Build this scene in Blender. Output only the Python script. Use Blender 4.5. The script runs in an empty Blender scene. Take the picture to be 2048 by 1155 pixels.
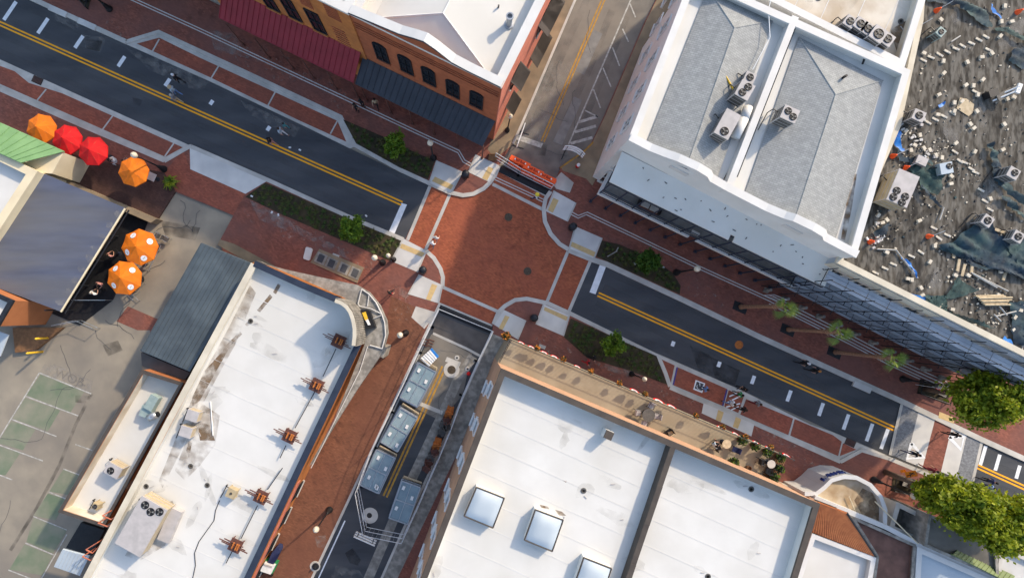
import bpy, bmesh, math, random
from mathutils import Vector, Matrix
R = math.radians
random.seed(7)
SC = bpy.context.scene
COL = SC.collection
# ------------------------------------------------------------------ camera, sky, sun, exposure
# survey constants: the drone hangs 46 m above the ground, 0.045 m per photo pixel at street level
H, S, NX, NY = 46.0, 0.045, 930.0, 620.0
cam_d = bpy.data.cameras.new("camera"); cam = bpy.data.objects.new("camera", cam_d); COL.objects.link(cam)
cam.location = (0, 0, H); cam.rotation_euler = (0, 0, 0)
cam_d.sensor_width = 36.0; cam_d.lens = 36.0 * (H / S) / 2048.0
cam_d.shift_x = (1024 - NX) / 2048.0; cam_d.shift_y = (NY - 577.5) / 2048.0
cam_d.clip_start = 0.5; cam_d.clip_end = 2000
SC.camera = cam
SUN_AZ, SUN_EL = 41.0, 28.0
w = bpy.data.worlds.new("World"); SC.world = w; w.use_nodes = True
nt = w.node_tree; bg = nt.nodes['Background']
sky = nt.nodes.new('ShaderNodeTexSky'); sky.sky_type = 'NISHITA'; sky.sun_disc = False
sky.sun_elevation = R(SUN_EL); sky.sun_rotation = R(90 - SUN_AZ); sky.air_density = 1.0; sky.dust_density = 1.5; sky.ozone_density = 1.0
hs = nt.nodes.new('ShaderNodeHueSaturation'); hs.inputs['Saturation'].default_value = .9; nt.links.new(sky.outputs[0], hs.inputs['Color']); nt.links.new(hs.outputs[0], bg.inputs[0]); bg.inputs[1].default_value = 0.15
sd = bpy.data.lights.new("sun", 'SUN'); sd.energy = 2.25; sd.angle = R(2.0); sd.color = (1.0, 0.83, 0.62)
so = bpy.data.objects.new("sun", sd); COL.objects.link(so); so.location = (60, 50, 80)
so.rotation_euler = Vector((-math.cos(R(SUN_AZ)) * math.cos(R(SUN_EL)), -math.sin(R(SUN_AZ)) * math.cos(R(SUN_EL)), -math.sin(R(SUN_EL)))).to_track_quat('-Z', 'Y').to_euler()
SC.view_settings.view_transform = 'Standard'; SC.view_settings.look = 'None'
SC.view_settings.exposure = 1.03; SC.view_settings.gamma = 1.0; SC.view_settings.use_curve_mapping = False
SC.render.engine = 'CYCLES'
# ------------------------------------------------------------------ helpers
TH = -24.1                      # street axis, degrees (world)
U = Vector((math.cos(R(TH)), math.sin(R(TH)))); V = Vector((-U.y, U.x))
def W(x, y, h=0.0):             # surveyed image point at a known height -> world
    f = S * (H - h) / H
    return Vector(((x - NX) * f, -(y - NY) * f, h))
def WP(pts, h=0.0): return [W(x, y, h) for x, y in pts]
class Wall:                     # vertical plane through two plan points
    def __init__(s, a, b):
        s.a = Vector((a[0], a[1])); s.b = Vector((b[0], b[1])); s.d = (s.b - s.a).normalized(); s.len = (s.b - s.a).length
        s.n = Vector((s.d.y, -s.d.x))
    def hit(s, x, y):           # sight line from the drone -> (distance along, height)
        p = W(x, y, 0); q = Vector((p.x, p.y))
        t = s.n.dot(s.a) / s.n.dot(q)
        pt = q * t
        return (pt - s.a).dot(s.d), H * (1 - t)
    def pt(s, u, z, o=0.0):     # o: outward offset
        p = s.a + s.d * u + s.n * o
        return Vector((p.x, p.y, z))
    def flip(s): s.n = -s.n; return s
class MB:
    def __init__(s): s.v = []; s.f = []; s.m = []; s.mi = 0; s.sm = []; s.smooth = False
    def _f(s, idx): s.f.append(idx); s.m.append(s.mi); s.sm.append(s.smooth)
    def face(s, pts):
        i = len(s.v); s.v += [tuple(p) for p in pts]; s._f(list(range(i, i + len(pts)))); return s
    def prism(s, pts, z0, z1):
        n = len(pts); i = len(s.v)
        s.v += [(p[0], p[1], z0) for p in pts] + [(p[0], p[1], z1) for p in pts]
        s._f(list(range(i, i + n))[::-1]); s._f(list(range(i + n, i + 2 * n)))
        for k in range(n): s._f([i + k, i + (k + 1) % n, i + n + (k + 1) % n, i + n + k])
        return s
    def extr(s, pts, vec):
        n = len(pts); i = len(s.v); vec = Vector(vec)
        s.v += [tuple(p) for p in pts] + [tuple(Vector(p) + vec) for p in pts]
        s._f(list(range(i, i + n))[::-1]); s._f(list(range(i + n, i + 2 * n)))
        for k in range(n): s._f([i + k, i + (k + 1) % n, i + n + (k + 1) % n, i + n + k])
        return s
    def box(s, c, sz, rz=0.0, tilt=None):
        m = Matrix.Rotation(rz, 3, 'Z')
        if tilt is not None: m = m @ tilt
        c = Vector(c); i = len(s.v)
        for dz in (-1, 1):
            for dx, dy in ((-1, -1), (1, -1), (1, 1), (-1, 1)):
                s.v.append(tuple(c + m @ Vector((dx * sz[0] / 2, dy * sz[1] / 2, dz * sz[2] / 2))))
        for f in ((3, 2, 1, 0), (4, 5, 6, 7), (0, 1, 5, 4), (1, 2, 6, 5), (2, 3, 7, 6), (3, 0, 4, 7)): s._f([i + k for k in f])
        return s
    def cyl(s, a, b, r0, r1=None, n=8, caps=True):
        a = Vector(a); b = Vector(b); r1 = r0 if r1 is None else r1
        d = (b - a).normalized(); t = Vector((1, 0, 0)) if abs(d.x) < .9 else Vector((0, 1, 0))
        e1 = d.cross(t).normalized(); e2 = d.cross(e1); i = len(s.v)
        for p, r in ((a, r0), (b, r1)):
            for k in range(n):
                an = 2 * math.pi * k / n; s.v.append(tuple(p + e1 * math.cos(an) * r + e2 * math.sin(an) * r))
        for k in range(n): s._f([i + k, i + (k + 1) % n, i + n + (k + 1) % n, i + n + k])
        if caps: s._f([i + k for k in range(n)][::-1]); s._f([i + n + k for k in range(n)])
        return s
    def path(s, pts, r, n=6):
        for a, b in zip(pts[:-1], pts[1:]): s.cyl(a, b, r, r, n)
        return s
    def lathe(s, c, prof, n=16):
        c = Vector(c); i = len(s.v); m = len(prof)
        for r, z in prof:
            for k in range(n):
                an = 2 * math.pi * k / n; s.v.append((c.x + r * math.cos(an), c.y + r * math.sin(an), c.z + z))
        for j in range(m - 1):
            for k in range(n): s._f([i + j * n + k, i + j * n + (k + 1) % n, i + (j + 1) * n + (k + 1) % n, i + (j + 1) * n + k])
        s._f([i + k for k in range(n)][::-1]); s._f([i + (m - 1) * n + k for k in range(n)])
        return s
    def strip(s, pts, wd, z, closed=False):      # flat band of width wd along a polyline (plan points)
        P = [Vector((p[0], p[1])) for p in pts]; L = []; Rr = []
        for k, p in enumerate(P):
            a = P[k - 1] if k else P[k]; b = P[k + 1] if k < len(P) - 1 else P[k]
            d = (b - a).normalized(); n = Vector((-d.y, d.x))
            L.append(p + n * wd / 2); Rr.append(p - n * wd / 2)
        for k in range(len(P) - 1):
            s.face([(L[k].x, L[k].y, z), (Rr[k].x, Rr[k].y, z), (Rr[k + 1].x, Rr[k + 1].y, z), (L[k + 1].x, L[k + 1].y, z)])
        return s
    def band(s, pts, wd, z0, z1):                # a kerb: the same with depth
        P = [Vector((p[0], p[1])) for p in pts]; L = []; Rr = []
        for k, p in enumerate(P):
            a = P[k - 1] if k else P[k]; b = P[k + 1] if k < len(P) - 1 else P[k]
            d = (b - a).normalized(); n = Vector((-d.y, d.x))
            L.append(p + n * wd / 2); Rr.append(p - n * wd / 2)
        n = len(P); i = len(s.v)
        for k in range(n): s.v += [(L[k].x, L[k].y, z0), (Rr[k].x, Rr[k].y, z0), (Rr[k].x, Rr[k].y, z1), (L[k].x, L[k].y, z1)]
        for k in range(n - 1):
            a = i + 4 * k; b = a + 4
            for q in range(4): s._f([a + q, a + (q + 1) % 4, b + (q + 1) % 4, b + q])
        s._f([i, i + 1, i + 2, i + 3]); s._f([i + 4 * n - 4 + q for q in (3, 2, 1, 0)])
        return s
    def mesh(s, name, org=(0, 0, 0)):
        me = bpy.data.meshes.new(name); o = Vector(org)
        me.from_pydata([tuple(Vector(v) - o) for v in s.v], [], s.f); me.update()
        me.polygons.foreach_set('material_index', s.m); me.polygons.foreach_set('use_smooth', s.sm)
        bm = bmesh.new(); bm.from_mesh(me)
        if s.smooth: bmesh.ops.remove_doubles(bm, verts=bm.verts, dist=.0005)
        bmesh.ops.recalc_face_normals(bm, faces=bm.faces)
        bm.to_mesh(me); bm.free()
        return me
ORG = {}
def thing(name, label, cat, loc=(0, 0, 0), group=None, rz=0.0):
    o = bpy.data.objects.new(name, None); COL.objects.link(o); o.empty_display_size = .2
    o.location = loc; o.rotation_euler = (0, 0, rz)
    tag(o, label, cat, group); ORG[o.name] = Vector(loc); return o
def tag(o, label, cat, group=None):
    o["label"] = label; o["category"] = cat
    if group: o["group"] = group
    return o
def mats(me, mat):
    for m in (mat if isinstance(mat, (list, tuple)) else [mat]): me.materials.append(MT[m] if isinstance(m, str) else m)
def part(name, mb, mat, root, local=False, kind=None, label=None):
    org = Vector((0, 0, 0)) if local else ORG[root.name]
    me = mb.mesh(name, org); mats(me, mat)
    o = bpy.data.objects.new(name, me); COL.objects.link(o); o.parent = root; ORG[o.name] = org
    if kind: o["kind"] = kind
    if label: o["label"] = label
    return o
def solid(name, mb, mat, label, cat, group=None, kind=None):
    xs = [v[0] for v in mb.v]; ys = [v[1] for v in mb.v]; zs = [v[2] for v in mb.v]
    org = Vector(((min(xs) + max(xs)) / 2, (min(ys) + max(ys)) / 2, min(zs)))
    me = mb.mesh(name, org); mats(me, mat)
    o = bpy.data.objects.new(name, me); COL.objects.link(o); o.location = org; ORG[o.name] = org
    if label: tag(o, label, cat, group)
    if kind: o["kind"] = kind
    return o
def struct(name, mb, mat, parent=None):
    if parent is not None: return part(name, mb, mat, parent)
    me = mb.mesh(name); mats(me, mat)
    o = bpy.data.objects.new(name, me); COL.objects.link(o); o["kind"] = "structure"; ORG[o.name] = Vector((0, 0, 0)); return o
def dup(root, loc, rz, label=None, group=None, scale=None):
    def cp(o, p):
        c = o.copy(); COL.objects.link(c)
        if p is not None: c.parent = p
        for ch in o.children: cp(ch, c)
        return c
    r = cp(root, None); r.location = loc; r.rotation_euler = (0, 0, rz)
    if scale: r.scale = scale
    if label: r["label"] = label
    if group: r["group"] = group
    ORG[r.name] = Vector(loc); return r
def at(first, used, loc, rz, label, group=None, scale=None):    # the first use moves the master, later ones copy it
    if not used:
        used.append(1); first.location = loc; first.rotation_euler = (0, 0, rz); first["label"] = label
        if group: first["group"] = group
        if scale: first.scale = scale
        return first
    return dup(first, loc, rz, label, group, scale)
def inset(P, d):
    P = [Vector((p[0], p[1])) for p in P]; n = len(P)
    area = sum(P[i].x * P[(i + 1) % n].y - P[(i + 1) % n].x * P[i].y for i in range(n)); sg = 1 if area > 0 else -1
    out = []
    for i in range(n):
        a, b, c = P[i - 1], P[i], P[(i + 1) % n]
        d1 = (b - a).normalized(); d2 = (c - b).normalized()
        n1 = Vector((-d1.y, d1.x)) * sg; n2 = Vector((-d2.y, d2.x)) * sg
        m = (n1 + n2); m = m / max(m.length_squared, .3) * 2
        out.append(b + m * d)
    return out
# ------------------------------------------------------------------ materials
MT = {}
def mk(name, c1, c2=None, sc=3.0, rough=.8, bump=0.0, metal=0.0, det=5.0, big=None, bsc=.15, bamt=.5, spec=.3, bricks=None, trans=0.0, alpha=1.0, streak=False, lo=.35, hi=.65):
    m = bpy.data.materials.new(name); m.use_nodes = True; t = m.node_tree; N = t.nodes; L = t.links
    b = N['Principled BSDF']; b.inputs['Roughness'].default_value = rough; b.inputs['Metallic'].default_value = metal
    b.inputs['Specular IOR Level'].default_value = spec
    c2 = c2 or tuple(x * .78 for x in c1)
    g = N.new('ShaderNodeNewGeometry'); src = g.outputs['Position']
    def ramp_noise(scale, det, l=.35, h=.65):
        n = N.new('ShaderNodeTexNoise'); n.inputs['Scale'].default_value = scale; n.inputs['Detail'].default_value = det
        L.new(src, n.inputs['Vector']); r = N.new('ShaderNodeMapRange'); r.inputs[1].default_value = l; r.inputs[2].default_value = h
        L.new(n.outputs['Fac'], r.inputs[0]); return r.outputs[0], n
    if streak:
        ms_ = N.new('ShaderNodeMapping'); ms_.inputs['Rotation'].default_value = (0, 0, R(-TH)); ms_.inputs['Scale'].default_value = (*streak, 1); L.new(src, ms_.inputs[0]); src = ms_.outputs[0]
    f, nz = ramp_noise(sc, det, lo, hi)
    mx = N.new('ShaderNodeMix'); mx.data_type = 'RGBA'; L.new(f, mx.inputs[0])
    mx.inputs[6].default_value = (*c1, 1); mx.inputs[7].default_value = (*c2, 1); out = mx.outputs[2]
    if bricks:
        mp = N.new('ShaderNodeMapping'); mp.inputs['Rotation'].default_value = (0, 0, R(-TH)); L.new(g.outputs['Position'], mp.inputs[0])
        bt = N.new('ShaderNodeTexBrick'); L.new(mp.outputs[0], bt.inputs['Vector']); bt.inputs['Scale'].default_value = 1.0
        bt.inputs['Brick Width'].default_value = bricks[0]; bt.inputs['Row Height'].default_value = bricks[1]; bt.inputs['Mortar Size'].default_value = bricks[2]
        bt.inputs['Color1'].default_value = (1, 1, 1, 1); bt.inputs['Color2'].default_value = (*([bricks[4] if len(bricks) > 4 else .72] * 3), 1); bt.inputs['Mortar'].default_value = (*([bricks[3]] * 3), 1)
        m2 = N.new('ShaderNodeMix'); m2.data_type = 'RGBA'; m2.blend_type = 'MULTIPLY'; m2.inputs[0].default_value = 1
        L.new(out, m2.inputs[6]); L.new(bt.outputs['Color'], m2.inputs[7]); out = m2.outputs[2]
    if big:
        f2, _ = ramp_noise(bsc, 6, .42, .62)
        mu = N.new('ShaderNodeMath'); mu.operation = 'MULTIPLY'; mu.inputs[1].default_value = bamt; L.new(f2, mu.inputs[0])
        m3 = N.new('ShaderNodeMix'); m3.data_type = 'RGBA'; L.new(mu.outputs[0], m3.inputs[0]); L.new(out, m3.inputs[6]); m3.inputs[7].default_value = (*big, 1); out = m3.outputs[2]
    L.new(out, b.inputs['Base Color'])
    if bump:
        bp = N.new('ShaderNodeBump'); bp.inputs['Strength'].default_value = bump; bp.inputs['Distance'].default_value = .05
        L.new(nz.outputs['Fac'], bp.inputs['Height']); L.new(bp.outputs[0], b.inputs['Normal'])
    if trans:
        tr = N.new('ShaderNodeBsdfTranslucent'); L.new(out, tr.inputs[0]); ms = N.new('ShaderNodeMixShader'); ms.inputs[0].default_value = trans
        L.new(b.outputs[0], ms.inputs[1]); L.new(tr.outputs[0], ms.inputs[2]); L.new(ms.outputs[0], N['Material Output'].inputs[0])
    if alpha < 1: b.inputs['Alpha'].default_value = alpha
    MT[name] = m; return m
def mk_patch(name, col, sc, lo, hi, rough=.9, amax=1.0):       # a stain with ragged edges
    m = mk(name, col, rough=rough, sc=2.0); t = m.node_tree; b = t.nodes['Principled BSDF']
    g = t.nodes.new('ShaderNodeNewGeometry'); n = t.nodes.new('ShaderNodeTexNoise'); n.inputs['Scale'].default_value = sc; n.inputs['Detail'].default_value = 8
    t.links.new(g.outputs['Position'], n.inputs['Vector']); r = t.nodes.new('ShaderNodeMapRange'); r.inputs[1].default_value = lo; r.inputs[2].default_value = hi; r.inputs[4].default_value = amax
    t.links.new(n.outputs['Fac'], r.inputs[0]); t.links.new(r.outputs[0], b.inputs['Alpha']); return m
mk('asphalt', (.062, .066, .074), (.045, .049, .056), sc=1.0, rough=.85, big=(.098, .10, .105), bsc=.5, bamt=.6, det=9, streak=(.35, 1.5))
mk('asphalt_old', (.20, .185, .16), (.135, .126, .115), sc=.9, rough=.9, big=(.25, .215, .17), bsc=.12, bamt=.6)
mk('asphalt_patch', (.24, .235, .22), (.18, .175, .165), sc=1.5, rough=.9)
mk('asphalt_dark', (.115, .102, .094), (.085, .076, .07), sc=1.2, rough=.9, big=(.15, .135, .125), bsc=.4)
mk('brick_shaded', (.115, .06, .048), (.085, .046, .038), sc=1.3, rough=.9, bricks=(.2, .1, .008, .6))  # the walk brick again, with its shade put into the colour
mk('lot', (.34, .295, .225), (.25, .22, .175), sc=.5, rough=.92, big=(.19, .17, .145), bsc=.1, bamt=.8)
mk('brick_road', (.44, .125, .058), (.35, .096, .048), sc=1.0, det=9, rough=.85, bricks=(.23, .115, .008, .7, .62), big=(.31, .088, .05), bsc=.2, bamt=.6)
mk('brick_walk', (.315, .112, .076), (.235, .086, .062), sc=1.0, det=9, rough=.88, bricks=(.23, .115, .008, .7, .62), big=(.19, .084, .068), bsc=.25, bamt=.7)
mk('brick_bay', (.40, .118, .07), (.31, .092, .058), sc=1.0, det=9, rough=.88, bricks=(.23, .115, .008, .7, .66), big=(.2, .075, .052), bsc=.3, bamt=.5)
mk('concrete', (.58, .55, .50), (.47, .45, .41), sc=1.2, rough=.85, big=(.30, .29, .265), bsc=.35, bamt=.4)
mk('concrete_pale', (.66, .64, .60), (.57, .555, .53), sc=.9, rough=.85, big=(.40, .39, .37), bsc=.3, bamt=.4)
mk('concrete_old', (.35, .328, .29), (.24, .225, .198), sc=2.6, rough=.92, big=(.13, .122, .108), bsc=1.3, bamt=.55, det=10)
mk('tan_walk', (.31, .235, .15), (.22, .17, .112), sc=.8, rough=.9, big=(.15, .12, .085), bsc=.2, bamt=.6)
mk('tactile', (.62, .44, .2), (.52, .37, .18), sc=4, rough=.8)
mk('paver_grey', (.30, .31, .33), (.2, .21, .225), sc=5, rough=.85, bricks=(.2, .1, .01, .5))
mk('paint_white', (.82, .83, .85), (.70, .72, .74), sc=3, rough=.7)
mk('paint_worn', (.52, .51, .47), (.3, .29, .26), sc=3.5, rough=.8, det=9)
mk('paint_yellow', (.95, .43, .012), (.85, .36, .012), sc=3, rough=.7)
mk('paint_yellow_worn', (.5, .27, .04), (.3, .17, .05), sc=3, rough=.8, det=9)
mk('paint_green', (.135, .18, .115), (.26, .245, .185), sc=.5, rough=.9, det=9, lo=.35, hi=.7)
mk('paint_blue', (.08, .06, .25), rough=.7)
mk('grate', (.035, .032, .03), (.06, .05, .045), sc=8, rough=.6, metal=.3)
mk('manhole', (.10, .075, .05), (.06, .045, .032), sc=8, rough=.7, metal=.2)
mk('soil', (.055, .045, .028), (.03, .026, .016), sc=3, rough=1, big=(.075, .055, .03), bsc=.6, bamt=.6)
mk('white_roof', (.665, .655, .62), (.615, .605, .57), sc=.45, rough=.85, big=(.54, .52, .465), bsc=.16, bamt=.55, det=10)
mk('white_roof_dirty', (.68, .63, .54), (.56, .49, .39), sc=.5, rough=.8, big=(.36, .26, .16), bsc=.25, bamt=.55, det=8)
mk('white_paint', (.66, .655, .635), (.60, .595, .575), sc=.8, rough=.7, big=(.55, .52, .47), bsc=.3, bamt=.3)
mk('cream', (.74, .64, .44), (.66, .56, .38), sc=.7, rough=.8)
mk('stucco_blue', (.42, .45, .49), (.32, .35, .39), sc=.8, rough=.8, big=(.24, .25, .28), bsc=.3)
mk('brick_red', (.40, .125, .055), (.31, .094, .043), sc=2.2, rough=.88, big=(.24, .078, .04), bsc=.35, bamt=.5)
mk('brick_orange', (.50, .19, .055), (.40, .145, .042), sc=2, rough=.88, big=(.28, .105, .04), bsc=.5, bamt=.4)
mk('brick_pink', (.55, .19, .13), (.45, .15, .10), sc=1.5, rough=.85)
mk('tan_wall', (.50, .30, .19), (.42, .25, .155), sc=1.0, rough=.85)
mk('terra_wall', (.42, .155, .06), (.36, .13, .05), sc=.8, rough=.85)
mk('stucco_tan', (.34, .29, .205), (.285, .24, .17), sc=.7, rough=.85, big=(.28, .225, .145), bsc=.35, bamt=.5)
mk('brown_cap', (.085, .07, .058), (.065, .054, .046), sc=1.5, rough=.6)
mk('navy_cap', (.030, .04, .065), (.022, .03, .05), sc=1.5, rough=.5)
mk('metal_red', (.25, .028, .042), (.21, .024, .035), sc=1.0, rough=.6, spec=.2)
mk('metal_slate', (.050, .057, .072), (.04, .046, .058), sc=1.0, rough=.6, spec=.2)
mk('metal_grey', (.10, .125, .14), (.07, .09, .105), sc=.8, rough=.6, spec=.25, big=(.045, .055, .065), bsc=.3)
mk('metal_green', (.19, .34, .15), (.155, .29, .125), sc=1.0, rough=.5)
mk('canvas_navy', (.098, .115, .17), (.07, .082, .125), sc=1.1, rough=.9, big=(.15, .145, .135), bsc=.25, bamt=.6, streak=(.22, 1.3))
mk('shingle', (.37, .38, .37), (.31, .32, .315), sc=2.5, rough=.92, bricks=(.3, .15, .015, .7, .84))
mk('tile_orange', (.48, .175, .065), (.38, .13, .05), sc=2, rough=.8)
mk('roof_brown', (.20, .105, .08), (.13, .07, .055), sc=1.2, rough=.95, det=9)
mk('roof_dirt', (.108, .094, .075), (.045, .040, .033), sc=1.0, rough=.95, big=(.21, .195, .168), bsc=.9, bamt=.6, det=12, bricks=(.33, 2.3, .015, .7, .6), streak=(4.2, 1.3))
mk('roof_concrete', (.22, .20, .17), (.14, .13, .11), sc=.8, rough=.95, big=(.09, .085, .075), bsc=.3, det=9)
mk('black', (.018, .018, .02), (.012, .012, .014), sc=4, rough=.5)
mk('dark_metal', (.03, .033, .04), (.02, .022, .028), sc=4, rough=.5, metal=.3)
mk('brown_post', (.14, .06, .045), (.1, .045, .035), sc=4, rough=.7)
mk('steel', (.5, .51, .52), (.4, .41, .42), sc=5, rough=.35, metal=.7)
mk('steel_white', (.66, .67, .68), (.55, .56, .57), sc=5, rough=.5)
mk('ac_case', (.46, .43, .42), (.38, .36, .35), sc=2, rough=.6)
mk('ac_dark', (.11, .105, .095), (.075, .07, .065), sc=6, rough=.6)
mk('ac_tan', (.45, .36, .22), (.36, .29, .18), sc=3, rough=.6)
mk('ac_green', (.30, .38, .36), (.24, .31, .30), sc=3, rough=.6)
mk('glass_dark', (.012, .014, .018), rough=.12, spec=.6)
mk('glass_blue', (.36, .47, .52), (.26, .37, .43), sc=.9, rough=.2, spec=.5, alpha=.6)
mk('glass_sky', (.46, .52, .56), (.40, .46, .51), sc=.5, rough=.25, spec=.5)
mk('globe', (.66, .58, .45), rough=.35, spec=.5)
mk('orange', (.92, .23, .012), (.80, .19, .012), sc=1.5, rough=.7, trans=.2)
mk('red', (.82, .018, .018), (.68, .014, .016), sc=1.5, rough=.7, trans=.2)
mk('tan_stained', (.52, .40, .25), (.36, .25, .14), sc=.9, rough=.85, big=(.62, .54, .42), bsc=.6, bamt=.7, det=9)
mk('barrier', (.95, .12, .025), (.85, .10, .022), sc=2, rough=.6)
mk('white', (.78, .78, .77), (.68, .68, .67), sc=4, rough=.6)
mk('rust', (.15, .065, .05), (.10, .045, .035), sc=5, rough=.85)
mk('rust_orange', (.52, .17, .035), (.33, .10, .03), sc=6, rough=.85)
mk('wood_pale', (.55, .45, .30), (.42, .33, .21), sc=4, rough=.8)
mk('wood', (.25, .13, .06), (.17, .085, .04), sc=4, rough=.8)
mk('copper_pipe', (.50, .16, .09), rough=.5)
mk('tarp_blue', (.03, .22, .62), (.025, .16, .50), sc=3, rough=.5)
mk('net_dark', (.03, .055, .08), (.012, .022, .035), sc=1.5, rough=.8, big=(.05, .10, .095), bsc=.5, bamt=.7, alpha=.93)
mk('net_green', (.04, .085, .08), (.02, .045, .045), sc=2.5, rough=.8, alpha=.85)
mk('leaf_tree', (.075, .15, .016), (.04, .09, .01), sc=2.5, rough=.6, trans=.35)
mk('leaf_young', (.19, .30, .02), (.06, .13, .014), sc=3, rough=.6, trans=.35)
mk('brick_brown', (.255, .108, .062), (.185, .078, .047), sc=.9, det=9, rough=.88, bricks=(.23, .115, .008, .7, .66), big=(.17, .068, .042), bsc=.3, bamt=.6)
mk('metal_olive', (.16, .21, .08), (.12, .16, .06), sc=1, rough=.6)
mk('leaf_bright', (.36, .39, .018), (.10, .17, .012), sc=1.6, rough=.6, trans=.4)
mk('leaf_palm', (.24, .31, .05), (.11, .18, .03), sc=3, rough=.6, trans=.3)
mk('leaf_dark', (.03, .06, .022), (.018, .036, .014), sc=3, rough=.7)
mk('ground_cover', (.05, .095, .022), (.10, .095, .03), sc=1.1, rough=.9)
mk('flower_orange', (.6, .18, .02), (.45, .2, .03), sc=5, rough=.8)
mk('bark', (.16, .11, .075), (.10, .07, .05), sc=8, rough=.95)
mk('palm_bark', (.33, .19, .12), (.22, .125, .08), sc=6, rough=.95)
mk('sign_blue', (.02, .04, .18), rough=.5)
mk('sign_yellow', (.8, .5, .04), rough=.5)
mk('sign_orange', (.85, .25, .01), rough=.5)
mk('litter', (.42, .40, .37), (.3, .28, .26), sc=4, rough=.9)
mk_patch('stain_brown', (.22, .145, .085), 1.3, .32, .62, amax=.85)
mk_patch('stain_grey', (.34, .31, .26), .9, .38, .78, amax=.22)
mk_patch('specks', (.46, .33, .27), 3.6, .58, .72, amax=.5)
mk_patch('wear', (.13, .132, .135), .7, .35, .75, amax=.35)
mk_patch('specks_dark', (.06, .035, .03), 1.7, .54, .8, amax=.28)
mk('cream_pale', (.64, .585, .47), (.56, .505, .40), sc=.8, rough=.8, big=(.46, .41, .32), bsc=.4, bamt=.4)
mk_patch('stain_gutter', (.25, .17, .10), .9, .36, .74, amax=.6)
mk_patch('stain_shade_dark', (.03, .028, .027), .8, .35, .75, amax=.6)  # dark stains, and also the shadow edge painted on the lot
mk_patch('stain_pale', (.42, .40, .37), 1.6, .38, .75, amax=.42)
for nm, c in dict(skin=(.50, .28, .19), skin2=(.24, .12, .07), hair_brown=(.05, .028, .016), hair_black=(.012, .010, .010), hair_grey=(.45, .42, .38), hair_orange=(.55, .22, .05), c_black=(.015, .015, .018),
                  c_white=(.75, .76, .78), c_blue=(.16, .27, .52), c_pale=(.42, .52, .60), c_navy=(.03, .04, .11), c_red=(.5, .02, .03), c_green=(.02, .22, .07), c_tan=(.5, .38, .24), c_pink=(.55, .26, .24),
                  c_grey=(.22, .22, .24), c_maroon=(.17, .015, .025), c_denim=(.07, .10, .19), c_yellow=(.8, .62, .06), c_teal=(.08, .30, .33)).items(): mk(nm, c, rough=.8, sc=6)
# ------------------------------------------------------------------ ground, roads, pavements
G = MB(); G.face([(-400, -400, -.06), (400, -400, -.06), (400, 400, -.06), (-400, 400, -.06)]); struct('ground', G, 'lot')
def sheet(name, pts, z, mat, parent=None):
    m = MB(); m.face([(p.x, p.y, z) for p in WP(pts)]); return struct(name, m, mat, parent)
def slab(name, pts, z0, z1, mat, parent=None):
    m = MB(); m.prism(WP(pts), z0, z1); return struct(name, m, mat, parent)
road_w = sheet('road_west', [(-90, -63), (47, -6), (166, 50), (420, 164), (608, 253), (800, 345), (860, 371), (811, 478), (780, 467), (694, 428), (538, 358), (382, 292), (86, 158), (0, 119), (-90, 78)], 0, 'asphalt')
road_e = sheet('road_east', [(1178, 520), (1212, 532), (1520, 678), (1801, 805), (1805, 807), (1781, 909), (1774, 908), (1660, 860), (1479, 777), (1318, 707), (1139, 624)], 0, 'asphalt')
road_e2 = sheet('road_far_east', [(1961, 881), (2150, 966), (2150, 1070), (1940, 971)], 0, 'asphalt')
road_n = sheet('road_north', [(1000, 350), (1026, 286), (1052, 227), (1150, 0), (1240, -205), (1420, -205), (1290, 42), (1208, 232), (1180, 291), (1120, 338), (1100, 390)], 0, 'asphalt_old')
road_s = sheet('road_south', [(877, 606), (985, 652), (984, 664), (940, 762), (880, 897), (800, 1072), (760, 1162), (690, 1320), (550, 1320), (620, 1166), (858, 656)], 0, 'asphalt')
inter = sheet('intersection', [(860, 371), (903, 360), (950, 330), (1000, 340), (1097, 391), (1110, 440), (1182, 520), (1137, 622), (1090, 640), (1000, 660), (983, 650), (877, 606), (860, 560), (811, 478)], .006, 'brick_road')
# south street surface: dark strip, old concrete apron, pale gutter
sheet('asphalt_strip', [(873, 627), (981, 672), (963, 713), (943, 706), (865, 667)], .005, 'asphalt_dark', road_s)
sheet('old_apron', [(863, 668), (945, 703), (925, 790), (880, 840), (800, 800), (838, 715)], .005, 'asphalt_old', road_s)
m = MB(); m.strip(WP([(866, 666), (934, 697), (962, 712)]), .22, .010); struct('concrete_strip', m, 'concrete', road_s)
m = MB(); m.strip(WP([(946, 712), (915, 760), (880, 838), (820, 965), (790, 1032), (735, 1160), (690, 1270)]), .85, .009); struct('gutter', m, 'concrete_old', road_s)
m = MB(); m.strip(WP([(800, 790), (885, 825)]), .35, .011); struct('concrete_strip', m, 'concrete', road_s)
sheet('worn_patch', [(690, 1105), (705, 1095), (722, 1118), (716, 1130), (700, 1125)], .006, 'stain_shade_dark', road_s)
sheet('worn_patch', [(672, 1130), (720, 1140), (740, 1175), (650, 1175)], .006, 'stain_pale', road_s)
sheet('patch', [(1148, 193), (1164, 201), (1124, 290), (1106, 283)], .005, 'asphalt_patch', road_n)
sheet('patch', [(1188, 60), (1205, 68), (1168, 150), (1150, 142)], .005, 'asphalt_patch', road_n)
sheet('worn_patch', [(1052, 228), (1100, 120), (1160, 130), (1090, 285), (1035, 290)], .004, 'stain_pale', road_n)
sheet('worn_patch', [(1060, 285), (1095, 290), (1090, 312), (1065, 308)], .006, 'stain_shade_dark', road_n)
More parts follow.
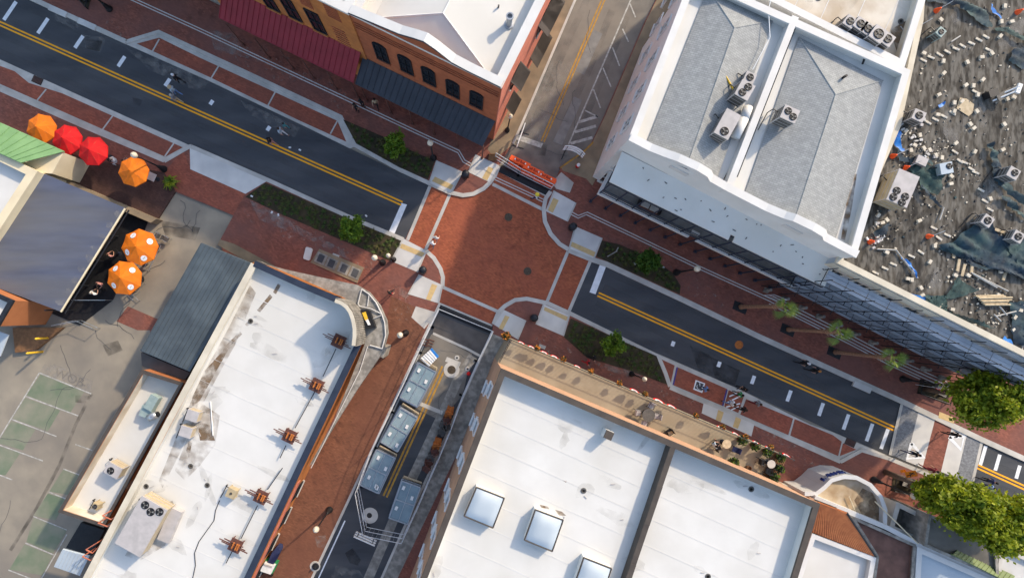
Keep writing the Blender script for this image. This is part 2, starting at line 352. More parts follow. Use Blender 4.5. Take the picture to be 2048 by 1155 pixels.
# oil and dust on the new asphalt
for q in ([(165, 70), (215, 75), (200, 105), (170, 95)], [(250, 95), (340, 125), (420, 165), (400, 185), (300, 140)], [(480, 200), (600, 255), (590, 275), (500, 230)], [(110, 15), (170, 50), (150, 60), (110, 40)]):
    sheet('dust_patch', q, .004, 'stain_pale', road_w)
for q in ([(170, 78), (205, 82), (200, 103), (172, 98)], [(265, 195), (285, 200), (280, 212), (266, 208)]): sheet('oil_patch', q, .005, 'stain_shade_dark', road_w)
for q in ([(1380, 690), (1420, 710), (1440, 750), (1400, 750)], [(1420, 712), (1480, 740), (1470, 770), (1430, 760)]): sheet('oil_patch', q, .004, 'stain_shade_dark', road_e)
m = MB(); m.lathe(W(1478, 689) + Vector((0, 0, .004)), [(.38, 0), (.36, .006)], 20); struct('manhole_cover', m, 'rust_orange', road_e)
m = MB(); m.lathe(W(1948, 909) + Vector((0, 0, .008)), [(.30, 0), (.28, .02)], 20); struct('manhole_cover', m, 'manhole', road_e2)
for (x, y, r) in ((1017, 434, .36), (1055, 542, .36)):
    m = MB(); m.lathe(W(x, y) + Vector((0, 0, .008)), [(r, 0), (r, .008), (r * .82, .010), (r * .80, .004), (r * .1, .006)], 24); struct('manhole_cover', m, 'manhole', inter)
# sidewalks
nw = slab('sidewalk_northwest', [(-90, -72), (47, -14), (160, 38), (252, 82), (318, 64), (683, 234), (711, 291), (859, 362), (903, 384), (926, 392), (947, 389), (968, 378), (981, 365), (990, 352), (998, 331), (1026, 286), (1052, 227), (1150, 0), (1240, -205), (-90, -420)], -.05, .12, 'brick_walk')
sw = slab('sidewalk_southwest', [(-90, 138), (0, 177), (330, 324), (382, 294), (538, 360), (694, 431), (807, 477), (853, 501), (869, 515), (882, 536), (887, 554), (886, 572), (878, 606), (858, 656), (620, 1166), (550, 1320), (440, 1320), (520, 700), (440, 483), (468, 431), (352, 384), (127, 305), (0, 262), (-90, 225)], -.05, .12, 'brick_walk')
ne = slab('sidewalk_northeast', [(1103, 380), (1090, 396), (1086, 417), (1088.6, 443), (1100, 468.6), (1118, 489), (1137, 500), (1187, 518), (1212, 524), (1520, 670), (1801, 797), (1960, 873), (2150, 960), (2150, 600), (1420, -205), (1290, 42), (1208, 232), (1180, 291), (1120, 338)], -.05, .12, 'brick_walk')
se = slab('sidewalk_southeast', [(986, 648), (996, 622), (1009, 610), (1030, 598), (1053.5, 596), (1077, 601), (1095, 604), (1139, 624), (1313, 713), (1340, 776), (1679, 925), (1722, 900), (1775, 917), (1850, 948), (1940, 983), (2150, 1078), (2150, 1340), (690, 1320), (760, 1162), (800, 1072), (880, 897), (940, 762), (984, 664)], -.05, .12, 'brick_walk')
# pieces of other paving on the walks
sheet('tan_paving', [(990, 318), (1026, 290), (1054, 227), (1152, 0), (1240, -200), (1195, -200), (1108, 0), (1000, 238), (975, 300)], .125, 'tan_walk', nw)
sheet('tan_paving', [(1122, 336), (1182, 290), (1210, 232), (1292, 42), (1415, -200), (1460, -200), (1345, 5), (1225, 293), (1184, 372), (1172, 358), (1125, 342)], .125, 'tan_walk', ne)
sheet('concrete_paving', [(1103, 366), (1122, 345), (1147, 366), (1139, 386), (1112, 378)], .128, 'concrete', ne)
sheet('concrete_paving', [(832, 612), (875, 625), (849, 657), (823, 634)], .128, 'concrete', sw)
sheet('concrete_paving', [(981, 665), (1012, 678), (1000, 735), (905, 925), (790, 1165), (755, 1172), (880, 900)], .125, 'concrete_old', se)
sheet('concrete_paving', [(381, 296), (538, 361), (492, 388), (382, 339)], .125, 'concrete_pale', sw)
sheet('concrete_paving', [(441, 479), (470, 488), (548, 530), (556, 545), (505, 528), (436, 490)], .125, 'tan_walk', sw)
sheet('brick_paving', [(783, 592), (832, 614), (823, 636), (849, 659), (620, 1162), (552, 1318), (444, 1318), (600, 962), (762, 706)], .123, 'brick_brown', sw)
sheet('brick_paving', [(368, 300), (382, 340), (492, 388), (467, 431), (352, 381), (330, 345)], .124, 'brick_bay', sw)
sheet('brick_paving', [(255, 612), (320, 640), (298, 670), (232, 642)], -.05, 'brick_walk', None)['kind'] = 'structure'
for (x, y) in ((673, 509), (1085, 690)): slab('utility_lid', [(x - 6, y - 3), (x + 7, y + 2), (x + 4, y + 8), (x - 9, y + 3)], .12, .132, 'concrete', sw if x < 900 else se)
# rail-like double white inlays
def rails(pts, par, off=(-2.6, 2.6), wd=.085, z=.126):
    for o in off:
        P = []
        for k, p in enumerate(pts):
            a = pts[max(k - 1, 0)]; b = pts[min(k + 1, len(pts) - 1)]; d = Vector((b[0] - a[0], b[1] - a[1])).normalized(); P.append((p[0] - d.y * o, p[1] + d.x * o))
        m = MB(); m.strip(WP(P), wd, z); struct('inlay_strip', m, 'concrete_pale', par)
rails([(262, -2), (400, 61), (640, 174), (833, 265), (917, 304), (928, 323), (941, 330)], nw)
rails([(991, 357), (1088, 402)], inter, z=.016)
rails([(1143, 427), (1156, 434), (1173, 427), (1300, 488), (1393, 533), (1540, 600)], ne)
rails([(1540, 600), (1620, 640), (1700, 680), (1780, 722), (1830, 745), (1930, 790)], ne, (-9, -3, 3, 8))
# concrete flush bands in the crossing
for a, b in (((860, 372), (815, 480)), ((899, 390), (850, 502)), ((1136, 502), (1094, 603)), ((1181, 521), (1138, 622)), ((985, 368), (1088, 420)), ((999, 341), (1096, 392)), ((886, 574), (999, 624)), ((877, 607), (984, 652))):
    m = MB(); m.strip(WP([a, b]), .29, .014); struct('concrete_band', m, 'concrete', inter)
# kerbs
def kerb(pts, par, wd=.32, z=.13, off=0):
    m = MB(); m.band(WP(pts), wd, -.04, z); struct('kerb', m, 'concrete', par)
kerb([(-90, -67), (47, -10), (160, 42), (254, 85)], nw, .42)
kerb([(254, 85), (318, 65), (500, 149), (683, 235), (711, 293)], nw, .34)
kerb([(709, 290), (800, 340), (859, 367), (903, 387)], nw, .36, .131)
kerb([(903, 386), (926, 391), (947, 388), (968, 377), (981, 364), (990, 351), (997, 333)], nw, .36, .132)
kerb([(1026, 288), (1052, 229), (1150, 1), (1235, -190)], nw, .2, .133)
kerb([(-90, 140), (0, 179), (170, 254), (330, 322)], sw, .36)
kerb([(330, 323), (382, 293), (384, 293)], sw, .34, .131)
kerb([(384, 294), (538, 361), (694, 432), (807, 479)], sw, .36, .129)
kerb([(853, 502), (868, 516), (881, 537), (886, 554), (885, 572)], sw, .36, .131)
kerb([(880, 606), (858, 653), (740, 908), (620, 1164)], sw, .22, .132)
kerb([(1101, 383), (1091, 397), (1087, 417), (1089.6, 443), (1101, 467.6), (1119, 488), (1137, 499)], ne, .36, .131)
kerb([(1137, 500), (1187, 520), (1212, 528), (1360, 597), (1520, 674), (1801, 801), (1960, 877), (2150, 963)], ne, .46, .129)
kerb([(987, 648), (997, 623), (1010, 611), (1030, 599.5), (1053.5, 597), (1077, 602), (1095, 606)], se, .36, .131)
kerb([(1095, 606), (1139, 626), (1315, 712)], se, .36, .129)
kerb([(1315, 710), (1330, 745), (1339, 772)], se, .34, .132)
kerb([(1339, 774), (1504, 844), (1679, 922)], se, .34, .131)
kerb([(1679, 922), (1722, 899), (1775, 915), (1850, 946), (1940, 981), (2150, 1076)], se, .34, .130)
kerb([(984, 664), (940, 762), (880, 897), (800, 1072), (760, 1162)], se, .2, .133)
m = MB(); m.band(WP([(1119.6, 336.5), (1168, 303), (1186, 285)]), .14, .0, .137); struct('yellow_kerb', m, 'paint_yellow_worn', ne)
# parking bays: concrete frames, brick fields, dividers
def bay(frame, fields, divs, par):
    f = slab('parking_bay', frame, -.03, .03, 'concrete')
    for q in fields: sheet('brick_field', q, .036, 'brick_bay', f)
    for a, b in divs:
        m = MB(); m.strip(WP([a, b]), .13, .042); struct('bay_divider', m, 'concrete', f)
    return f
bay([(160, 48), (254, 86), (318, 64), (683, 234), (711, 293), (700, 297), (608, 252), (420, 163)], [[(274, 88), (319, 76), (400, 116), (675, 242), (693, 284), (600, 242), (420, 155), (330, 114)]],
    [((319, 79), (305, 104)), ((438, 132), (422, 158)), ((551, 184), (536, 212)), ((675, 242), (661, 268))], nw)
b_sw = bay([(-90, 78), (0, 119), (86, 158), (382, 292), (330, 324), (0, 178), (-90, 138)], [[(-90, 88), (0, 132), (30, 143), (58, 166), (125, 187), (366, 295), (331, 314), (0, 168), (-90, 128)]],
    [((93, 179), (75, 201)), ((226, 232), (206, 259)), ((348, 287), (330, 313))], sw)
b_se = bay([(1313, 706), (1479, 778), (1620, 848), (1660, 861), (1775, 910), (1722, 900), (1679, 925), (1340, 776)],
    [[(1323, 718), (1349, 730), (1341, 766), (1338, 764)], [(1354, 733), (1454, 777), (1445, 811), (1345, 769)], [(1457, 779), (1487, 793), (1476, 825), (1448, 812)], [(1492, 797), (1586, 836), (1576, 869), (1480, 828)],
     [(1589, 837), (1665, 869), (1683, 882), (1676, 911), (1580, 870)], [(1685, 885), (1712, 898), (1679, 911)]],
    [((1351, 731), (1343, 768)), ((1489, 795), (1478, 827)), ((1587, 836), (1578, 870)), ((1684, 884), (1677, 911))], se)
def line(a, b, wd, mat, par, z=.006, name='painted_line'):
    m = MB(); m.strip(WP([a, b]), wd, z); return struct(name, m, mat, par)
line((1354, 734), (1346, 769), .14, 'paint_blue', b_se, .042); line((1453.5, 778), (1445, 811), .14, 'paint_blue', b_se, .042)
for a, b in (((1458, 792), (1474, 785)), ((1452, 805), (1483, 790)), ((1452, 813), (1480, 806)), ((1462, 819), (1477, 812))): line(a, b, .12, 'paint_white', b_se, .042)
# wheelchair symbol
sy = sheet('symbol_panel', [(1391, 759), (1410, 766), (1404, 785), (1386, 778)], .041, 'paint_white', b_se); sheet('symbol_field', [(1393, 762), (1407, 767), (1403, 781), (1389, 776)], .045, 'asphalt', b_se)
m = MB(); c = W(1399, 772)
P = [c + Vector((.26 * math.cos(R(a)), .26 * math.sin(R(a)), 0)) for a in range(150, 400, 25)]
m.strip(P, .06, .049); m.strip([c + Vector((0, .32, 0)), c + Vector((.02, .02, 0)), c + Vector((.22, .0, 0)), c + Vector((.32, -.2, 0))], .07, .050)
struct('wheelchair_symbol', m, 'paint_white', b_se)
for (x, y, par) in ((75.5, 161, b_sw), (1700, 884, b_se)):
    q = W(x, y); m = MB(); m.box((q.x, q.y, .04), (.95, .62, .03), R(TH)); struct('drain_grate', m, 'grate', par)
    m = MB()
    for k in range(7): m.box((q.x + U.x * (k - 3) * .12, q.y + U.y * (k - 3) * .12, .06), (.04, .52, .02), R(TH))
    struct('grate_bar', m, 'rust', par)
# kerb inlets
for (x, y) in ((118, 24), (176, 50), (1722, 773)):
    q = W(x, y); m = MB(); m.box((q.x, q.y, .10), (1.7, .5, .16), R(TH)); struct('kerb_inlet', m, 'concrete_pale', nw if x < 500 else ne)
# corner ramps
def ramp(q, t, par):
    slab('ramp', q, .0, .136, 'concrete_pale', par); slab('tactile_strip', t, .1, .146, 'tactile', par)
    for a, b in ((q[0], q[3]), (q[1], q[2])):
        m = MB(); m.band(WP([a, b]), .14, .0, .15); struct('ramp_edge', m, 'concrete', par)
ramp([(874, 322), (925, 344), (902, 387), (859, 366)], [(870, 354), (907, 371), (902, 380), (864, 363)], nw)
ramp([(952, 310), (997, 331), (981, 366), (937, 345)], [(977, 334), (987, 338), (974, 362), (964, 357)], nw)
ramp([(1108, 382), (1151, 406), (1134, 443), (1092, 423)], [(1106, 396), (1117, 401), (1105, 426), (1095, 421)], ne)
ramp([(1150, 453), (1203, 476), (1187, 517), (1138, 497)], [(1142, 483), (1192, 505), (1188, 514), (1139, 492)], ne)
ramp([(807, 477), (853, 501), (835, 544), (783, 522)], [(804, 487), (850, 506), (844, 514), (800, 496)], sw)
ramp([(839, 549), (885, 570), (877, 606), (817, 588)], [(864, 567), (875, 571), (861, 601), (852, 598)], sw)
ramp([(1007, 619), (1051, 640), (1035, 678), (987, 648)], [(1010, 630), (1019, 633), (1005, 659), (997, 656)], se)
ramp([(1087, 608), (1138, 630), (1126, 671), (1072, 648)], [(1089, 613), (1135, 633), (1132, 641), (1087, 620)], se)
slab('ramp', [(1406, 805), (1507, 847), (1501, 871), (1402, 825)], .0, .136, 'concrete_pale', se)
for q in ([(1435, 818), (1446, 823), (1440, 842), (1430, 838)], [(1470, 832), (1481, 837), (1474, 856), (1464, 852)]): slab('tactile_strip', q, .1, .146, 'tactile', se)
slab('ramp', [(1876, 822), (1906, 834), (1905, 846), (1874, 834)], .0, .136, 'tactile', ne)
# raised crossing in the east
for q, mt in (([(1805, 807), (1836, 824), (1811, 921), (1781, 909)], 'paver_grey'), ([(1836, 824), (1869, 838), (1844, 934), (1811, 921)], 'concrete_pale'), ([(1869, 838), (1903, 851), (1881, 942), (1844, 934)], 'brick_walk'),
              ([(1903, 851), (1933, 867), (1912, 955), (1881, 942)], 'concrete_pale'), ([(1933, 867), (1961, 881), (1940, 971), (1912, 955)], 'paver_grey')):
    slab('raised_crossing', q, -.03, .05, mt)
for a, b in (((1803, 806), (1779, 909)), ((1963, 881), (1942, 971))): line(a, b, .26, 'concrete', road_e if a[0] < 1900 else road_e2, .056, 'concrete_band')
for P in ([(1822, 885), (1847, 914), (1813, 916)], [(1897, 873), (1927, 872), (1921, 898)]):
    m = MB(); m.strip(WP(P + [P[0]]), .3, .057); struct('yield_triangle', m, 'paint_white', road_e if P[0][0] < 1850 else road_e2)
# centre lines, stop bars and stall ticks
def double(a, b, par, mat='paint_yellow', g=.15, wd=.15):
    d = Vector((b[0] - a[0], b[1] - a[1])).normalized()
    for s_ in (-1, 1):
        o = (g / S) * s_; line((a[0] - d.y * o, a[1] + d.x * o), (b[0] - d.y * o, b[1] + d.x * o), wd, mat, par, .008, 'centre_line')
double((-90, 7), (804, 407), road_w); double((1196, 588), (1789, 857), road_e); double((1953, 931), (2150, 1020), road_e2)
double((1228, -50), (1085, 283), road_n, 'paint_yellow_worn', .13, .14); double((888, 733), (770, 992), road_s, 'paint_yellow_worn', .16, .17)
sheet('stop_bar', [(803, 406), (814, 409), (789, 467), (778, 462)], .007, 'paint_white', road_w)
sheet('stop_bar', [(1200, 528), (1212, 533), (1191, 588), (1179, 584)], .007, 'paint_white', road_e)
sheet('stop_bar', [(1035, 269), (1086, 287), (1082, 296), (1032, 279)], .007, 'paint_worn', road_n)
for (x, y, l) in ((20, 22, 44), (86, 52, 36), (158, 84, 29), (243, 123, 24), (335, 165, 17), (423, 205, 10), (537, 257, 10)):
    d = Vector((-.56, .83)) * l / 2; line((x - d.x, y - d.y), (x + d.x, y + d.y), .34, 'paint_white', road_w, .007, 'tick_mark')
for (x, y, l) in ((1346, 687, 10), (1438, 728, 11), (1506, 759, 17), (1578, 791, 23), (1642, 818, 27), (1692, 843, 32), (1739, 864, 37), (1769, 877, 42)):
    d = Vector((-.33, .94)) * l / 2; line((x - d.x, y - d.y), (x + d.x, y + d.y), .33, 'paint_white', road_e, .007, 'tick_mark')
for (x, y, l) in ((1966, 910, 40), (1995, 924, 33), (2036, 943, 27)):
    d = Vector((-.28, .96)) * l / 2; line((x - d.x, y - d.y), (x + d.x, y + d.y), .33, 'paint_white', road_e2, .007, 'tick_mark')
for a, b, wd in (((1268, -15), (1137, 289), .13), ((1260, 8), (1271, 35), .12), ((1245, 58), (1257, 84), .12), ((1225, 95), (1239, 132), .12), ((1206, 136), (1222, 174), .12), ((1187, 179), (1201, 216), .12),
                 ((1170, 221), (1196, 234), .12), ((1158, 244), (1196, 233), .25), ((1150, 264), (1192, 252), .25), ((1141, 287), (1185, 275), .25), ((1150, 0), (1054, 222), .1)):
    line(a, b, wd, 'paint_worn', road_n, .009)
line((690, 1040), (628, 1175), .12, 'paint_white', road_s, .009); line((852, 680), (735, 935), .12, 'paint_worn', road_s, .009)
# rubber threshold ramps at both closures
for a, b in (((1000, 337), (1102, 387)), ((878, 616), (985, 661))):
    q0, q1 = W(*a), W(*b); m = MB(); d = (q1 - q0).normalized(); n = Vector((-d.y, d.x, 0))
    m.extr([q0 - n * .34 + Vector((0, 0, .016)), q0 + n * .34 + Vector((0, 0, .016)), q0 + n * .12 + Vector((0, 0, .09)), q0 - n * .12 + Vector((0, 0, .09))], q1 - q0)
    solid('cable_ramp', m, 'black', 'long black rubber cable ramp ' + ('below the orange barriers' if a[1] < 400 else 'at the mouth of the fenced lane'), 'cable ramp')
# tyre-polished wheel tracks
def tracks(a, b, offs, par):
    d = Vector((b[0] - a[0], b[1] - a[1])).normalized()
    for o in offs:
        P = [(a[0] + (b[0] - a[0]) * k / 8 - d.y * (o + random.uniform(-2, 2)), a[1] + (b[1] - a[1]) * k / 8 + d.x * (o + random.uniform(-2, 2))) for k in range(9)]; m = MB(); m.strip(WP(P), random.uniform(.45, .7), .003 + .0004 * (o % 3)); struct('wheel_track', m, 'wear', par)
tracks((-60, 22), (800, 405), (-52, -18, 20, 48), road_w); tracks((1200, 590), (1785, 856), (-48, -18, 18, 46), road_e); tracks((1960, 935), (2140, 1016), (-46, -18, 18, 44), road_e2); tracks((1200, 10), (1090, 270), (-60, -28, 30, 52), road_n)
# parking lot markings
lotm = sheet('parking_lot', [(-90, 700), (60, 720), (190, 660), (300, 660), (290, 740), (118, 1022), (40, 1200), (-90, 1300)], -.045, 'lot')
for q in ([(80, 748), (168, 783), (140, 824), (52, 790)], [(50, 795), (120, 820), (95, 862), (24, 836)], [(22, 841), (70, 858), (45, 900), (-5, 885)], [(-4, 892), (40, 905), (10, 950), (-25, 945)], [(126, 938), (160, 950), (140, 990), (98, 982)],
          [(95, 986), (133, 998), (110, 1040), (66, 1030)], [(66, 1034), (133, 1060), (105, 1106), (52, 1083)], [(48, 1088), (104, 1110), (84, 1150), (18, 1138)]): sheet('green_stall', q, -.041, 'paint_green', lotm)
for a, b in (((78, 745), (182, 787)), ((78, 745), (-5, 880)), ((51, 792), (156, 831)), ((23, 838), (112, 872)), ((150, 888), (184, 900)), ((-5, 888), (85, 921)), ((-5, 948), (24, 959)), ((126, 937), (158, 949)), ((97, 983), (131, 997)), ((66, 1032), (133, 1059)), ((50, 1085), (107, 1109)), ((16, 1139), (70, 1160)), ((133, 1068), (80, 1160))):
    line(a, b, .1, 'paint_worn', lotm, -.037, 'stall_line')
sheet('pale_strip', [(88, 728), (102, 724), (185, 762), (180, 786), (78, 744)], -.042, 'stain_pale', lotm)
def text(s, loc, size, rz, mat, parent=None, ext=.004, rx=0.0, name='lettering', shear=0.0):
    cu = bpy.data.curves.new('t', 'FONT'); cu.body = s; cu.size = size; cu.extrude = ext; cu.align_x = 'CENTER'; cu.align_y = 'CENTER'; cu.shear = shear
    o = bpy.data.objects.new('t', cu); COL.objects.link(o)
    me = bpy.data.meshes.new_from_object(o.evaluated_get(bpy.context.evaluated_depsgraph_get())); me.name = name
    bpy.data.objects.remove(o); me.materials.clear(); me.materials.append(MT[mat])
    t = bpy.data.objects.new(name, me); COL.objects.link(t)
    org = ORG[parent.name] if parent else Vector((0, 0, 0))
    t.location = Vector(loc) - org; t.rotation_euler = (rx, 0, rz)
    if parent: t.parent = parent
    return t
text('WOB', W(138, 755) + Vector((0, 0, -.036)), 1.15, R(-22), 'asphalt_old', lotm)
text('-', W(168, 768) + Vector((0, 0, -.036)), 1.0, R(-22), 'asphalt_old', lotm)
for q in ([(320, 440), (400, 455), (390, 480), (330, 470)], [(205, 690), (235, 680), (245, 700), (215, 712)], [(150, 790), (182, 790), (172, 806), (150, 804)]): sheet('oil_patch', q, -.04, 'stain_shade_dark', lotm)
m = MB(); m.strip(WP([(182, 787), (150, 850), (118, 930), (70, 1020), (20, 1100)]), .3, -.043); struct('shadow_edge', m, 'stain_shade_dark', lotm)  # cast shadow's edge painted as a dark strip on the lot
slab('dining_terrace', [(100, 352), (127, 304), (200, 322), (332, 346), (353, 382), (318, 437)], -.05, .122, 'brick_shaded')  # same brick as the walk, shade painted in by a darker copy
# plaza plaques and pale cover
q = [W(640, 498), W(729, 535), W(715, 566), W(622, 525)]
pl = thing('memorial_slab', 'tan concrete slab set with four dark square plaques in the brick plaza', 'memorial', W(675, 531) + Vector((0, 0, .12)))
m = MB(); m.prism(q, .12, .2); part('slab', m, 'tan_walk', pl)
for (x, y) in ((643, 517), (664, 527), (689, 537), (711, 546)):
    c = W(x, y); m = MB(); m.box((c.x, c.y, .215), (.95, .95, .03), R(TH)); part('frame', m, 'concrete_old', pl)
    m = MB(); m.box((c.x, c.y, .24), (.55, .7, .03), R(TH)); part('plaque', m, 'asphalt', pl)
c = W(618, 508); m = MB(); m.prism([c + Vector((a, b, 0)) for a, b in ((-.1, .62), (.32, .5), (.4, .38), (.15, -.52), (.02, -.6), (-.38, -.46), (-.42, -.34), (-.2, .55))], .12, .32)
solid('stone_bench', m, 'concrete_pale', 'pale rounded slab bench beside the memorial plaques', 'bench')
# pale efflorescence, tyre dirt and cracks
for q, par in (([(495, 402), (562, 432), (702, 494), (775, 528), (745, 548), (640, 500), (540, 470), (480, 430)], sw), ([(420, 55), (560, 105), (700, 190), (680, 222), (560, 165), (430, 105)], nw), ([(200, 40), (330, 55), (318, 62), (250, 80)], nw), ([(1080, 660), (1170, 716), (1260, 744), (1335, 775), (1400, 805), (1390, 822), (1200, 742), (1060, 690)], se), ([(1510, 850), (1670, 925), (1640, 950), (1560, 930), (1510, 880)], se), ([(780, 560), (830, 600), (815, 640), (790, 640)], sw), ([(1130, 440), (1220, 470), (1400, 560), (1500, 640), (1400, 600), (1250, 500)], ne)):
    sheet('efflorescence', q, .1275, 'specks', par)
for q in ([(930, 430), (1060, 440), (1110, 520), (1040, 580), (940, 540)],): sheet('tyre_dirt', q, .0095, 'specks_dark', inter)
for q, par in (([(560, 900), (700, 700), (790, 620), (800, 640), (740, 760), (620, 1000)], sw), ([(700, 520), (770, 530), (830, 590), (780, 650), (740, 580)], sw), ([(300, -20), (520, 60), (800, 240), (780, 250), (560, 130), (300, 10)], nw), ([(1200, 440), (1500, 590), (1700, 690), (1690, 700), (1400, 570)], ne)):
    sheet('grime', q, .129, 'specks_dark', par)
def crack(x, y, ang, n, par, z, wd=.035):
    P = [(x, y)]
    for k in range(n): ang += random.uniform(-.5, .5); P.append((P[-1][0] + math.cos(ang) * random.uniform(6, 14), P[-1][1] + math.sin(ang) * random.uniform(6, 14)))
    m = MB(); m.strip(WP(P), wd, z); struct('crack', m, 'asphalt', par)
for a in ((360, 400, .5, 8), (400, 420, 1.8, 5), (330, 520, 2.0, 9), (210, 640, .4, 8), (190, 660, 1.2, 6), (260, 600, 2.2, 7), (100, 780, .3, 9), (0, 876, .0, 22), (20, 1000, 1.9, 8), (120, 690, .7, 7), (380, 440, 2.6, 8)): crack(*a, lotm, -.034)
for a in ((1180, 20, 2.0, 9), (1120, 120, 2.1, 10), (1080, 220, .6, 6), (1150, 180, 1.9, 8), (1090, 300, .2, 5)): crack(*a, road_n, .010, .03)
for a in ((880, 700, .5, 6), (900, 760, 2.0, 8), (830, 820, .4, 6)): crack(*a, road_s, .011, .03)
# scattered dust on the walks
for q in ([(500, 400), (580, 440), (600, 470), (520, 440)], [(590, 450), (690, 500), (700, 520), (600, 470)], [(420, 60), (470, 70), (500, 120), (430, 100)], [(1220, 720), (1300, 745), (1260, 755), (1200, 735)], [(800, 570), (820, 590), (810, 600), (796, 590)], [(630, 1070), (652, 1068), (655, 1095), (635, 1092)]):
    sheet('dust_patch', q, .124, 'stain_pale', sw if q[0][0] < 900 and q[0][1] > 300 else (nw if q[0][1] < 300 else se))
# ------------------------------------------------------------------ buildings
def building(name, label, P, h, wall, roof, cap, para=.6, t=.35, capw=.42, z0=-.05, caph=.07, cat='building', inner=None):
    P = [Vector((p[0], p[1])) for p in P]
    c = sum(P, Vector((0, 0))) / len(P); b = thing(name, label, cat, (c.x, c.y, 0)); I = inset(P, t); n = len(P)
    m = MB()
    for k in range(n):
        a, d = P[k], P[(k + 1) % n]; e, f = I[k], I[(k + 1) % n]
        m.face([(a.x, a.y, z0), (d.x, d.y, z0), (d.x, d.y, h), (a.x, a.y, h)])
        m.face([(a.x, a.y, h), (d.x, d.y, h), (f.x, f.y, h), (e.x, e.y, h)])
        m.mi = 1; m.face([(e.x, e.y, h), (f.x, f.y, h), (f.x, f.y, h - para - .1), (e.x, e.y, h - para - .1)]); m.mi = 0
    part('wall', m, [wall, inner or roof], b)
    m = MB(); J = inset(P, t - .1); m.face([(p.x, p.y, h - para) for p in J]); part('roof_deck', m, roof, b)
    if cap:
        m = MB(); O = inset(P, -.04); K = inset(P, capw)
        for k in range(n):
            a, d, f, e = O[k], O[(k + 1) % n], K[(k + 1) % n], K[k]
            m.face([(a.x, a.y, h + caph), (d.x, d.y, h + caph), (f.x, f.y, h + caph), (e.x, e.y, h + caph)])
            m.face([(a.x, a.y, h - .12), (d.x, d.y, h - .12), (d.x, d.y, h + caph), (a.x, a.y, h + caph)])
            m.face([(e.x, e.y, h - .08), (f.x, f.y, h - .08), (f.x, f.y, h + caph), (e.x, e.y, h + caph)])
        part('coping', m, cap, b)
    return b
def window(wl, s, z, wd, ht, root, frame='dark_metal', pane='glass_dark', arch=False, sill='concrete', fw=.09, bars=True):
    m = MB(); n3 = Vector((wl.n.x, wl.n.y, 0)); top = z + ht / 2
    for (u, zz, a, b) in ((s - wd / 2, z, fw, ht), (s + wd / 2, z, fw, ht), (s, z - ht / 2, wd, fw), (s, top, wd, fw), (s, z, wd, fw * .6), (s, z, fw * .5, ht))[:6 if bars else 4]:
        p = wl.pt(u, zz, .05); m.extr([wl.pt(u - a / 2, zz - b / 2, .0), wl.pt(u + a / 2, zz - b / 2, .0), wl.pt(u + a / 2, zz + b / 2, .0), wl.pt(u - a / 2, zz + b / 2, .0)], n3 * .1)
    f = part('window', m, frame, root)
    if arch: pts = [wl.pt(s - wd / 2, z - ht / 2, .03), wl.pt(s + wd / 2, z - ht / 2, .03)] + [wl.pt(s + wd / 2 * math.cos(R(a)), top + .28 * math.sin(R(a)), .03) for a in range(0, 181, 30)]
    else: pts = [wl.pt(s - wd / 2, z - ht / 2, .03), wl.pt(s + wd / 2, z - ht / 2, .03), wl.pt(s + wd / 2, top, .03), wl.pt(s - wd / 2, top, .03)]
    m = MB(); m.extr(pts, n3 * -.02); part('pane', m, pane, f)
    m = MB(); q = z - ht / 2 - .09; m.extr([wl.pt(s - wd / 2 - .1, q - .06, 0), wl.pt(s + wd / 2 + .1, q - .06, 0), wl.pt(s + wd / 2 + .1, q + .06, 0), wl.pt(s - wd / 2 - .1, q + .06, 0)], n3 * .18); part('sill', m, sill, f)
    return f
def panels(root, name, TL, TR, FL, FR, n, mat, th=.05, rib=.06, piece='metal_panel', ribw=.05):
    m = MB(); d = (FR - FL).normalized()
    m.cyl(FL - Vector((0, 0, .08)), FR - Vector((0, 0, .08)), .07, .07, 6); m.cyl(TL - Vector((0, 0, .1)), TR - Vector((0, 0, .1)), .06, .06, 6)
    aw = part(name, m, mat, root)
    up = (TR - TL).cross(FL - TL).normalized(); up = up if up.z > 0 else -up
    for k in range(n):
        a = TL.lerp(TR, k / n); b = TL.lerp(TR, (k + 1) / n); c = FL.lerp(FR, (k + 1) / n); e = FL.lerp(FR, k / n)
        m = MB(); m.extr([a, b, c, e], up * -th)
        w2 = (b - a).normalized() * ribw
        m.extr([a, a + w2, e + w2, e], up * rib); part(piece, m, mat, aw)
    return aw
def post(root, x, y, z1, mat, r=.07, z0=.12, off=None, name='post'):
    p = W(x, y); m = MB(); m.cyl((p.x, p.y, z0), (p.x, p.y, z1), r, r * .9, 8); m.box((p.x, p.y, z0 + .06), (r * 3.4, r * 3.4, .12), R(TH)); return part(name, m, mat, root)
# --- brick building with slate awning (north side, by the side street)
hA = 10.9
tA = WP([(699, 27), (1002.6, 175), (1177, -175), (874, -323)], hA)
A = building('brick_building', 'red brick building with white hipped roof and slate awning over the walk', tA, hA, 'brick_red', 'white_roof', 'white_paint', para=.9, t=.4, capw=.6)
wA = Wall(tA[0], tA[1]); n3 = Vector((wA.n.x, wA.n.y, 0))
if wA.n.y > 0: wA.flip(); n3 = -n3
prof = [(699, 27), (750, 48), (800, 69), (828, 77), (849, 84), (872, 100), (905, 126), (938, 147), (970, 160), (1002, 175)]
pp = [wA.hit(*q) for q in prof]; pp = [(max(.0, min(s, wA.len)), max(z, hA) + .14) for s, z in pp]
m = MB(); m.extr([wA.pt(0, hA - .6, .02)] + [wA.pt(s, z, .02) for s, z in pp] + [wA.pt(wA.len, hA - .6, .02)], n3 * -.45); part('gable_parapet', m, 'brick_red', A)
m = MB()
for (s0, z0_), (s1, z1_) in zip(pp[:-1], pp[1:]): m.extr([wA.pt(s0, z0_ + .005, .08), wA.pt(s1, z1_ + .005, .08), wA.pt(s1, z1_ + .09, .08), wA.pt(s0, z0_ + .09, .08)], n3 * -.62)
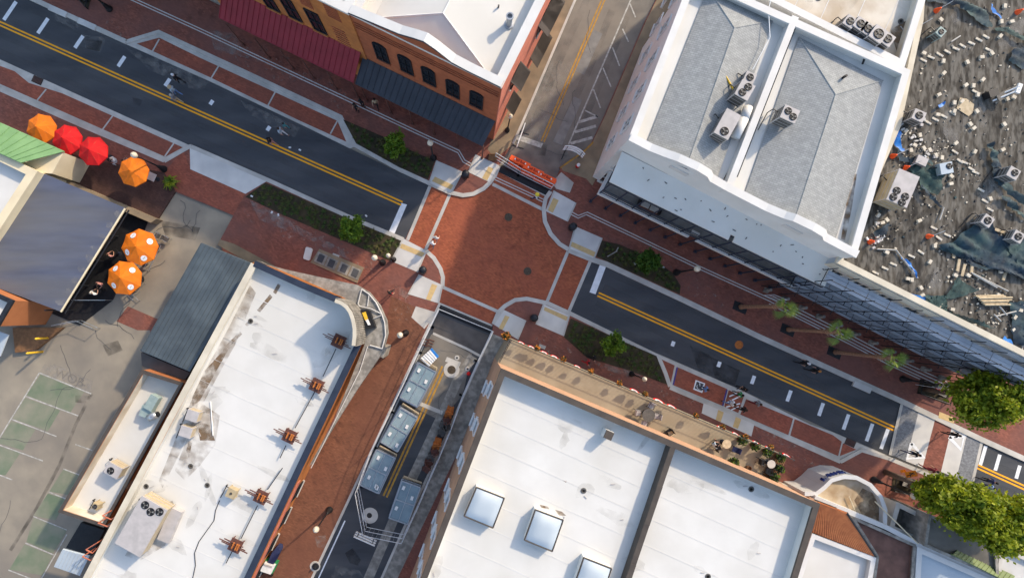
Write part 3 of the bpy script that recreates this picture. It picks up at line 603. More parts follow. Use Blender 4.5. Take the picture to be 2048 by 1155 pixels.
part('parapet_cap', m, 'white_paint', A)
m = MB()
for (s0, z0_), (s1, z1_) in zip(pp[:-1], pp[1:]): m.extr([wA.pt(s0, z0_ - .02, .085), wA.pt(s1, z1_ - .02, .085), wA.pt(s1, z1_ + .075, .085), wA.pt(s0, z0_ + .075, .085)], n3 * .04)
part('drip_edge', m, 'metal_slate', A)
for k in range(3):
    z = 9.9 - k * .32; m = MB(); m.extr([wA.pt(.1, z, .02), wA.pt(wA.len - .1, z, .02), wA.pt(wA.len - .1, z + .09, .02), wA.pt(.1, z + .09, .02)], n3 * .06); part('brick_course', m, 'brick_red', A)
hr = hA - .9
e = WP([(748, 37), (977, 150), (1152, -200), (923, -313)], hr + .02); r0 = W(886, 27, hr + .95); rb = r0 + (e[2] - e[1]) * .82
m = MB(); m.face([e[0], e[1], r0]); m.face([e[1], e[2], rb, r0]); m.face([e[2], e[3], rb]); m.face([e[3], e[0], r0, rb]); part('hip_roof', m, 'white_roof', A)
m = MB(); m.cyl(r0 + Vector((0, 0, .01)), e[1] + Vector((0, 0, .03)), .06, .06, 6); m.cyl(r0, e[0] + Vector((0, 0, .03)), .06, .06, 6); m.cyl(r0, rb, .06, .06, 6); part('ridge_seam', m, 'white_paint', A)
p = W(1020, 31, hr + 1.2); m = MB(); m.lathe((p.x, p.y, hr - .1), [(.34, 0), (.34, .25), (.22, .27), (.22, 1.1), (.27, 1.12), (.27, 1.25), (.18, 1.25), (.18, 1.0)], 16); part('vent_pipe', m, 'steel', A)
p = W(997, 14, hr + .4); m = MB(); m.cyl((p.x, p.y, hr), (p.x, p.y, hr + .6), .06, .06, 8); part('vent_pipe', m, 'ac_dark', A)
for (x, y) in ((763, 106), (812, 130), (858, 153), (906, 178), (953, 200)):
    s, z = wA.hit(x, y); window(wA, s, z, 1.05, 2.3, A, arch=True, sill='brick_red')
TL = wA.pt(*wA.hit(727, 115), .02); TR = wA.pt(*wA.hit(991, 241), .02); TL.z = TR.z = (TL.z + TR.z) / 2
panels(A, 'awning', TL, TR, W(711, 166, 3.5), W(966, 291, 3.5), 23, 'metal_slate')
for (x, y) in ((735, 203), (783, 227), (826, 249), (869, 270), (915, 294), (964, 317)): post(A, x, y, 3.45, 'brown_post', .06)
wS = Wall(tA[1], tA[2]);
if wS.n.x < 0: wS.flip()
n3 = Vector((wS.n.x, wS.n.y, 0))
m = MB(); m.extr([wS.pt(.02, 0, .005), wS.pt(wS.len, 0, .005), wS.pt(wS.len, hA - .15, .005), wS.pt(.02, hA - .15, .005)], n3 * .05); part('painted_side', m, 'brick_pink', A)
for (x, y) in ((1013, 221), (1025, 166), (1069, 100), (1080, 72), (1085, 30), (1098, 10)):
    s, z = wS.hit(x, y); z = 6.6 if z > 4 else 3.4
    for z in (7.3,):
        window(wS, s, z, 1.1, 1.9, A)
        m = MB(); m.extr([wS.pt(s - .8, z + .9, .06), wS.pt(s + .8, z + .9, .06), wS.pt(s + .8, z + .1, 1.0), wS.pt(s - .8, z + .1, 1.0)], Vector((0, 0, .05))); part('shutter_hood', m, 'brown_cap', A)
    m = MB(); m.extr([wS.pt(s - .75, 3.3, .06), wS.pt(s + .75, 3.3, .06), wS.pt(s + .75, 2.3, .9), wS.pt(s - .75, 2.3, .9)], Vector((0, 0, .05))); part('shutter_hood', m, 'brown_cap', A)
# --- orange brick neighbour with red awning
hB = 11.0
t2 = WP([(302, -165), (697, 28), (874, -322), (480, -515)], hB); t2 = [Vector((p.x, p.y)) for p in t2]
A2 = building('orange_brick_building', 'orange brick building with long red metal awning on posts', t2, hB, 'brick_orange', 'white_roof', 'white_paint', para=.7, t=.4, capw=.6)
w2 = Wall(t2[0], t2[1])
if w2.n.y > 0: w2.flip()
for (x, y) in ((535, -3), (581, 17), (632, 43)): s, z = w2.hit(x, y); window(w2, s, z, 1.1, 2.7, A2, sill='brick_orange')
for (x, y, a, b) in ((665, 26, 1.1, 1.5), (684, 75, 1.1, 2.2), (610, 2, 1.0, 1.3)):
    s, z = w2.hit(x, y); m = MB(); n3 = Vector((w2.n.x, w2.n.y, 0))
    for k in range(7):
        zz = z - b / 2 + b * k / 6; m.extr([w2.pt(s - a / 2, zz, .0), w2.pt(s + a / 2, zz, .0), w2.pt(s + a / 2, zz + .1, 0), w2.pt(s - a / 2, zz + .1, 0)], n3 * .06)
    part('brick_panel', m, 'brick_red', A2)
TL = w2.pt(*w2.hit(452, -22), .02); TR = w2.pt(*w2.hit(725, 114), .02); TL.z = TR.z = 5.5
TL = w2.pt((TL - Vector((w2.a.x, w2.a.y, TL.z))).dot(Vector((w2.d.x, w2.d.y, 0))), 5.5, .02)
panels(A2, 'awning', TL, TR, W(438, 34, 3.5), W(707, 164, 3.5), 26, 'metal_red')
for (x, y) in ((488, 91), (540, 117), (588, 139), (630, 159), (675, 180), (718, 197)): post(A2, x, y, 3.45, 'brown_post', .06)
building('grey_corner_building', 'grey building reaching in from the top left beside the red awning', WP([(-420, -518), (300, -167), (420, -430), (-300, -780)], 10.6), 10.6, 'concrete_old', 'white_roof', 'concrete', para=.5)
m = MB(); m.prism(WP([(350, -70), (437, -28), (428, -8), (330, -52)], 3.4), 3.2, 3.4); solid('flat_canopy', m, 'concrete_pale', 'pale flat canopy edge at the top beside the red awning', 'canopy')
# --- white twin building with galleries
hC = 10.2
tC1 = WP([(1257, 279), (1454, 382), (1590, 34), (1385, -52)], hC); tC2 = WP([(1454, 382), (1710, 513), (1818, 142), (1590, 34)], hC)
C1 = building('white_building', 'white building with two grey shingled hips and long gallery canopy', [tC1[0], tC2[1], tC2[2], tC1[3]], hC, 'white_paint', 'white_roof', 'white_paint', para=.6, t=.35, capw=.46)
wC = Wall(tC1[0], tC2[1])
if wC.n.y > 0: wC.flip()
n3 = Vector((wC.n.x, wC.n.y, 0)); Lc = wC.len
prof = [(0, 0), (.09, .0), (.15, .25), (.20, .55), (.28, .7), (.33, .55), (.355, .1), (.42, 0), (.6, 0), (.67, .25), (.70, .55), (.78, .65), (.83, .5), (.855, .05), (1, 0)]
m = MB(); m.extr([wC.pt(0.0, hC - .9, .03)] + [wC.pt(s * Lc, hC + z + .08, .03) for s, z in prof] + [wC.pt(Lc, hC - .9, .03)], n3 * -.35); part('curved_parapet', m, 'white_paint', C1)
m = MB()
for (a, za), (b, zb) in zip(prof[:-1], prof[1:]): m.extr([wC.pt(a * Lc, hC + za + .085, .12), wC.pt(b * Lc, hC + zb + .085, .12), wC.pt(b * Lc, hC + zb + .19, .12), wC.pt(a * Lc, hC + za + .19, .12)], n3 * -.55)
part('parapet_cap', m, 'white_paint', C1)
a, b = tC1[1], tC1[2]; d = (b - a).normalized(); nn = Vector((-d.y, d.x, 0))
m = MB(); m.prism([a + nn * .24, a - nn * .24, b - nn * .24, b + nn * .24], hC - .7, hC + .075); part('party_wall', m, 'white_paint', C1)
m = MB(); o = nn * (-.55 if nn.x > 0 else .55) * -1
m.path([a.lerp(b, .1) + nn * -.42 + Vector((0, 0, -.3)), a.lerp(b, .97) + nn * -.42 + Vector((0, 0, -.3))], .04); part('conduit', m, 'dark_metal', C1)
def hip(root, e, r0, r1, mat):     # eaves: front-left, front-right, back-right, back-left; ridge front, back
    m = MB(); m.face([e[0], e[3], r1, r0]); m.face([e[1], e[2], r1, r0]); m.face([e[2], e[3], r1]); m.face([e[0], e[1], r0]); part('shingle_roof', m, mat, root)
    m = MB()
    for q in ((r0, r1), (r1, e[2]), (r1, e[3])): m.cyl(q[0] - Vector((0, 0, .01)), q[1], .045, .045, 6)
    part('ridge_cap', m, mat, root)
he = hC - .52
hip(C1, WP([(1289, 297), (1431, 366), (1546, 42), (1416, -24)], he), W(1372, 338, he + .75), W(1469, 56, he + .75), 'shingle')
hip(C1, WP([(1487, 394), (1669, 486), (1766, 161), (1598, 74)], he), W(1588, 444, he + .75), W(1671, 189, he + .75), 'shingle')
# side wall openings and corner detail
wL = Wall(tC1[0], tC1[3])
if wL.n.x > 0: wL.flip()
for k in range(6):
    for z in (7.6, 3.6): window(wL, 2.2 + k * 2.6, z, .9, 1.8, C1, frame='white_paint', pane='glass_dark', sill='white_paint')
for (z, ht, wd) in ((5.6, 2.3, 1.1), (1.6, 2.6, 1.2)):
    for k in range(7): window(wC, 1.2 + k * (Lc - 2.4) / 6, z, wd, ht, C1, frame='white_paint', pane='glass_dark', sill='white_paint')
for (u, z) in ((.24, 9.3), (.75, 9.3)): m = MB(); m.extr([wC.pt(u * Lc - .7, z, .03), wC.pt(u * Lc + .7, z, .03), wC.pt(u * Lc + .7, z + .5, .03), wC.pt(u * Lc - .7, z + .5, .03)], n3 * .05); part('name_panel', m, 'concrete_pale', C1)
# gallery: deck, canopy, posts, railing
f0, f1 = W(1195.5, 386.5, 3.5), W(1590.6, 576.5, 3.5); dd = Vector((f1.x - f0.x, f1.y - f0.y, 0)).normalized(); nb = -n3
gl = (Vector((f1.x - f0.x, f1.y - f0.y, 0))).length
def gp(u, o, z): p = f0 + dd * u + nb * o; return Vector((p.x, p.y, z))
dep0 = (Vector((wC.a.x, wC.a.y, 0)) - Vector((f0.x, f0.y, 0))).dot(nb); q1 = wC.a + wC.d * Lc; dep1 = (Vector((q1.x, q1.y, 0)) - Vector((f1.x, f1.y, 0))).dot(nb)
j = gl * .48
m = MB(); m.prism([gp(.25, .25, 0), gp(gl, .25, 0), gp(gl, dep1 - .03, 0), gp(0.25, dep0 - .03, 0)], 3.2, 3.42); part('gallery_deck', m, 'asphalt_patch', C1)
for a_, b_ in ((0, j - .35), (j + .35, gl)):
    m = MB(); m.extr([gp(a_, 0, 3.15), gp(b_, 0, 3.15), gp(b_, 0, 3.5), gp(a_, 0, 3.5)], nb * .3); part('gallery_beam', m, 'white_paint', C1)
m = MB(); m.extr([gp(j - .35, .4, 3.15), gp(j + .35, .4, 3.15), gp(j + .35, .4, 3.5), gp(j - .35, .4, 3.5)], nb * .3); part('gallery_beam', m, 'white_paint', C1)
m = MB(); m.extr([gp(0, 0.3, 3.15), gp(0.3, .3, 3.15), gp(0.3, .3, 3.49), gp(0, .3, 3.49)], nb * (dep0 - .35)); part('gallery_beam', m, 'white_paint', C1)
c0, c1 = W(1219, 363, 7.1), W(1649, 573.5, 7.1); cl = (c1 - c0).length; cd = (c1 - c0).normalized()
k0, k1 = W(1244, 303, 8.05), W(1675, 519, 8.05)
for a_, b_, e_ in ((0, .553, 0), (.553, .573, .42), (.573, 1, 0)):
    F0 = c0.lerp(c1, a_); F1 = c0.lerp(c1, b_); K0 = k0.lerp(k1, a_); K1 = k0.lerp(k1, b_)
    if e_: F0 = F0.lerp(K0, .2); F1 = F1.lerp(K1, .2)
    m = MB(); m.extr([F0, F1, K1, K0], (0, 0, -.12)); part('canopy', m, 'white_roof', C1)
    m = MB(); m.extr([F0 - Vector((0, 0, .13)), F1 - Vector((0, 0, .13)), F1 - Vector((0, 0, .34)), F0 - Vector((0, 0, .34))], n3 * .06); part('canopy_fascia', m, 'metal_slate', C1)
for k in range(13):
    u = .15 + k * (gl - .4) / 12; p = gp(u, .12, 0); m = MB(); m.cyl((p.x, p.y, .12), (p.x, p.y, 6.9), .06, .06, 8); m.box((p.x, p.y, .3), (.22, .22, .36), R(TH)); part('post', m, 'navy_cap', C1)
    q = gp(u, 1.5, 7.1); m = MB(); m.cyl((p.x, p.y, 6.8), q, .05, .05, 6); part('bracket', m, 'navy_cap', C1)
m = MB()
for z in (3.65, 4.5): m.cyl(gp(.15, .14, z), gp(gl - .1, .14, z), .03, .03, 6)
m.cyl(gp(.15, .14, 4.5), gp(.15, dep0 - .1, 4.5), .03, .03, 6)
k = 0.15
while k < gl - .1: m.cyl(gp(k, .14, 3.5), gp(k, .14, 4.5), .014, .014, 4); k += .16
part('railing', m, 'navy_cap', C1, kind='stuff')
sf = thing('sofa', 'brown outdoor sofa with pale cushions on the gallery deck', 'sofa', gp(gl * .235, .8, 3.42)); p = gp(gl * .235, .85, 0)
m = MB(); m.box((p.x, p.y, 3.62), (1.7, .75, .3), R(TH)); part('seat', m, 'brown_post', sf)
m = MB(); q = p + nb * .36; m.box((q.x, q.y, 3.9), (1.7, .16, .6), R(TH)); part('backrest', m, 'brown_post', sf)
for s_ in (-1, 1):
    m = MB(); q = p + dd * .92 * s_; m.box((q.x, q.y, 3.78), (.16, .78, .55), R(TH)); part('armrest', m, 'black', sf)
    m = MB(); q = p + dd * .4 * s_; m.box((q.x, q.y, 3.82), (.7, .6, .12), R(TH)); part('cushion', m, 'concrete', sf)
# birds' litter on the canopy
for k in range(26):
    t_ = random.uniform(.05, .97); u_ = random.uniform(.1, .9); p = c0.lerp(c1, t_).lerp(k0.lerp(k1, t_), u_); m = MB(); m.box((p.x, p.y, p.z + .02), (random.uniform(.08, .28), .05, .03), random.uniform(0, 3)); part('leaf_debris', m, 'ac_dark', C1)
# rust stain between the hips
m = MB(); q = W(1455, 355, hC - .5); m.box((q.x, q.y, hC - .585), (.35, 1.6, .02), R(-28)); part('stain', m, 'stain_brown', C1)
m = MB(); q = [W(*z, hC - .592) for z in ((1702, 345), (1714, 348), (1703, 420), (1690, 480), (1682, 478), (1692, 410))]; m.face(q); part('stain', m, 'stain_brown', C1)
q = W(1690, 153, he + .6); m = MB(); m.cyl((q.x, q.y, he - .1), (q.x, q.y, he + .75), .09, .09, 8); part('vent_pipe', m, 'black', C1)
# --- cream-roofed building behind
hF = 9.9
tF = WP([(1480, -28), (1806, 136), (1846, 8), (1880, -120), (1540, -260)], hF)
F = building('flat_roofed_building', 'building with dirty cream flat roof and row of condensers behind the white one', tF, hF, 'white_paint', 'white_roof_dirty', 'white_paint', para=.7, t=.35, capw=.45)
for q in ([(1655, 55), (1700, 62), (1760, 95), (1800, 128), (1770, 122), (1700, 95), (1660, 75)], [(1780, 60), (1815, 40), (1825, 20), (1832, 40), (1815, 90), (1795, 110)], [(1620, 35), (1650, 45), (1648, 55), (1615, 45)]):
    m = MB(); m.face([(p.x, p.y, hF - .685) for p in WP(q, hF - .7)]); part('stain', m, 'stain_brown', F)
# --- derelict roof with netting, scaffolded front
hE = 8.9
tE = WP([(1672, 524), (2150, 763), (2330, 330), (2140, -150), (1846, -120), (1835, 40), (1790, 250)], hE)
E = building('derelict_building', 'building with littered dark flat roof and scaffolded street front', tE, hE, 'stucco_blue', 'roof_dirt', 'cream_pale', para=.35, t=.3, capw=.38)
wE = Wall(tE[0], tE[1])
if wE.n.y > 0: wE.flip()
n3 = Vector((wE.n.x, wE.n.y, 0)); LE = wE.len
m = MB(); m.extr([wE.pt(0, hE - 1.3, .01), wE.pt(LE * .45, hE - 1.3, .01), wE.pt(LE * .45, hE - .2, .01), wE.pt(0, hE - .2, .01)], n3 * .06); part('cream_band', m, 'cream_pale', E)
m = MB(); m.extr([wE.pt(LE * .45, hE - 1.9, .01), wE.pt(LE, hE - 1.9, .01), wE.pt(LE, hE - .2, .01), wE.pt(LE * .45, hE - .2, .01)], n3 * .08); part('blue_band', m, 'stucco_blue', E)
for z in (2.9, 5.9):
    m = MB(); m.extr([wE.pt(0, z, .01), wE.pt(LE, z, .01), wE.pt(LE, z + .3, .01), wE.pt(0, z + .3, .01)], n3 * .14); part('floor_band', m, 'concrete', E)
for k in range(10):
    for z in (4.5, 7.0): window(wE, 1.2 + k * 2.15, z, 1.2, 1.6, E, frame='white_paint', pane='glass_dark', sill='concrete')
m = MB(); m.extr([wE.pt(.3, .1, .01), wE.pt(LE, .1, .01), wE.pt(LE, 2.7, .01), wE.pt(.3, 2.7, .01)], n3 * .05); part('shopfront', m, 'glass_dark', E)
for k in range(12):
    m = MB(); p = wE.pt(.8 + k * 1.75, 0, 1.5); m.cyl((p.x, p.y, .12), (p.x, p.y, .95), .16, .13, 10); m.box((p.x, p.y, .25), (.4, .4, .28), R(TH)); part('stub_column', m, 'concrete_old', E)
sc = thing('scaffold', 'blue-grey tube scaffold with plank decks along the derelict front', 'scaffold', wE.pt(LE / 2, 0, 1.0))
nb_ = 11
for k in range(nb_ + 1):
    for o in (.35, 1.3):
        p = wE.pt(.3 + k * (LE - .6) / nb_, 0, o); m = MB(); m.cyl((p.x, p.y, .12), (p.x, p.y, 9.0), .035, .035, 6); part('pole', m, 'dark_metal', sc)
    for z in (2.5, 4.3, 6.1, 7.9):
        m = MB(); m.cyl(wE.pt(.3 + k * (LE - .6) / nb_, z, .25), wE.pt(.3 + k * (LE - .6) / nb_, z, 1.6), .03, .03, 5); part('transom', m, 'dark_metal', sc)
for k in range(nb_):
    u0 = .3 + k * (LE - .6) / nb_; u1 = .3 + (k + 1) * (LE - .6) / nb_
    for z in (2.6, 4.4, 6.2, 8.0):
        for q in range(3):
            o = .42 + q * .29; m = MB(); m.extr([wE.pt(u0 + .03, z, o), wE.pt(u1 - .03, z, o), wE.pt(u1 - .03, z, o + .27), wE.pt(u0 + .03, z, o + .27)], (0, 0, .05)); part('plank', m, 'stucco_blue', sc)
    for z in (3.5, 5.3, 7.1, 8.9):
        m = MB(); m.cyl(wE.pt(u0, z, 1.34), wE.pt(u1, z, 1.34), .025, .025, 5); part('guard_rail', m, 'dark_metal', sc)
    if k % 2 == 0:
        m = MB(); m.cyl(wE.pt(u0, 2.6, 1.38), wE.pt(u1, 6.2, 1.38), .025, .025, 5); part('brace', m, 'dark_metal', sc)
# --- white-roofed corner building with canopy (south-west)
hD = 4.8
pD = [(506, 524), (600, 565), (687, 602), (703, 611), (715, 628), (721, 655), (719, 685), (498, 1155), (400, 1365), (60, 1365), (171, 1155)]
tD = WP(pD, hD)
D = building('corner_building', 'low brick corner building with bright white roof and rounded corner', tD, hD, 'brick_orange', 'white_roof', None, para=.55, t=.3)
def coping(root, pts, h, wd, mat, z=.07):
    P = [Vector((p[0], p[1])) for p in pts]; m = MB(); m.band(P, wd, h - .14, h + z); part('coping', m, mat, root)
coping(D, WP([(509, 527), (600, 568), (686, 604)], hD), hD, .5, 'navy_cap'); coping(D, WP([(717, 687), (600, 932), (495, 1155), (398, 1362)], hD), hD, .5, 'navy_cap', .065)
coping(D, WP([(508, 528), (340, 838), (173, 1155), (64, 1363)], hD), hD, .5, 'cream_pale', .06)
cv = WP([(684, 602), (695, 606), (705, 613), (713, 624), (718, 638), (721, 655), (721, 670), (719, 687)], hD)
m = MB(); m.band(cv, .26, 3.5, hD + 2.2); part('curved_parapet', m, 'concrete_old', D)
m = MB(); m.band(cv, .27, hD + 2.18, hD + 2.26); part('parapet_cap', m, 'cream_pale', D)
for k in range(34):
    t_ = k / 33 * (len(cv) - 1.001); i = int(t_); p = cv[i].lerp(cv[i + 1], t_ - i); d = (cv[i + 1] - cv[i]).normalized(); q = p + Vector((d.y, -d.x, 0)) * (.17 if d.y < 0 and True else .17) * (1 if (Vector((d.y, -d.x, 0))).dot(p - W(650, 700, hD)) > 0 else -1)
    m = MB(); m.cyl((q.x, q.y, 3.5), (q.x, q.y, hD + 2.15), .05, .05, 5, True); part('corrugation', m, 'concrete_old', D)
# street canopy
hm = 3.4
mo = [(520, 522), (532, 528), (565, 537), (646, 555), (713, 569), (739, 584), (760, 610), (774, 641), (776, 667), (768, 696), (758, 715), (713, 780), (672, 845), (623, 928)]
mi = [(618, 932), (668, 840), (730, 686), (728, 650), (720, 622), (705, 606), (690, 596), (600, 556), (512, 520)]
m = MB(); m.prism(WP(mo + mi, hm), hm - .45, hm); part('street_canopy', m, 'concrete_old', D)
def tube(pts, h, r, mat, root, name='conduit'):
    m = MB(); m.path([W(x, y, h) for x, y in pts], r, 6); return part(name, m, mat, root)
tube([(723, 578), (738, 588), (752, 605), (763, 627), (769, 645), (771, 670), (764, 697), (740, 690)], hm + .1, .06, 'concrete_pale', D)
tube([(723, 578), (716, 607), (719, 612), (742, 617), (762, 627)], hm + .12, .05, 'concrete_pale', D); tube([(738, 588), (735, 612)], hm + .11, .04, 'concrete_pale', D); tube([(763, 630), (746, 637)], hm + .11, .04, 'concrete_pale', D)
tube([(735, 692), (720, 740), (640, 900), (622, 935)], hm + .06, .04, 'concrete_pale', D)
sg = thing('marquee_sign', 'dark marquee sign box with yellow and white strips on the canopy', 'sign', W(733, 637, hm))
m = MB(); m.prism(WP([(718, 619), (738, 620), (751, 655), (728, 658)], hm + .7), hm, hm + .7); part('box', m, 'black', sg)
m = MB(); m.prism(WP([(724, 625), (731, 623), (736, 638), (730, 640)], hm + .78), hm + .7, hm + .78); part('panel', m, 'sign_yellow', sg)
m = MB(); m.prism(WP([(731, 640), (736, 638), (741, 649), (736, 650)], hm + .78), hm + .7, hm + .78); part('panel', m, 'white', sg)
m = MB(); m.prism(WP([(764, 692), (773, 694), (766, 716), (755, 710)], 3.0), .1, 3.0); part('pier', m, 'concrete_old', D)
# roof stains, cable, stands
for q in ([(556, 566), (562, 570), (552, 588), (546, 584)], [(540, 588), (545, 594), (520, 624), (514, 620)], [(500, 638), (504, 646), (494, 652), (490, 648)], [(480, 662), (484, 668), (456, 696), (452, 690)], [(452, 694), (456, 700), (400, 800), (385, 812), (384, 795), (410, 740)], [(372, 900), (378, 880), (384, 885), (378, 915)], [(395, 840), (420, 850), (430, 880), (400, 880)]):
    m = MB(); m.face([(p.x, p.y, hD - .545) for p in WP(q, hD - .55)]); part('stain', m, 'stain_brown', D)
for q in ([(500, 570), (512, 585), (470, 690), (420, 780), (395, 830), (360, 905), (325, 975), (318, 960), (350, 880), (400, 760), (455, 660)], [(395, 800), (440, 830), (430, 890), (400, 930), (370, 960), (350, 940), (380, 860)], [(300, 1020), (345, 1000), (360, 1040), (330, 1090), (280, 1120), (250, 1110)]):
    m = MB(); m.face([(p.x, p.y, hD - .538) for p in WP(q, hD - .55)]); part('stain', m, 'stain_gutter', D)
tube([(439, 1000), (431, 1020), (428, 1040), (398, 1082), (389, 1105), (391, 1130), (382, 1170)], hD - .52, .03, 'dark_metal', D, 'cable'); tube([(421, 803), (426, 870)], hD - .5, .04, 'white', D, 'roof_pipe')
G1 = []
for i, (x, y) in enumerate(((678, 682), (634, 770), (580, 871), (523, 992), (472, 1089))):
    if i == 0:
        st = thing('pipe_stand', 'x', 'pipe stand', (0, 0, 0)); zz = .45
        m = MB(); m.box((0, 0, zz), (1.0, 1.05, .06)); part('platform', m, 'rust', st, True)
        for a_ in (-.42, .42):
            for b_ in (-.42, .42): m = MB(); m.box((a_, b_, zz / 2), (.07, .07, zz)); part('leg', m, 'rust', st, True)
        for b_, l, o in ((-.1, 2.3, 0), (.02, 2.3, -.25), (.2, 1.7, -.2)): m = MB(); m.box((o, b_, zz + .09), (l, .06, .08)); part('rail', m, 'rust', st, True)
        for a_ in (-.15, .15, .3): m = MB(); m.box((a_, .05, zz + .2), (.1, .5, .14)); part('clamp', m, 'rust_orange', st, True)
    where = ('nearest the rounded corner', 'second from the rounded corner', 'in the middle of the row', 'fourth from the rounded corner', 'farthest from the rounded corner')[i]
    at(st, G1, W(x, y, hD - .2).xy.to_3d() + Vector((0, 0, hD - .55)), R(TH - 1), 'rusty pipe stand on the white roof, ' + where, 'pipe stands along the white roof')
for a_, b_ in (((672, 697), (646, 752)), ((630, 782), (590, 855)), ((572, 890), (560, 915)), ((565, 935), (535, 978)), ((515, 1010), (482, 1076)), ((465, 1100), (452, 1125))): tube([a_, b_], hD - .3, .04, 'dark_metal', D, 'roof_pipe')
# brick facade windows along the lane
wD = Wall(tD[6], tD[7])
if wD.n.x < 0: wD.flip()
n3 = Vector((wD.n.x, wD.n.y, 0))
m = MB(); m.extr([wD.pt(13.0, 2.6, .01), wD.pt(26, 2.6, .01), wD.pt(26, 3.3, .01), wD.pt(13.0, 3.3, .01)], n3 * .1); part('brick_course', m, 'brick_pink', D)
for k in range(4): window(wD, 14.5 + k * 2.6, 1.6, 1.4, 1.6, D)
# --- annex and metal lean-to beside it
hN = 3.3
N_ = building('annex', 'narrow annex with white roof and orange brick end between lot and corner building', WP([(284, 740), (366, 766), (208, 1052), (118, 1022)], hN), hN, 'terra_wall', 'white_roof', 'brown_cap', para=.95, t=.25, capw=.22, inner='white_roof_dirty')
K_ = thing('lean_to', 'dark grey ribbed metal lean-to roof beside the white roof', 'lean-to', W(395, 620))
panels(K_, 'roof', W(402, 486, 3.2), W(506, 528, 3.5), W(281, 700, 3.0), W(380, 742, 3.3), 12, 'metal_grey', th=.06, rib=.04)
m = MB(); m.prism([p for p in WP([(405, 490), (500, 528), (376, 738), (286, 700)], 3.0)], -.05, 2.85); part('wall', m, 'brown_cap', K_)
m = MB(); m.prism(WP([(282, 704), (380, 745), (366, 764), (284, 738)], 2.2), -.05, 2.2); part('rear_block', m, 'asphalt_dark', K_)
# --- dining house with blue canvas, cream house with green roof, terracotta house
Gd = thing('canvas_pavilion', 'large navy canvas dining pavilion beside the lot', 'pavilion', W(120, 480))
cz = 3.3
c4 = WP([(78, 343), (251, 416), (122, 623), (0, 577), (-70, 552), (0, 460)], cz)
m = MB(); m.prism(c4, cz - .1, cz); part('canvas', m, 'canvas_navy', Gd)
m = MB(); m.cyl(W(250, 417, cz + .02), W(122, 623, cz + .02), .08, .08, 6); part('edge_beam', m, 'cream', Gd)
m = MB(); m.cyl(W(258, 420, cz - .3), W(130, 626, cz - .3), .06, .06, 6); part('edge_beam', m, 'dark_metal', Gd)
for k in range(9):
    p = W(246, 420, cz).lerp(W(119, 619, cz), (k + .4) / 9); m = MB(); m.face([(p.x + random.uniform(.2, .5) * math.cos(a) - .25, p.y + random.uniform(.2, .4) * math.sin(a) + .05, cz + .006) for a in (0, .8, 1.6, 2.4, 3.1, 3.9, 4.7, 5.5)]); part('worn_patch', m, 'stain_pale', Gd)
for k in range(5):
    p = W(266, 424).lerp(W(148, 620), k / 4); m = MB(); m.cyl((p.x, p.y, -.05), (p.x, p.y, cz - .1), .06, .06, 8); part('post', m, 'dark_metal', Gd)
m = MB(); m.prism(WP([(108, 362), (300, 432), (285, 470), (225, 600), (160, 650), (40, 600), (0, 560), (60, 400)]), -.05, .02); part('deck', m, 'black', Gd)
m = MB(); a_, b_ = W(276, 420, 1.0), W(330, 446, 1.0)
m = MB(); m.prism(WP([(104, 347), (312, 437), (300, 445), (100, 358)], 1.0), -.05, .9); part('dining_wall', m, 'tan_walk', Gd)
Cr = building('cream_house', 'cream house with green ribbed front roof behind the umbrellas', WP([(-90, 262), (75, 343), (0, 458), (-90, 590)], 4.0), 4.0, 'cream', 'white_roof', 'cream', para=.5, t=.5, capw=.62)
panels(Cr, 'green_roof', W(-90, 266, 4.4), W(41.5, 325, 4.4), W(-90, 206, 3.3), W(127, 303, 3.3), 12, 'metal_green', th=.06, rib=.05)
m = MB(); m.prism(WP([(41, 327), (127, 305), (104, 347), (76, 345)], 3.2), -.05, 3.2); part('gable_wall', m, 'cream', Cr)
Tr = building('terracotta_house', 'terracotta walled house at the left edge below the canvas', WP([(-110, 542), (27, 601), (-3, 652), (-130, 600)], 4.6), 4.6, 'terra_wall', 'white_roof', 'dark_metal', para=.4, t=.3, capw=.3)
m = MB(); m.prism(WP([(-20, 655), (17, 669), (0, 712), (-30, 705)], 2.6), 2.5, 2.6); part('canopy', m, 'glass_sky', Tr)
m = MB(); m.prism(WP([(25, 655), (125, 655), (70, 700), (30, 705)], .3), -.05, .3); part('step', m, 'wood', Tr)
# --- big white-roofed building with terrace (south-east)
hG = 9.0
pB1 = [(1003, 737), (1638, 1007), (1593, 1155), (1510, 1420), (740, 1420), (843, 1155)]
B = building('terrace_building', 'tall tan building with large white roof, skylights and brown parapet', WP(pB1, hG), hG, 'tan_wall', 'white_roof', 'brown_cap', para=.75, t=.35, capw=.4)
m = MB(); q = WP([(1346, 892), (1258, 1155), (1160, 1440)], hG)
for k in range(7):
    t0, t1 = k / 7, (k + 1) / 7; a_ = q[0].lerp(q[2], t0); b_ = q[0].lerp(q[2], t1); m = MB(); m.band([a_, b_], .4, hG - .75, hG + .06 + .03 * (k % 2)); part('divider', m, 'brown_cap', B)
wB = Wall(WP(pB1, hG)[0], WP(pB1, hG)[5])
if wB.n.x > 0: wB.flip()
for k in range(6):
    for z in (7.0, 3.2): window(wB, 2.0 + k * 3.0 + (.5 if z < 5 else 0), z, 1.0, 1.9, B, frame='white', pane='glass_dark', sill='white', fw=.08, bars=False)
wF = Wall(WP(pB1, hG)[0], WP(pB1, hG)[1])
if wF.n.y < 0: wF.flip()
n3 = Vector((wF.n.x, wF.n.y, 0)); LF = wF.len
zt = 4.5
tr = WP([(1021, 677), (1575, 912), (1563, 972), (1003, 741)], zt)
fA, fB = Vector((tr[0].x, tr[0].y)), Vector((tr[1].x, tr[1].y)); wT = Wall(fA, fB)
if wT.n.y < 0: wT.flip()
q0, q1 = wF.pt(0, 0, .01), wF.pt(LF * .985, 0, .01)
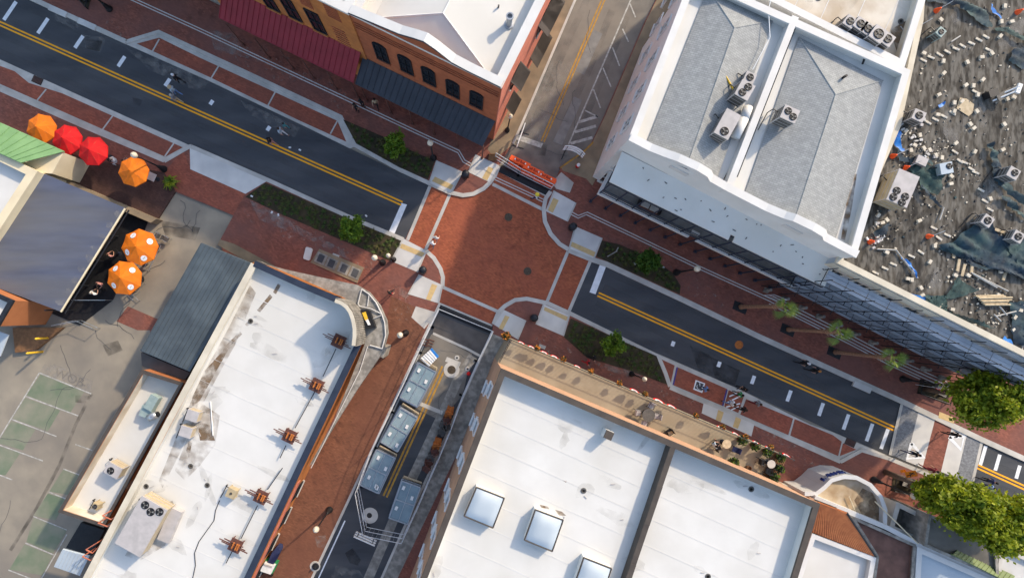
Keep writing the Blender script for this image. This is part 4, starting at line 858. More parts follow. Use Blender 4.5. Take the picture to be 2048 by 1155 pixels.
m = MB(); m.prism([wT.pt(0, 0), wT.pt(wT.len, 0), q1, q0], .1, zt - .02); part('terrace_block', m, 'stucco_tan', B)
m = MB(); m.prism([wT.pt(.02, 0, -.02), wT.pt(wT.len - 1.35, 0, -.02), wT.pt(wT.len - 1.35, 0, -2.9), wF.pt(.0, 0, .02)], zt - .02, zt + .005); part('terrace_floor', m, 'stucco_tan', B)
for k in range(9):
    p = wT.pt(wT.len - 1.25 + k * .14, 0, 0); m = MB(); m.extr([wT.pt(wT.len - 1.25 + k * .14, zt, -.05), wT.pt(wT.len - 1.17 + k * .14, zt, -.05), wT.pt(wT.len - 1.17 + k * .14, zt, -2.7), wT.pt(wT.len - 1.25 + k * .14, zt, -2.7)], (0, 0, .07)); part('slat', m, 'wood', B)
m = MB()
for z in (zt + .15, zt + .95): m.cyl(wT.pt(.02, z, -.04), wT.pt(wT.len, z, -.04), .025, .025, 5)
for z in (zt + .15, zt + .95): m.cyl(wT.pt(.02, z, -.04), wF.pt(.05, z, .1), .03, .03, 5)
k = 0
while k < wT.len: m.cyl(wT.pt(k, zt, -.04), wT.pt(k, zt + .95, -.04), .016, .016, 4); k += .3
part('railing', m, 'dark_metal', B, kind='stuff')
for k in range(8):      # wall sconces and doors on the terrace side
    pass
if False: m = MB(); p = W(1436, 905, zt); m.extr([wF.pt(13.2, zt + .5, .05), wF.pt(15.6, zt + .5, .05), wF.pt(15.6, zt + .55, .5), wF.pt(13.2, zt + .55, .5)], (0, 0, .05))
# roof furniture of the terrace building
hd = hG - .75
def skylight(Q, label):
    P = WP(Q, hd + .75); s = thing('skylight', label, 'skylight', (sum((p for p in P), Vector()) / 4).xy.to_3d() + Vector((0, 0, hd)), 'skylights')
    m = MB(); m.prism(P, hd, hd + .62); part('kerb', m, 'white_roof', s)
    m = MB()
    for k in range(4): m.cyl(P[k] - Vector((0, 0, .1)), P[(k + 1) % 4] - Vector((0, 0, .1)), .05, .05, 6)
    part('frame', m, 'brown_cap', s)
    m = MB(); m.smooth = True; n = 8; c = lambda u, v: P[0].lerp(P[1], u).lerp(P[3].lerp(P[2], u), v)
    for i in range(n):
        for j in range(n):
            m.face([c(u, v) + Vector((0, 0, -.12 + .28 * (1 - (2 * u - 1) ** 4) * (1 - (2 * v - 1) ** 4))) for u, v in ((.03 + .94 * i / n, .03 + .94 * j / n), (.03 + .94 * (i + 1) / n, .03 + .94 * j / n), (.03 + .94 * (i + 1) / n, .03 + .94 * (j + 1) / n), (.03 + .94 * i / n, .03 + .94 * (j + 1) / n))])
    part('dome', m, 'glass_sky', s)
skylight([(953, 974), (1009, 996), (986, 1056), (928, 1032)], 'square skylight nearest the lane on the white roof')
skylight([(1071, 1019), (1127, 1040), (1105, 1103), (1049, 1080)], 'square skylight with a torn patch beside it, middle of the three')
skylight([(1168, 1115), (1224, 1137), (1202, 1200), (1146, 1178)], 'square skylight cut by the bottom edge of the picture')
p = W(1218, 870, hd + .9); v = thing('roof_vent', 'small square roof vent with brown lid on the white roof', 'vent', (p.x, p.y, hd)); m = MB(); m.box((p.x, p.y, hd + .4), (.62, .62, .8), R(TH)); part('shaft', m, 'white_paint', v); m = MB(); m.box((p.x, p.y, hd + .84), (.6, .6, .1), R(TH)); part('lid', m, 'brown_cap', v)
for q in ([(1079, 1008), (1096, 1012), (1098, 1017), (1082, 1014)], [(1110, 1018), (1124, 1022), (1132, 1030), (1118, 1030)], [(1123, 958), (1134, 961), (1132, 964)]):
    m = MB(); m.face([(a.x, a.y, hd + .006) for a in WP(q, hd)]); part('stain', m, 'stain_brown', B)
# --- small buildings in the south-east corner
cvp = [(1563, 969), (1590, 980), (1608, 986), (1631, 986), (1648, 973), (1662, 959), (1686, 952), (1712, 954), (1739, 968), (1760, 992), (1769, 1018), (1768, 1050)]
hJ = 2.9
J = thing('curved_front_building', 'white building with S-curved front wall and blue lettering', 'building', W(1700, 1010))
lw = WP(cvp[:4], 1.0); m = MB(); m.band(lw, .3, .1, 1.0); part('low_wall', m, 'cream_pale', J)
cw = WP(cvp[2:], hJ); m = MB(); m.band(cw, .26, .1, hJ); part('curved_wall', m, 'white_paint', J)
m = MB(); m.band(cw, .34, hJ - .02, hJ + .1); part('coping', m, 'white_paint', J)
m = MB(); m.prism(WP(cvp[3:] + [(1640, 996)], hJ), .1, hJ - .4); part('roof_deck', m, 'tan_stained', J)
m = MB(); m.face([(a.x, a.y, hJ - .394) for a in WP([(1708, 1000), (1725, 975), (1745, 985), (1760, 1015), (1760, 1042), (1725, 1030)], hJ - .4)]); part('stain', m, 'stain_brown', J)
m = MB(); m.band(WP([(1625, 992), (1770, 1052), (1840, 1090), (1935, 1130), (2060, 1190)], hJ), .4, .1, hJ + .3); part('rear_parapet', m, 'white_paint', J)
m = MB(); m.cyl(W(1750, 1002, hJ + .3), W(1836, 1086, hJ + .3), .05, .05, 6); part('guy_pole', m, 'cream', J)
m = MB(); m.cyl(W(1698, 992, hJ - .2), W(1716, 1035, hJ - .2), .04, .04, 6); part('conduit', m, 'cream', J)
word = "JOHNNY'S"
for k, ch in enumerate(word):
    t_ = 4.3 - k * .25; i = int(t_); p = cw[i].lerp(cw[i + 1], t_ - i); d = (cw[i + 1] - cw[i]).normalized(); nn = Vector((-d.y, d.x, 0)); p = p + nn * .27
    text(ch, (p.x, p.y, hJ - .4), .62, math.atan2(-d.y, -d.x) + 0, 'sign_blue', J, ext=.06, rx=R(90))
Tl = thing('tile_roofed_building', 'small building with orange tile slope below the curved front', 'building', W(1680, 1050))
q = [W(1637, 1003, 4.3), W(1692, 1024, 4.3), W(1624, 1062, 3.5), W(1750, 1111, 3.5)]
m = MB(); m.prism([q[0], q[1], q[3], q[2]], .1, 3.2); part('wall', m, 'tan_wall', Tl)
nr = 26
for k in range(nr):
    a_ = q[0].lerp(q[1], k / nr); b_ = q[2].lerp(q[3], k / nr); m = MB(); m.cyl(a_ + Vector((0, 0, .05)), b_ + Vector((0, 0, .05)), .09, .1, 6); part('tile_row', m, 'tile_orange', Tl)
m = MB(); m.face([q[0], q[1], q[3], q[2]]); part('roof_slope', m, 'tile_orange', Tl)
m = MB(); m.cyl(q[1] + Vector((0, 0, .08)), q[3] + Vector((0, 0, .08)), .1, .1, 6); part('verge', m, 'dark_metal', Tl)
building('pale_roofed_building', 'pale flat roof at the bottom edge below the tile slope', WP([(1624, 1066), (1750, 1114), (1735, 1200), (1600, 1200), (1594, 1155)], 3.5), 3.5, 'white_paint', 'white_roof', 'white_paint', para=.35, t=.3, capw=.35)
building('brown_roofed_building', 'flat rough brown roof between the tile slope and the pale blue roof', WP([(1700, 1030), (1830, 1088), (1822, 1200), (1740, 1200), (1752, 1112)], 3.2), 3.2, 'tan_wall', 'roof_brown', 'concrete_old', para=.2, t=.2, capw=.2)
building('blue_roofed_building', 'pale blue flat roof with peeling edge at the bottom right', WP([(1834, 1092), (2080, 1200), (2080, 1290), (1822, 1290)], 3.2), 3.2, 'white_paint', 'glass_sky', 'white_paint', para=.3, t=.3, capw=.4)
building('open_court', 'small walled court with grey floor beside the curved white front', WP([(1793, 1003), (1855, 1033), (1842, 1085), (1778, 1055)], 2.6), 2.6, 'concrete', 'roof_concrete', 'concrete', para=1.2, t=.3, capw=.35, cat='court')
building('grey_roofed_building', 'flat weathered grey roof under the street trees', WP([(1857, 1027), (1992, 1085), (1996, 1155), (1848, 1090)], 3.8), 3.8, 'concrete_old', 'roof_concrete', 'concrete_old', para=.15, t=.2, capw=.2)
building('whitish_roofed_building', 'streaky whitish flat roof at the lower right edge', WP([(2000, 1090), (2150, 1160), (2150, 1260), (1994, 1155)], 3.6), 3.6, 'concrete', 'concrete_pale', 'concrete', para=.2, t=.2, capw=.25)
gr = thing('green_awning', 'slim green ribbed awning at the bottom right', 'awning', W(1960, 1140)); panels(gr, 'awning', W(1905, 1108, 4.0), W(2020, 1165, 4.0), W(1915, 1098, 3.6), W(2030, 1152, 3.6), 14, 'metal_olive', th=.04, rib=.04)
# membrane seams, scuffs and ponding rings on the big white roofs
def seams(root, P, z, step, ang=TH, wd=.05, nst=16):
    d = Vector((math.cos(R(ang)), math.sin(R(ang)))); n = Vector((-d.y, d.x)); Q = [Vector((p[0], p[1])) for p in inset(P, .5)]; lo = min(n.dot(q) for q in Q); hi = max(n.dot(q) for q in Q); t = lo + step * .6
    def cut(t):
        xs = []
        for a, b in zip(Q, Q[1:] + Q[:1]):
            da, db = n.dot(a) - t, n.dot(b) - t
            if da * db < 0: xs.append(d.dot(a + (b - a) * (da / (da - db))))
        return sorted(xs)
    while t < hi:
        xs = cut(t)
        for u0, u1 in zip(xs[::2], xs[1::2]):
            a = n * t + d * u0; b = n * t + d * u1; m = MB(); m.band([a, b], wd, z, z + .012); part('membrane_seam', m, 'white_paint', root)
        t += step * random.uniform(.9, 1.1)
    for k in range(nst):
        for _ in range(30):
            t_ = random.uniform(lo, hi); xs = cut(t_)
            if len(xs) >= 2: break
        else: continue
        u = random.uniform(xs[0], xs[1]); c = n * t_ + d * u; r1, r2 = random.uniform(.3, 2.2), random.uniform(.15, .8); a0 = random.uniform(0, 6.3) if k % 3 else R(ang); e1 = Vector((math.cos(a0), math.sin(a0))); e2 = Vector((-e1.y, e1.x))
        m = MB(); m.face([((c + e1 * r1 * math.cos(q) * random.uniform(.75, 1.1) + e2 * r2 * math.sin(q) * random.uniform(.6, 1.25)).to_3d() + Vector((0, 0, z + .014 + .0006 * k))) for q in [x * .4488 for x in range(14)]]); part('scuff', m, 'stain_grey', root)
        if k % 2:
            if k % 6 == 1:
                m = MB(); m.lathe((c.x, c.y, z + .01), [(.22, 0), (.2, .03), (.12, .03), (.1, .0)], 14); part('roof_drain', m, 'ac_dark', root)
            m = MB(); p = c + e1 * .5; m.box((p.x, p.y, z + .03), (random.uniform(.15, .4), .05, .03), a0 + .5); part('membrane_patch', m, 'ac_case', root)
seams(B, WP(pB1, hG), hd, 1.9, nst=22); seams(D, [tD[0], tD[2], tD[6], tD[7], tD[8], tD[9], tD[10]], hD - .55, 2.1, nst=34); seams(F, tF, hF - .7, 2.2, TH + 90, nst=14)
# utility yard between annex and corner building
Yd = thing('service_yard_roof', 'blue corrugated lean-to roof over the service yard', 'lean-to', W(145, 1125)); panels(Yd, 'roof', W(125, 1098, 2.8), W(178, 1112, 2.8), W(108, 1132, 2.6), W(160, 1150, 2.6), 8, 'glass_sky', th=.04, rib=.03)
m = MB(); m.prism(WP([(160, 1045), (207, 1060), (180, 1112), (130, 1095)], .5), -.05, .4); solid('service_pit', m, 'black', 'black service pit between the annex and the lean-to', 'pit')
for i, pts in enumerate(([(243, 1025), (222, 1038), (205, 1030)], [(238, 1040), (215, 1052), (196, 1045)], [(205, 1085), (185, 1105), (172, 1098), (195, 1084)], [(200, 1100), (182, 1120), (165, 1112)])):
    m = MB(); m.path([W(x, y, 4.4) for x, y in pts], .05, 6); m.cyl(W(*pts[-1], 4.4), W(*pts[-1], 4.4) - Vector((0, 0, 1.5)), .05, .05, 6)
    solid('copper_pipe', m, 'copper_pipe', 'bent orange-red pipe by the annex, ' + ('uppermost', 'second from the top', 'third from the top', 'lowest')[i], 'pipe', 'orange-red pipes by the annex')
# ------------------------------------------------------------------ street lamps and bins
USED = {}
def use(key): return USED.setdefault(key, [])
def lamp_master():
    t = thing('street_lamp', 'x', 'street lamp')
    m = MB(); m.smooth = True; m.lathe((0, 0, 0), [(.30, 0), (.30, .12), (.22, .2), (.20, .55), (.13, .8), (.11, .95)], 14); part('base', m, 'black', t, True)
    m = MB(); m.cyl((0, 0, .9), (0, 0, 3.75), .075, .055, 10); m.lathe((0, 0, 3.7), [(.06, 0), (.14, .06), (.14, .12), (.1, .16)], 12); part('post', m, 'black', t, True)
    m = MB(); m.smooth = True; m.lathe((0, 0, 3.86), [(.1, 0), (.2, .12), (.25, .28), (.24, .42), (.17, .54), (.08, .6)], 16); g = part('lamp_globe', m, 'globe', t, True)
    m = MB(); m.lathe((0, 0, 4.45), [(.09, 0), (.05, .05), (.02, .14)], 10); part('finial', m, 'globe', g, True)
    return t
LM = lamp_master()
for (x, y, l) in ((221, 20, 'beside the bench pit at the top left'), (867, 317, 'by the corner planting bed under the slate awning'), (1351, 545, 'by the rounded bed near the gallery'), (330, 339, 'between the café umbrellas and the parking bay'),
                  (766, 525, 'at the end of the bed beside the memorial plaques'), (812, 665, 'on the brick walk by the rounded canopy corner'), (660, 1017, 'on the brick walk along the fenced lane'), (1803, 757, 'by the bench pit near the raised crossing'),
                  (1745, 957, 'by the bench pit below the yellow crossing sign'), (1262, 747, 'at the lower bed below the terrace railing'), (1014, 262, 'on the tan walk by the pink wall'), (788, 519, 'among the planting by the stop bar')):
    at(LM, use('lamp'), W(x, y) + Vector((0, 0, .12)), 0, 'black lamp post with cream globe ' + l, 'globe street lamps', (.8, .8, .8) if (x, y) in ((1014, 262), (788, 519), (1262, 747)) else None)
t = thing('litter_bin', 'x', 'litter bin')
m = MB(); m.smooth = True; m.lathe((0, 0, 0), [(.25, 0), (.3, .1), (.33, .5), (.33, .8), (.31, .86)], 16); part('drum', m, 'black', t, True)
m = MB(); m.smooth = True; m.lathe((0, 0, .86), [(.34, 0), (.33, .08), (.24, .2), (.12, .26), (.06, .27)], 16); part('lid', m, 'dark_metal', t, True)
for k in range(10):
    a = k * math.pi / 5; m = MB(); m.box((.335 * math.cos(a), .335 * math.sin(a), .45), (.02, .05, .7), a); part('slat', m, 'dark_metal', t, True)
for (x, y, l) in ((931, 353, 'north-west'), (1142, 456, 'north-east'), (847, 541, 'south-west'), (1066, 635, 'south-east')):
    at(t, use('bin'), W(x, y) + Vector((0, 0, .12)), 0, 'round black domed litter bin between the ramps on the %s corner' % l, 'corner litter bins')
# ------------------------------------------------------------------ umbrellas, tables, chairs
def umbrella(col, logo, key):
    t = thing('patio_umbrella', 'x', 'umbrella'); n = 8; Rr = 1.3; z0, z1 = 2.15, 2.7
    m = MB(); m.cyl((0, 0, 0), (0, 0, 2.72), .03, .03, 8); part('pole', m, 'steel', t, True)
    m = MB(); m.lathe((0, 0, 0), [(.32, 0), (.32, .08), (.1, .14)], 14); part('base', m, 'dark_metal', t, True)
    m = MB(); m.lathe((0, 0, z1), [(.05, 0), (.05, .05), (.015, .12)], 8); part('finial', m, col, t, True)
    c = Vector((0, 0, z1))
    for k in range(n):
        a0, a1 = 2 * math.pi * k / n, 2 * math.pi * (k + 1) / n; p0 = Vector((Rr * math.cos(a0), Rr * math.sin(a0), z0)); p1 = Vector((Rr * math.cos(a1), Rr * math.sin(a1), z0)); mid = (p0 + p1) / 2 * .985 + Vector((0, 0, .0))
        m = MB(); q0, q1 = p0 * .5 + c * .5 - Vector((0, 0, .03)), p1 * .5 + c * .5 - Vector((0, 0, .03)); m.face([c, q0, q1]); m.face([q0, p0, mid, p1, q1]); m.face([p0, mid, mid - Vector((0, 0, .12)), p0 - Vector((0, 0, .1))]); m.face([mid, p1, p1 - Vector((0, 0, .1)), mid - Vector((0, 0, .12))])
        pn = part('canopy_panel', m, col, t, True)
        m = MB(); m.cyl(c - Vector((0, 0, .05)), p0 - Vector((0, 0, .02)), .012, .012, 4); part('rib', m, 'wood', t, True)
        if logo and k % 2 == 0:
            e1 = (p1 - p0).normalized(); e2 = (c - (p0 + p1) / 2).normalized(); o = (p0 + p1) / 2 + e2 * .36; nn = e1.cross(e2).normalized(); nn = nn if nn.z > 0 else -nn
            m = MB(); m.face([o + nn * .02 + e1 * .22 * math.cos(R(a)) + e2 * .2 * math.sin(R(a)) for a in range(0, 360, 20)]); lg = part('logo_disc', m, 'white', t, True)
            m = MB(); m.face([o + nn * .024 + e1 * .12 + e2 * .02, o + nn * .024 - e1 * .1 - e2 * .06, o + nn * .024 - e1 * .1 - e2 * .02, o + nn * .024 + e1 * .12 + e2 * .08]); part('logo_stroke', m, 'ac_case', pn, True)
    return t
UO, UR, UL = umbrella('orange', False, 0), umbrella('red', False, 1), umbrella('orange', True, 2)
def uplace(m_, key, x, y, l, s=1.0, rz=.2, z=.12):
    p = W(x, y, 2.4); at(m_, use(key), Vector((p.x, p.y, z)), rz, l, 'patio umbrellas', (s, s, 1))
uplace(UO, 'uo', 80, 256, 'orange patio umbrella tucked against the green roof'); uplace(UR, 'ur', 132, 278, 'red patio umbrella next to the leftmost orange one')
uplace(UR, 'ur', 184, 301, 'red patio umbrella beside the guest in a floral shirt', 1, .35); uplace(UO, 'uo', 265, 342, 'orange patio umbrella by the grey square table', 1.02, .1)
uplace(UL, 'ul', 275, 493, 'orange umbrella with white discs, upper of the two by the canvas pavilion', 1.22, .05, -.05); uplace(UL, 'ul', 244, 555, 'orange umbrella with white discs, lower of the two by the canvas pavilion', 1.17, .3, -.05)
def table(p, r, mat, label, square=False, leg='dark_metal', h=.74):
    t = thing('cafe_table', label, 'table', p); m = MB()
    if square: m.box((p.x, p.y, p.z + h), (r * 2, r * 2, .05), R(TH))
    else: m.lathe((p.x, p.y, p.z + h - .03), [(r * .96, 0), (r, .02), (r, .05)], 22)
    part('tabletop', m, mat, t); m = MB(); m.cyl((p.x, p.y, p.z), (p.x, p.y, p.z + h - .03), .04, .04, 8); m.lathe((p.x, p.y, p.z), [(r * .6, 0), (r * .55, .04), (.05, .08)], 12); part('pedestal', m, leg, t); return t
def chair_master(mat, frame):
    t = thing('patio_chair', 'x', 'chair')
    m = MB(); m.box((0, 0, .44), (.46, .46, .05)); part('seat', m, mat, t, True)
    m = MB(); m.box((0, -.23, .7), (.44, .04, .42)); part('backrest', m, mat, t, True)
    for a in (-.21, .21):
        for b in (-.22, .21): m = MB(); m.cyl((a, b, 0), (a, b, .92 if b < 0 else .64), .018, .018, 6); part('leg', m, frame, t, True)
        m = MB(); m.cyl((a, -.22, .64), (a, .23, .64), .02, .02, 6); part('armrest', m, frame, t, True)
    return t
CH = {'grey': chair_master('ac_case', 'dark_metal'), 'navy': chair_master('c_navy', 'dark_metal'), 'dark': chair_master('black', 'dark_metal'), 'steel': chair_master('asphalt_dark', 'steel')}
def chair(key, p, rz, label, group='patio chairs'): return at(CH[key], use('ch' + key), p, rz, label, group)
p = W(1296, 829, zt + .6); p.z = zt; table(p, .52, 'ac_dark', 'dark round table with four grey chairs on the terrace')
for k, wd in ((0, 'on the street side of'), (1, 'on the lane side of'), (2, 'on the roof side of'), (3, 'on the far side of')):
    a = R([66, 170, 250, 350][k]); q = p + Vector((math.cos(a), math.sin(a), 0)) * .78; chair('grey', q, a + math.pi / 2, 'grey sling chair %s the dark terrace table' % wd)
p = W(1338, 863, zt + .4); p.z = zt; chair('dark', p, 2.2, 'lone dark armchair near the wall in the middle of the terrace'); m = MB(); m.box((p.x + .1, p.y - .1, zt + .3), (.4, .35, .5), .3); solid('side_box', m, 'ac_tan', 'small tan box beside the lone terrace armchair', 'box')
p = W(1453, 887, zt + .7); p.z = zt; table(p, .36, 'wood_pale', 'small round wooden table in front of the seated guest'); q = W(1470, 898, zt + .4); q.z = zt; chair('navy', q, R(70), 'navy chair across from the seated guest on the terrace')
pg = W(1435, 894, zt + .4); pg.z = zt; chair('dark', pg, R(-70), 'dark chair under the seated terrace guest')
p = W(1542, 927, zt + .7); p.z = zt; table(p, .33, 'concrete', 'small round stone-topped table at the slatted end of the terrace')
for a, l in ((170, 'beside the stone-topped table on the guest side'), (265, 'beside the stone-topped table on the wall side'), (330, 'beside the stone-topped table on the slat side')):
    q = p + Vector((math.cos(R(a)), math.sin(R(a)), 0)) * .62; chair('dark', q, R(a) + math.pi / 2, 'dark wire chair ' + l)
p = W(305, 354, .9); p.z = .12; table(p, .34, 'ac_case', 'grey square table beside the orange umbrella', True, h=.9)
for (x, y, l) in ((226, 505, 'upper'), (186, 577, 'lower')): p = W(x, y, .8); p.z = .02; table(p, .4, 'black', '%s black dining table at the edge of the canvas pavilion' % l)
for (x, y, a, l) in ((160, 326, 20, 'below the red umbrellas'), (155, 330, 200, 'against the cream gable'), (315, 470, 60, 'right of the upper disc umbrella'), (332, 478, 240, 'outermost by the upper disc umbrella'), (290, 527, 40, 'between the two disc umbrellas'), (278, 565, 130, 'right of the lower disc umbrella'), (268, 580, 30, 'just below the lower disc umbrella')):
    q = W(x, y, .4); q.z = .12 if y < 400 else -.05; chair('steel', q, R(a), 'steel framed dining chair ' + l)
# dining railing panels at the lot
for i, (a, b) in enumerate((((285, 470), (325, 490)), ((325, 490), (300, 540)), ((165, 640), (200, 655)), ((120, 650), (165, 640)), ((225, 600), (160, 600)), ((280, 600), (262, 585)))):
    p0, p1 = W(*a), W(*b); t = thing('guard_rail_panel', 'metal guard rail panel around the dining deck, ' + ('upper right', 'right beside the disc umbrellas', 'lower right end', 'lower left end', 'across the deck', 'by the lower disc umbrella')[i], 'railing', (p0 + p1) / 2 + Vector((0, 0, -.05)), 'guard rails of the dining deck')
    for z in (.2, .95): m = MB(); m.cyl(p0 + Vector((0, 0, z)), p1 + Vector((0, 0, z)), .025, .025, 6); part('rail', m, 'steel', t)
    for q in (p0, p1): m = MB(); m.cyl(q + Vector((0, 0, -.06)), q + Vector((0, 0, 1.0)), .03, .03, 6); part('post', m, 'steel', t)
# yellow bollards
for (x, y, l) in ((101, 675, 'upper'), (84, 703, 'lower')):
    p = W(x, y); m = MB(); m.smooth = True; m.lathe((p.x, p.y, -.06), [(.1, 0), (.1, 1.6), (.07, 1.7), (.02, 1.73)], 12); solid('bollard', m, 'sign_yellow', l + ' yellow bollard by the terracotta house', 'bollard')
# ------------------------------------------------------------------ condensers
def ac(x, y, zr, sx, sy, sz, fans, rz, label, case='ac_case', side='ac_dark', fr=None, stand=.15, group='rooftop condensers', name='condenser_unit'):
    p = W(x, y, zr + sz + stand); t = thing(name, label, 'condenser', (p.x, p.y, zr), group, rz=0); c = math.cos(rz); s_ = math.sin(rz)
    def L(u, v): return (p.x + u * c - v * s_, p.y + u * s_ + v * c)
    m = MB(); m.box((p.x, p.y, zr + stand + sz / 2), (sx * .97, sy * .97, sz * .96), rz); part('casing', m, side, t)
    m = MB(); m.box((p.x, p.y, zr + stand + sz - .02), (sx, sy, .07), rz); part('top_panel', m, case, t)
    for u, v in ((-1, -1), (1, -1), (1, 1), (-1, 1)): q = L(u * sx * .47, v * sy * .47); m = MB(); m.box((q[0], q[1], zr + (stand + sz) / 2), (.06, .06, sz + stand), rz); part('corner_post', m, case, t)
    fr = fr or min(sx, sy) * .36
    q = L(-sx * .5, sy * .2); q2 = L(-sx * .5 - .35, sy * .3); q3 = L(-sx * .5 - .45, -sy * .5 - .6); m = MB(); m.path([(q[0], q[1], zr + stand + sz * .4), (q2[0], q2[1], zr + stand + sz * .35), (q2[0], q2[1], zr + .06), (q3[0], q3[1], zr + .06)], .035, 5); part('refrigerant_line', m, 'black', t)
    for v in (-.3, 0, .3):
        m = MB(); m.box((p.x, p.y, zr + stand + sz * (.5 + v)), (sx * .985, sy * .985, .03), rz); part('louvre', m, case, t)
    for (u, v) in fans:
        q = L(u, v); z = zr + stand + sz
        m = MB(); m.lathe((q[0], q[1], z), [(fr, 0), (fr, .05), (fr * .9, .06), (fr * .9, .03)], 18); f = part('fan', m, 'black', t)
        for k in range(3):
            a = k * 2.094 + rz + .5; m = MB(); m.face([(q[0] + fr * r_ * math.cos(a + d), q[1] + fr * r_ * math.sin(a + d), z + .068 + .01 * d) for r_, d in ((.2, 0), (.82, -.35), (.82, .35))]); part('blade', m, 'asphalt_patch', f)
        m = MB(); m.lathe((q[0], q[1], z + .06), [(fr * .2, 0), (fr * .2, .03)], 10); part('hub', m, 'ac_dark', f)
    return t
rzA = R(TH); zC = hC - .5
ac(1500, 155, zC, .75, .7, .7, [(0, 0)], rzA, 'small single-fan condenser at the top of the cluster on the left shingle roof')
ac(1490, 180, zC, 1.0, 1.15, 1.2, [(.08, .27), (-.08, -.24)], rzA - .1, 'two-fan rooftop unit in the cluster on the left shingle roof', fr=.26, stand=.35)
ac(1455, 248, zC, 1.1, 1.9, 1.0, [(.05, -.55)], rzA - .08, 'long rooftop unit with one fan at the lower end of the cluster', fr=.3, stand=.3)
ac(1580, 228, zC, 1.1, .95, 1.1, [(-.2, .12), (.26, -.1)], rzA, 'two-fan rooftop unit alone on the right shingle roof', fr=.25, stand=.4)
m = MB(); m.path([W(1478, 195, zC + .5), W(1466, 178, zC + .5), W(1450, 150, zC + .5), W(1452, 145, zC + .3)], .06); solid('gas_pipe', m, 'sign_yellow', 'short rusty yellow pipe run beside the cluster on the left shingle roof', 'pipe')
m = MB(); m.smooth = True; m.path([W(1470, 275, zC + .4), W(1488, 238, zC + .4), W(1496, 215, zC + .3)], .32, 10); solid('duct', m, 'white_paint', 'fat white duct beside the long rooftop unit', 'duct')
m = MB(); m.path([W(1505, 140, zC + .4), W(1540, 75, hC), W(1537, 20, hC), W(1545, -15, hC)], .03, 5); solid('cable', m, 'white', 'thin pale cable running up the left shingle roof', 'cable')
zF = hF - .7
for i, (x, y, s_) in enumerate(((1700, 43, .75), (1721, 48, .8), (1736, 58, .8), (1757, 68, 1.0), (1775, 78, .85))): ac(x, y, zF, s_, s_, s_ * 1.1, [(0, 0)], rzA - .2, '%s condenser in the row of five on the dirty cream roof' % ('leftmost', 'second', 'middle', 'fourth and largest', 'rightmost')[i], case='ac_case', stand=.1)
m = MB(); m.path([W(1745, 80, zF + .2), W(1730, 115, hF + .1), W(1725, 128, hF + .1)], .07); solid('drain_pipe', m, 'black', 'black bent pipe over the parapet below the five condensers', 'pipe')
zE = hE - .35
ac(1806, 376, zE, 1.55, 2.35, 1.25, [(.35, -.5), (-.35, -.35), (.3, -.98), (-.4, -.85)], rzA + .02, 'big tan four-fan packaged unit on the littered roof', case='ac_case', side='ac_tan', fr=.27, stand=.3)
ac(1838, 231, zE, .85, .75, .8, [(0, 0)], rzA, 'dark sided condenser near the white parapet on the littered roof'); ac(1882, 64, zE, .55, .6, .6, [(0, 0)], rzA - .3, 'small greenish condenser at the top of the littered roof', case='ac_green')
ac(1893, 336, zE, .9, .8, .4, [(.2, .1)], rzA + .6, 'pale blue condenser lying among hoses on the littered roof', case='glass_sky', side='ac_green', fr=.22); ac(2027, 346, zE, .8, .75, .8, [(.05, .05)], rzA - .1, 'condenser half wrapped by the dark net at the right edge', fr=.25)
ac(1975, 441, zE, .75, .75, .6, [(0, 0)], rzA - .2, 'white condenser at the top of the big dark net'); ac(2036, 473, zE, .75, .75, .6, [(0, 0)], rzA - .1, 'white condenser at the right end of the big dark net'); ac(1844, 321, zE, .8, .6, .25, [], rzA, 'flat grey panel box beside the hoses on the littered roof')
zD = hD - .55
ac(384, 831, zD, .95, .85, .7, [], rzA + .1, 'upper of two plain grey boxes at the left edge of the white roof', side='ac_tan'); ac(371, 863, zD, .95, .85, .7, [], rzA + .1, 'lower of two plain grey boxes at the left edge of the white roof', side='ac_tan')
ac(282, 1052, zD, 2.3, 4.3, 1.2, [(-.55, 1.65), (.1, 1.4), (.7, 1.75)], rzA - .1, 'huge three-fan packaged unit at the lower left of the white roof', side='ac_tan', fr=.32, stand=.25)
m = MB(); m.prism(WP([(340, 1015), (362, 1025), (335, 1088), (312, 1078)], zD + .6), zD, zD + .5); solid('duct_box', m, 'ac_case', 'long grey duct box beside the huge packaged unit', 'duct')
ac(462, 986, zD, .75, .75, .55, [(0, 0)], rzA, 'small tan unit trailing a cable on the white roof', case='ac_tan', side='ac_tan', fr=.1)
zN = hN - .95
ac(226, 940, zN, 1.3, 1.0, .9, [(-.15, -.1)], rzA - .1, 'single-fan condenser on the annex roof', side='ac_tan', fr=.3); ac(190, 1012, zN, .5, .5, .6, [(0, 0)], rzA, 'little round-topped exhaust at the lower end of the annex roof', case='ac_tan', side='ac_tan', fr=.2)
ex = W(300, 815, zN + .6); t = thing('exhaust_fan', 'green-grey kitchen exhaust duct with round outlet on the annex roof', 'exhaust', (ex.x, ex.y, zN))
m = MB(); m.box((ex.x + .2, ex.y + .45, zN + .5), (.75, 1.3, .6), R(-30)); part('duct', m, 'ac_green', t)
m = MB(); m.box((ex.x - .35, ex.y - .35, zN + .35), (.95, .95, .5), R(-20)); part('plenum', m, 'ac_green', t)
m = MB(); m.smooth = True; m.cyl((ex.x - .1, ex.y - .85, zN + .55), (ex.x + .6, ex.y - .55, zN + .6), .32, .3, 16); part('outlet', m, 'steel', t)
m = MB(); m.cyl((ex.x + .5, ex.y - .6, zN + .6), (ex.x + .72, ex.y - .5, zN + .6), .22, .22, 12); part('motor', m, 'black', t)
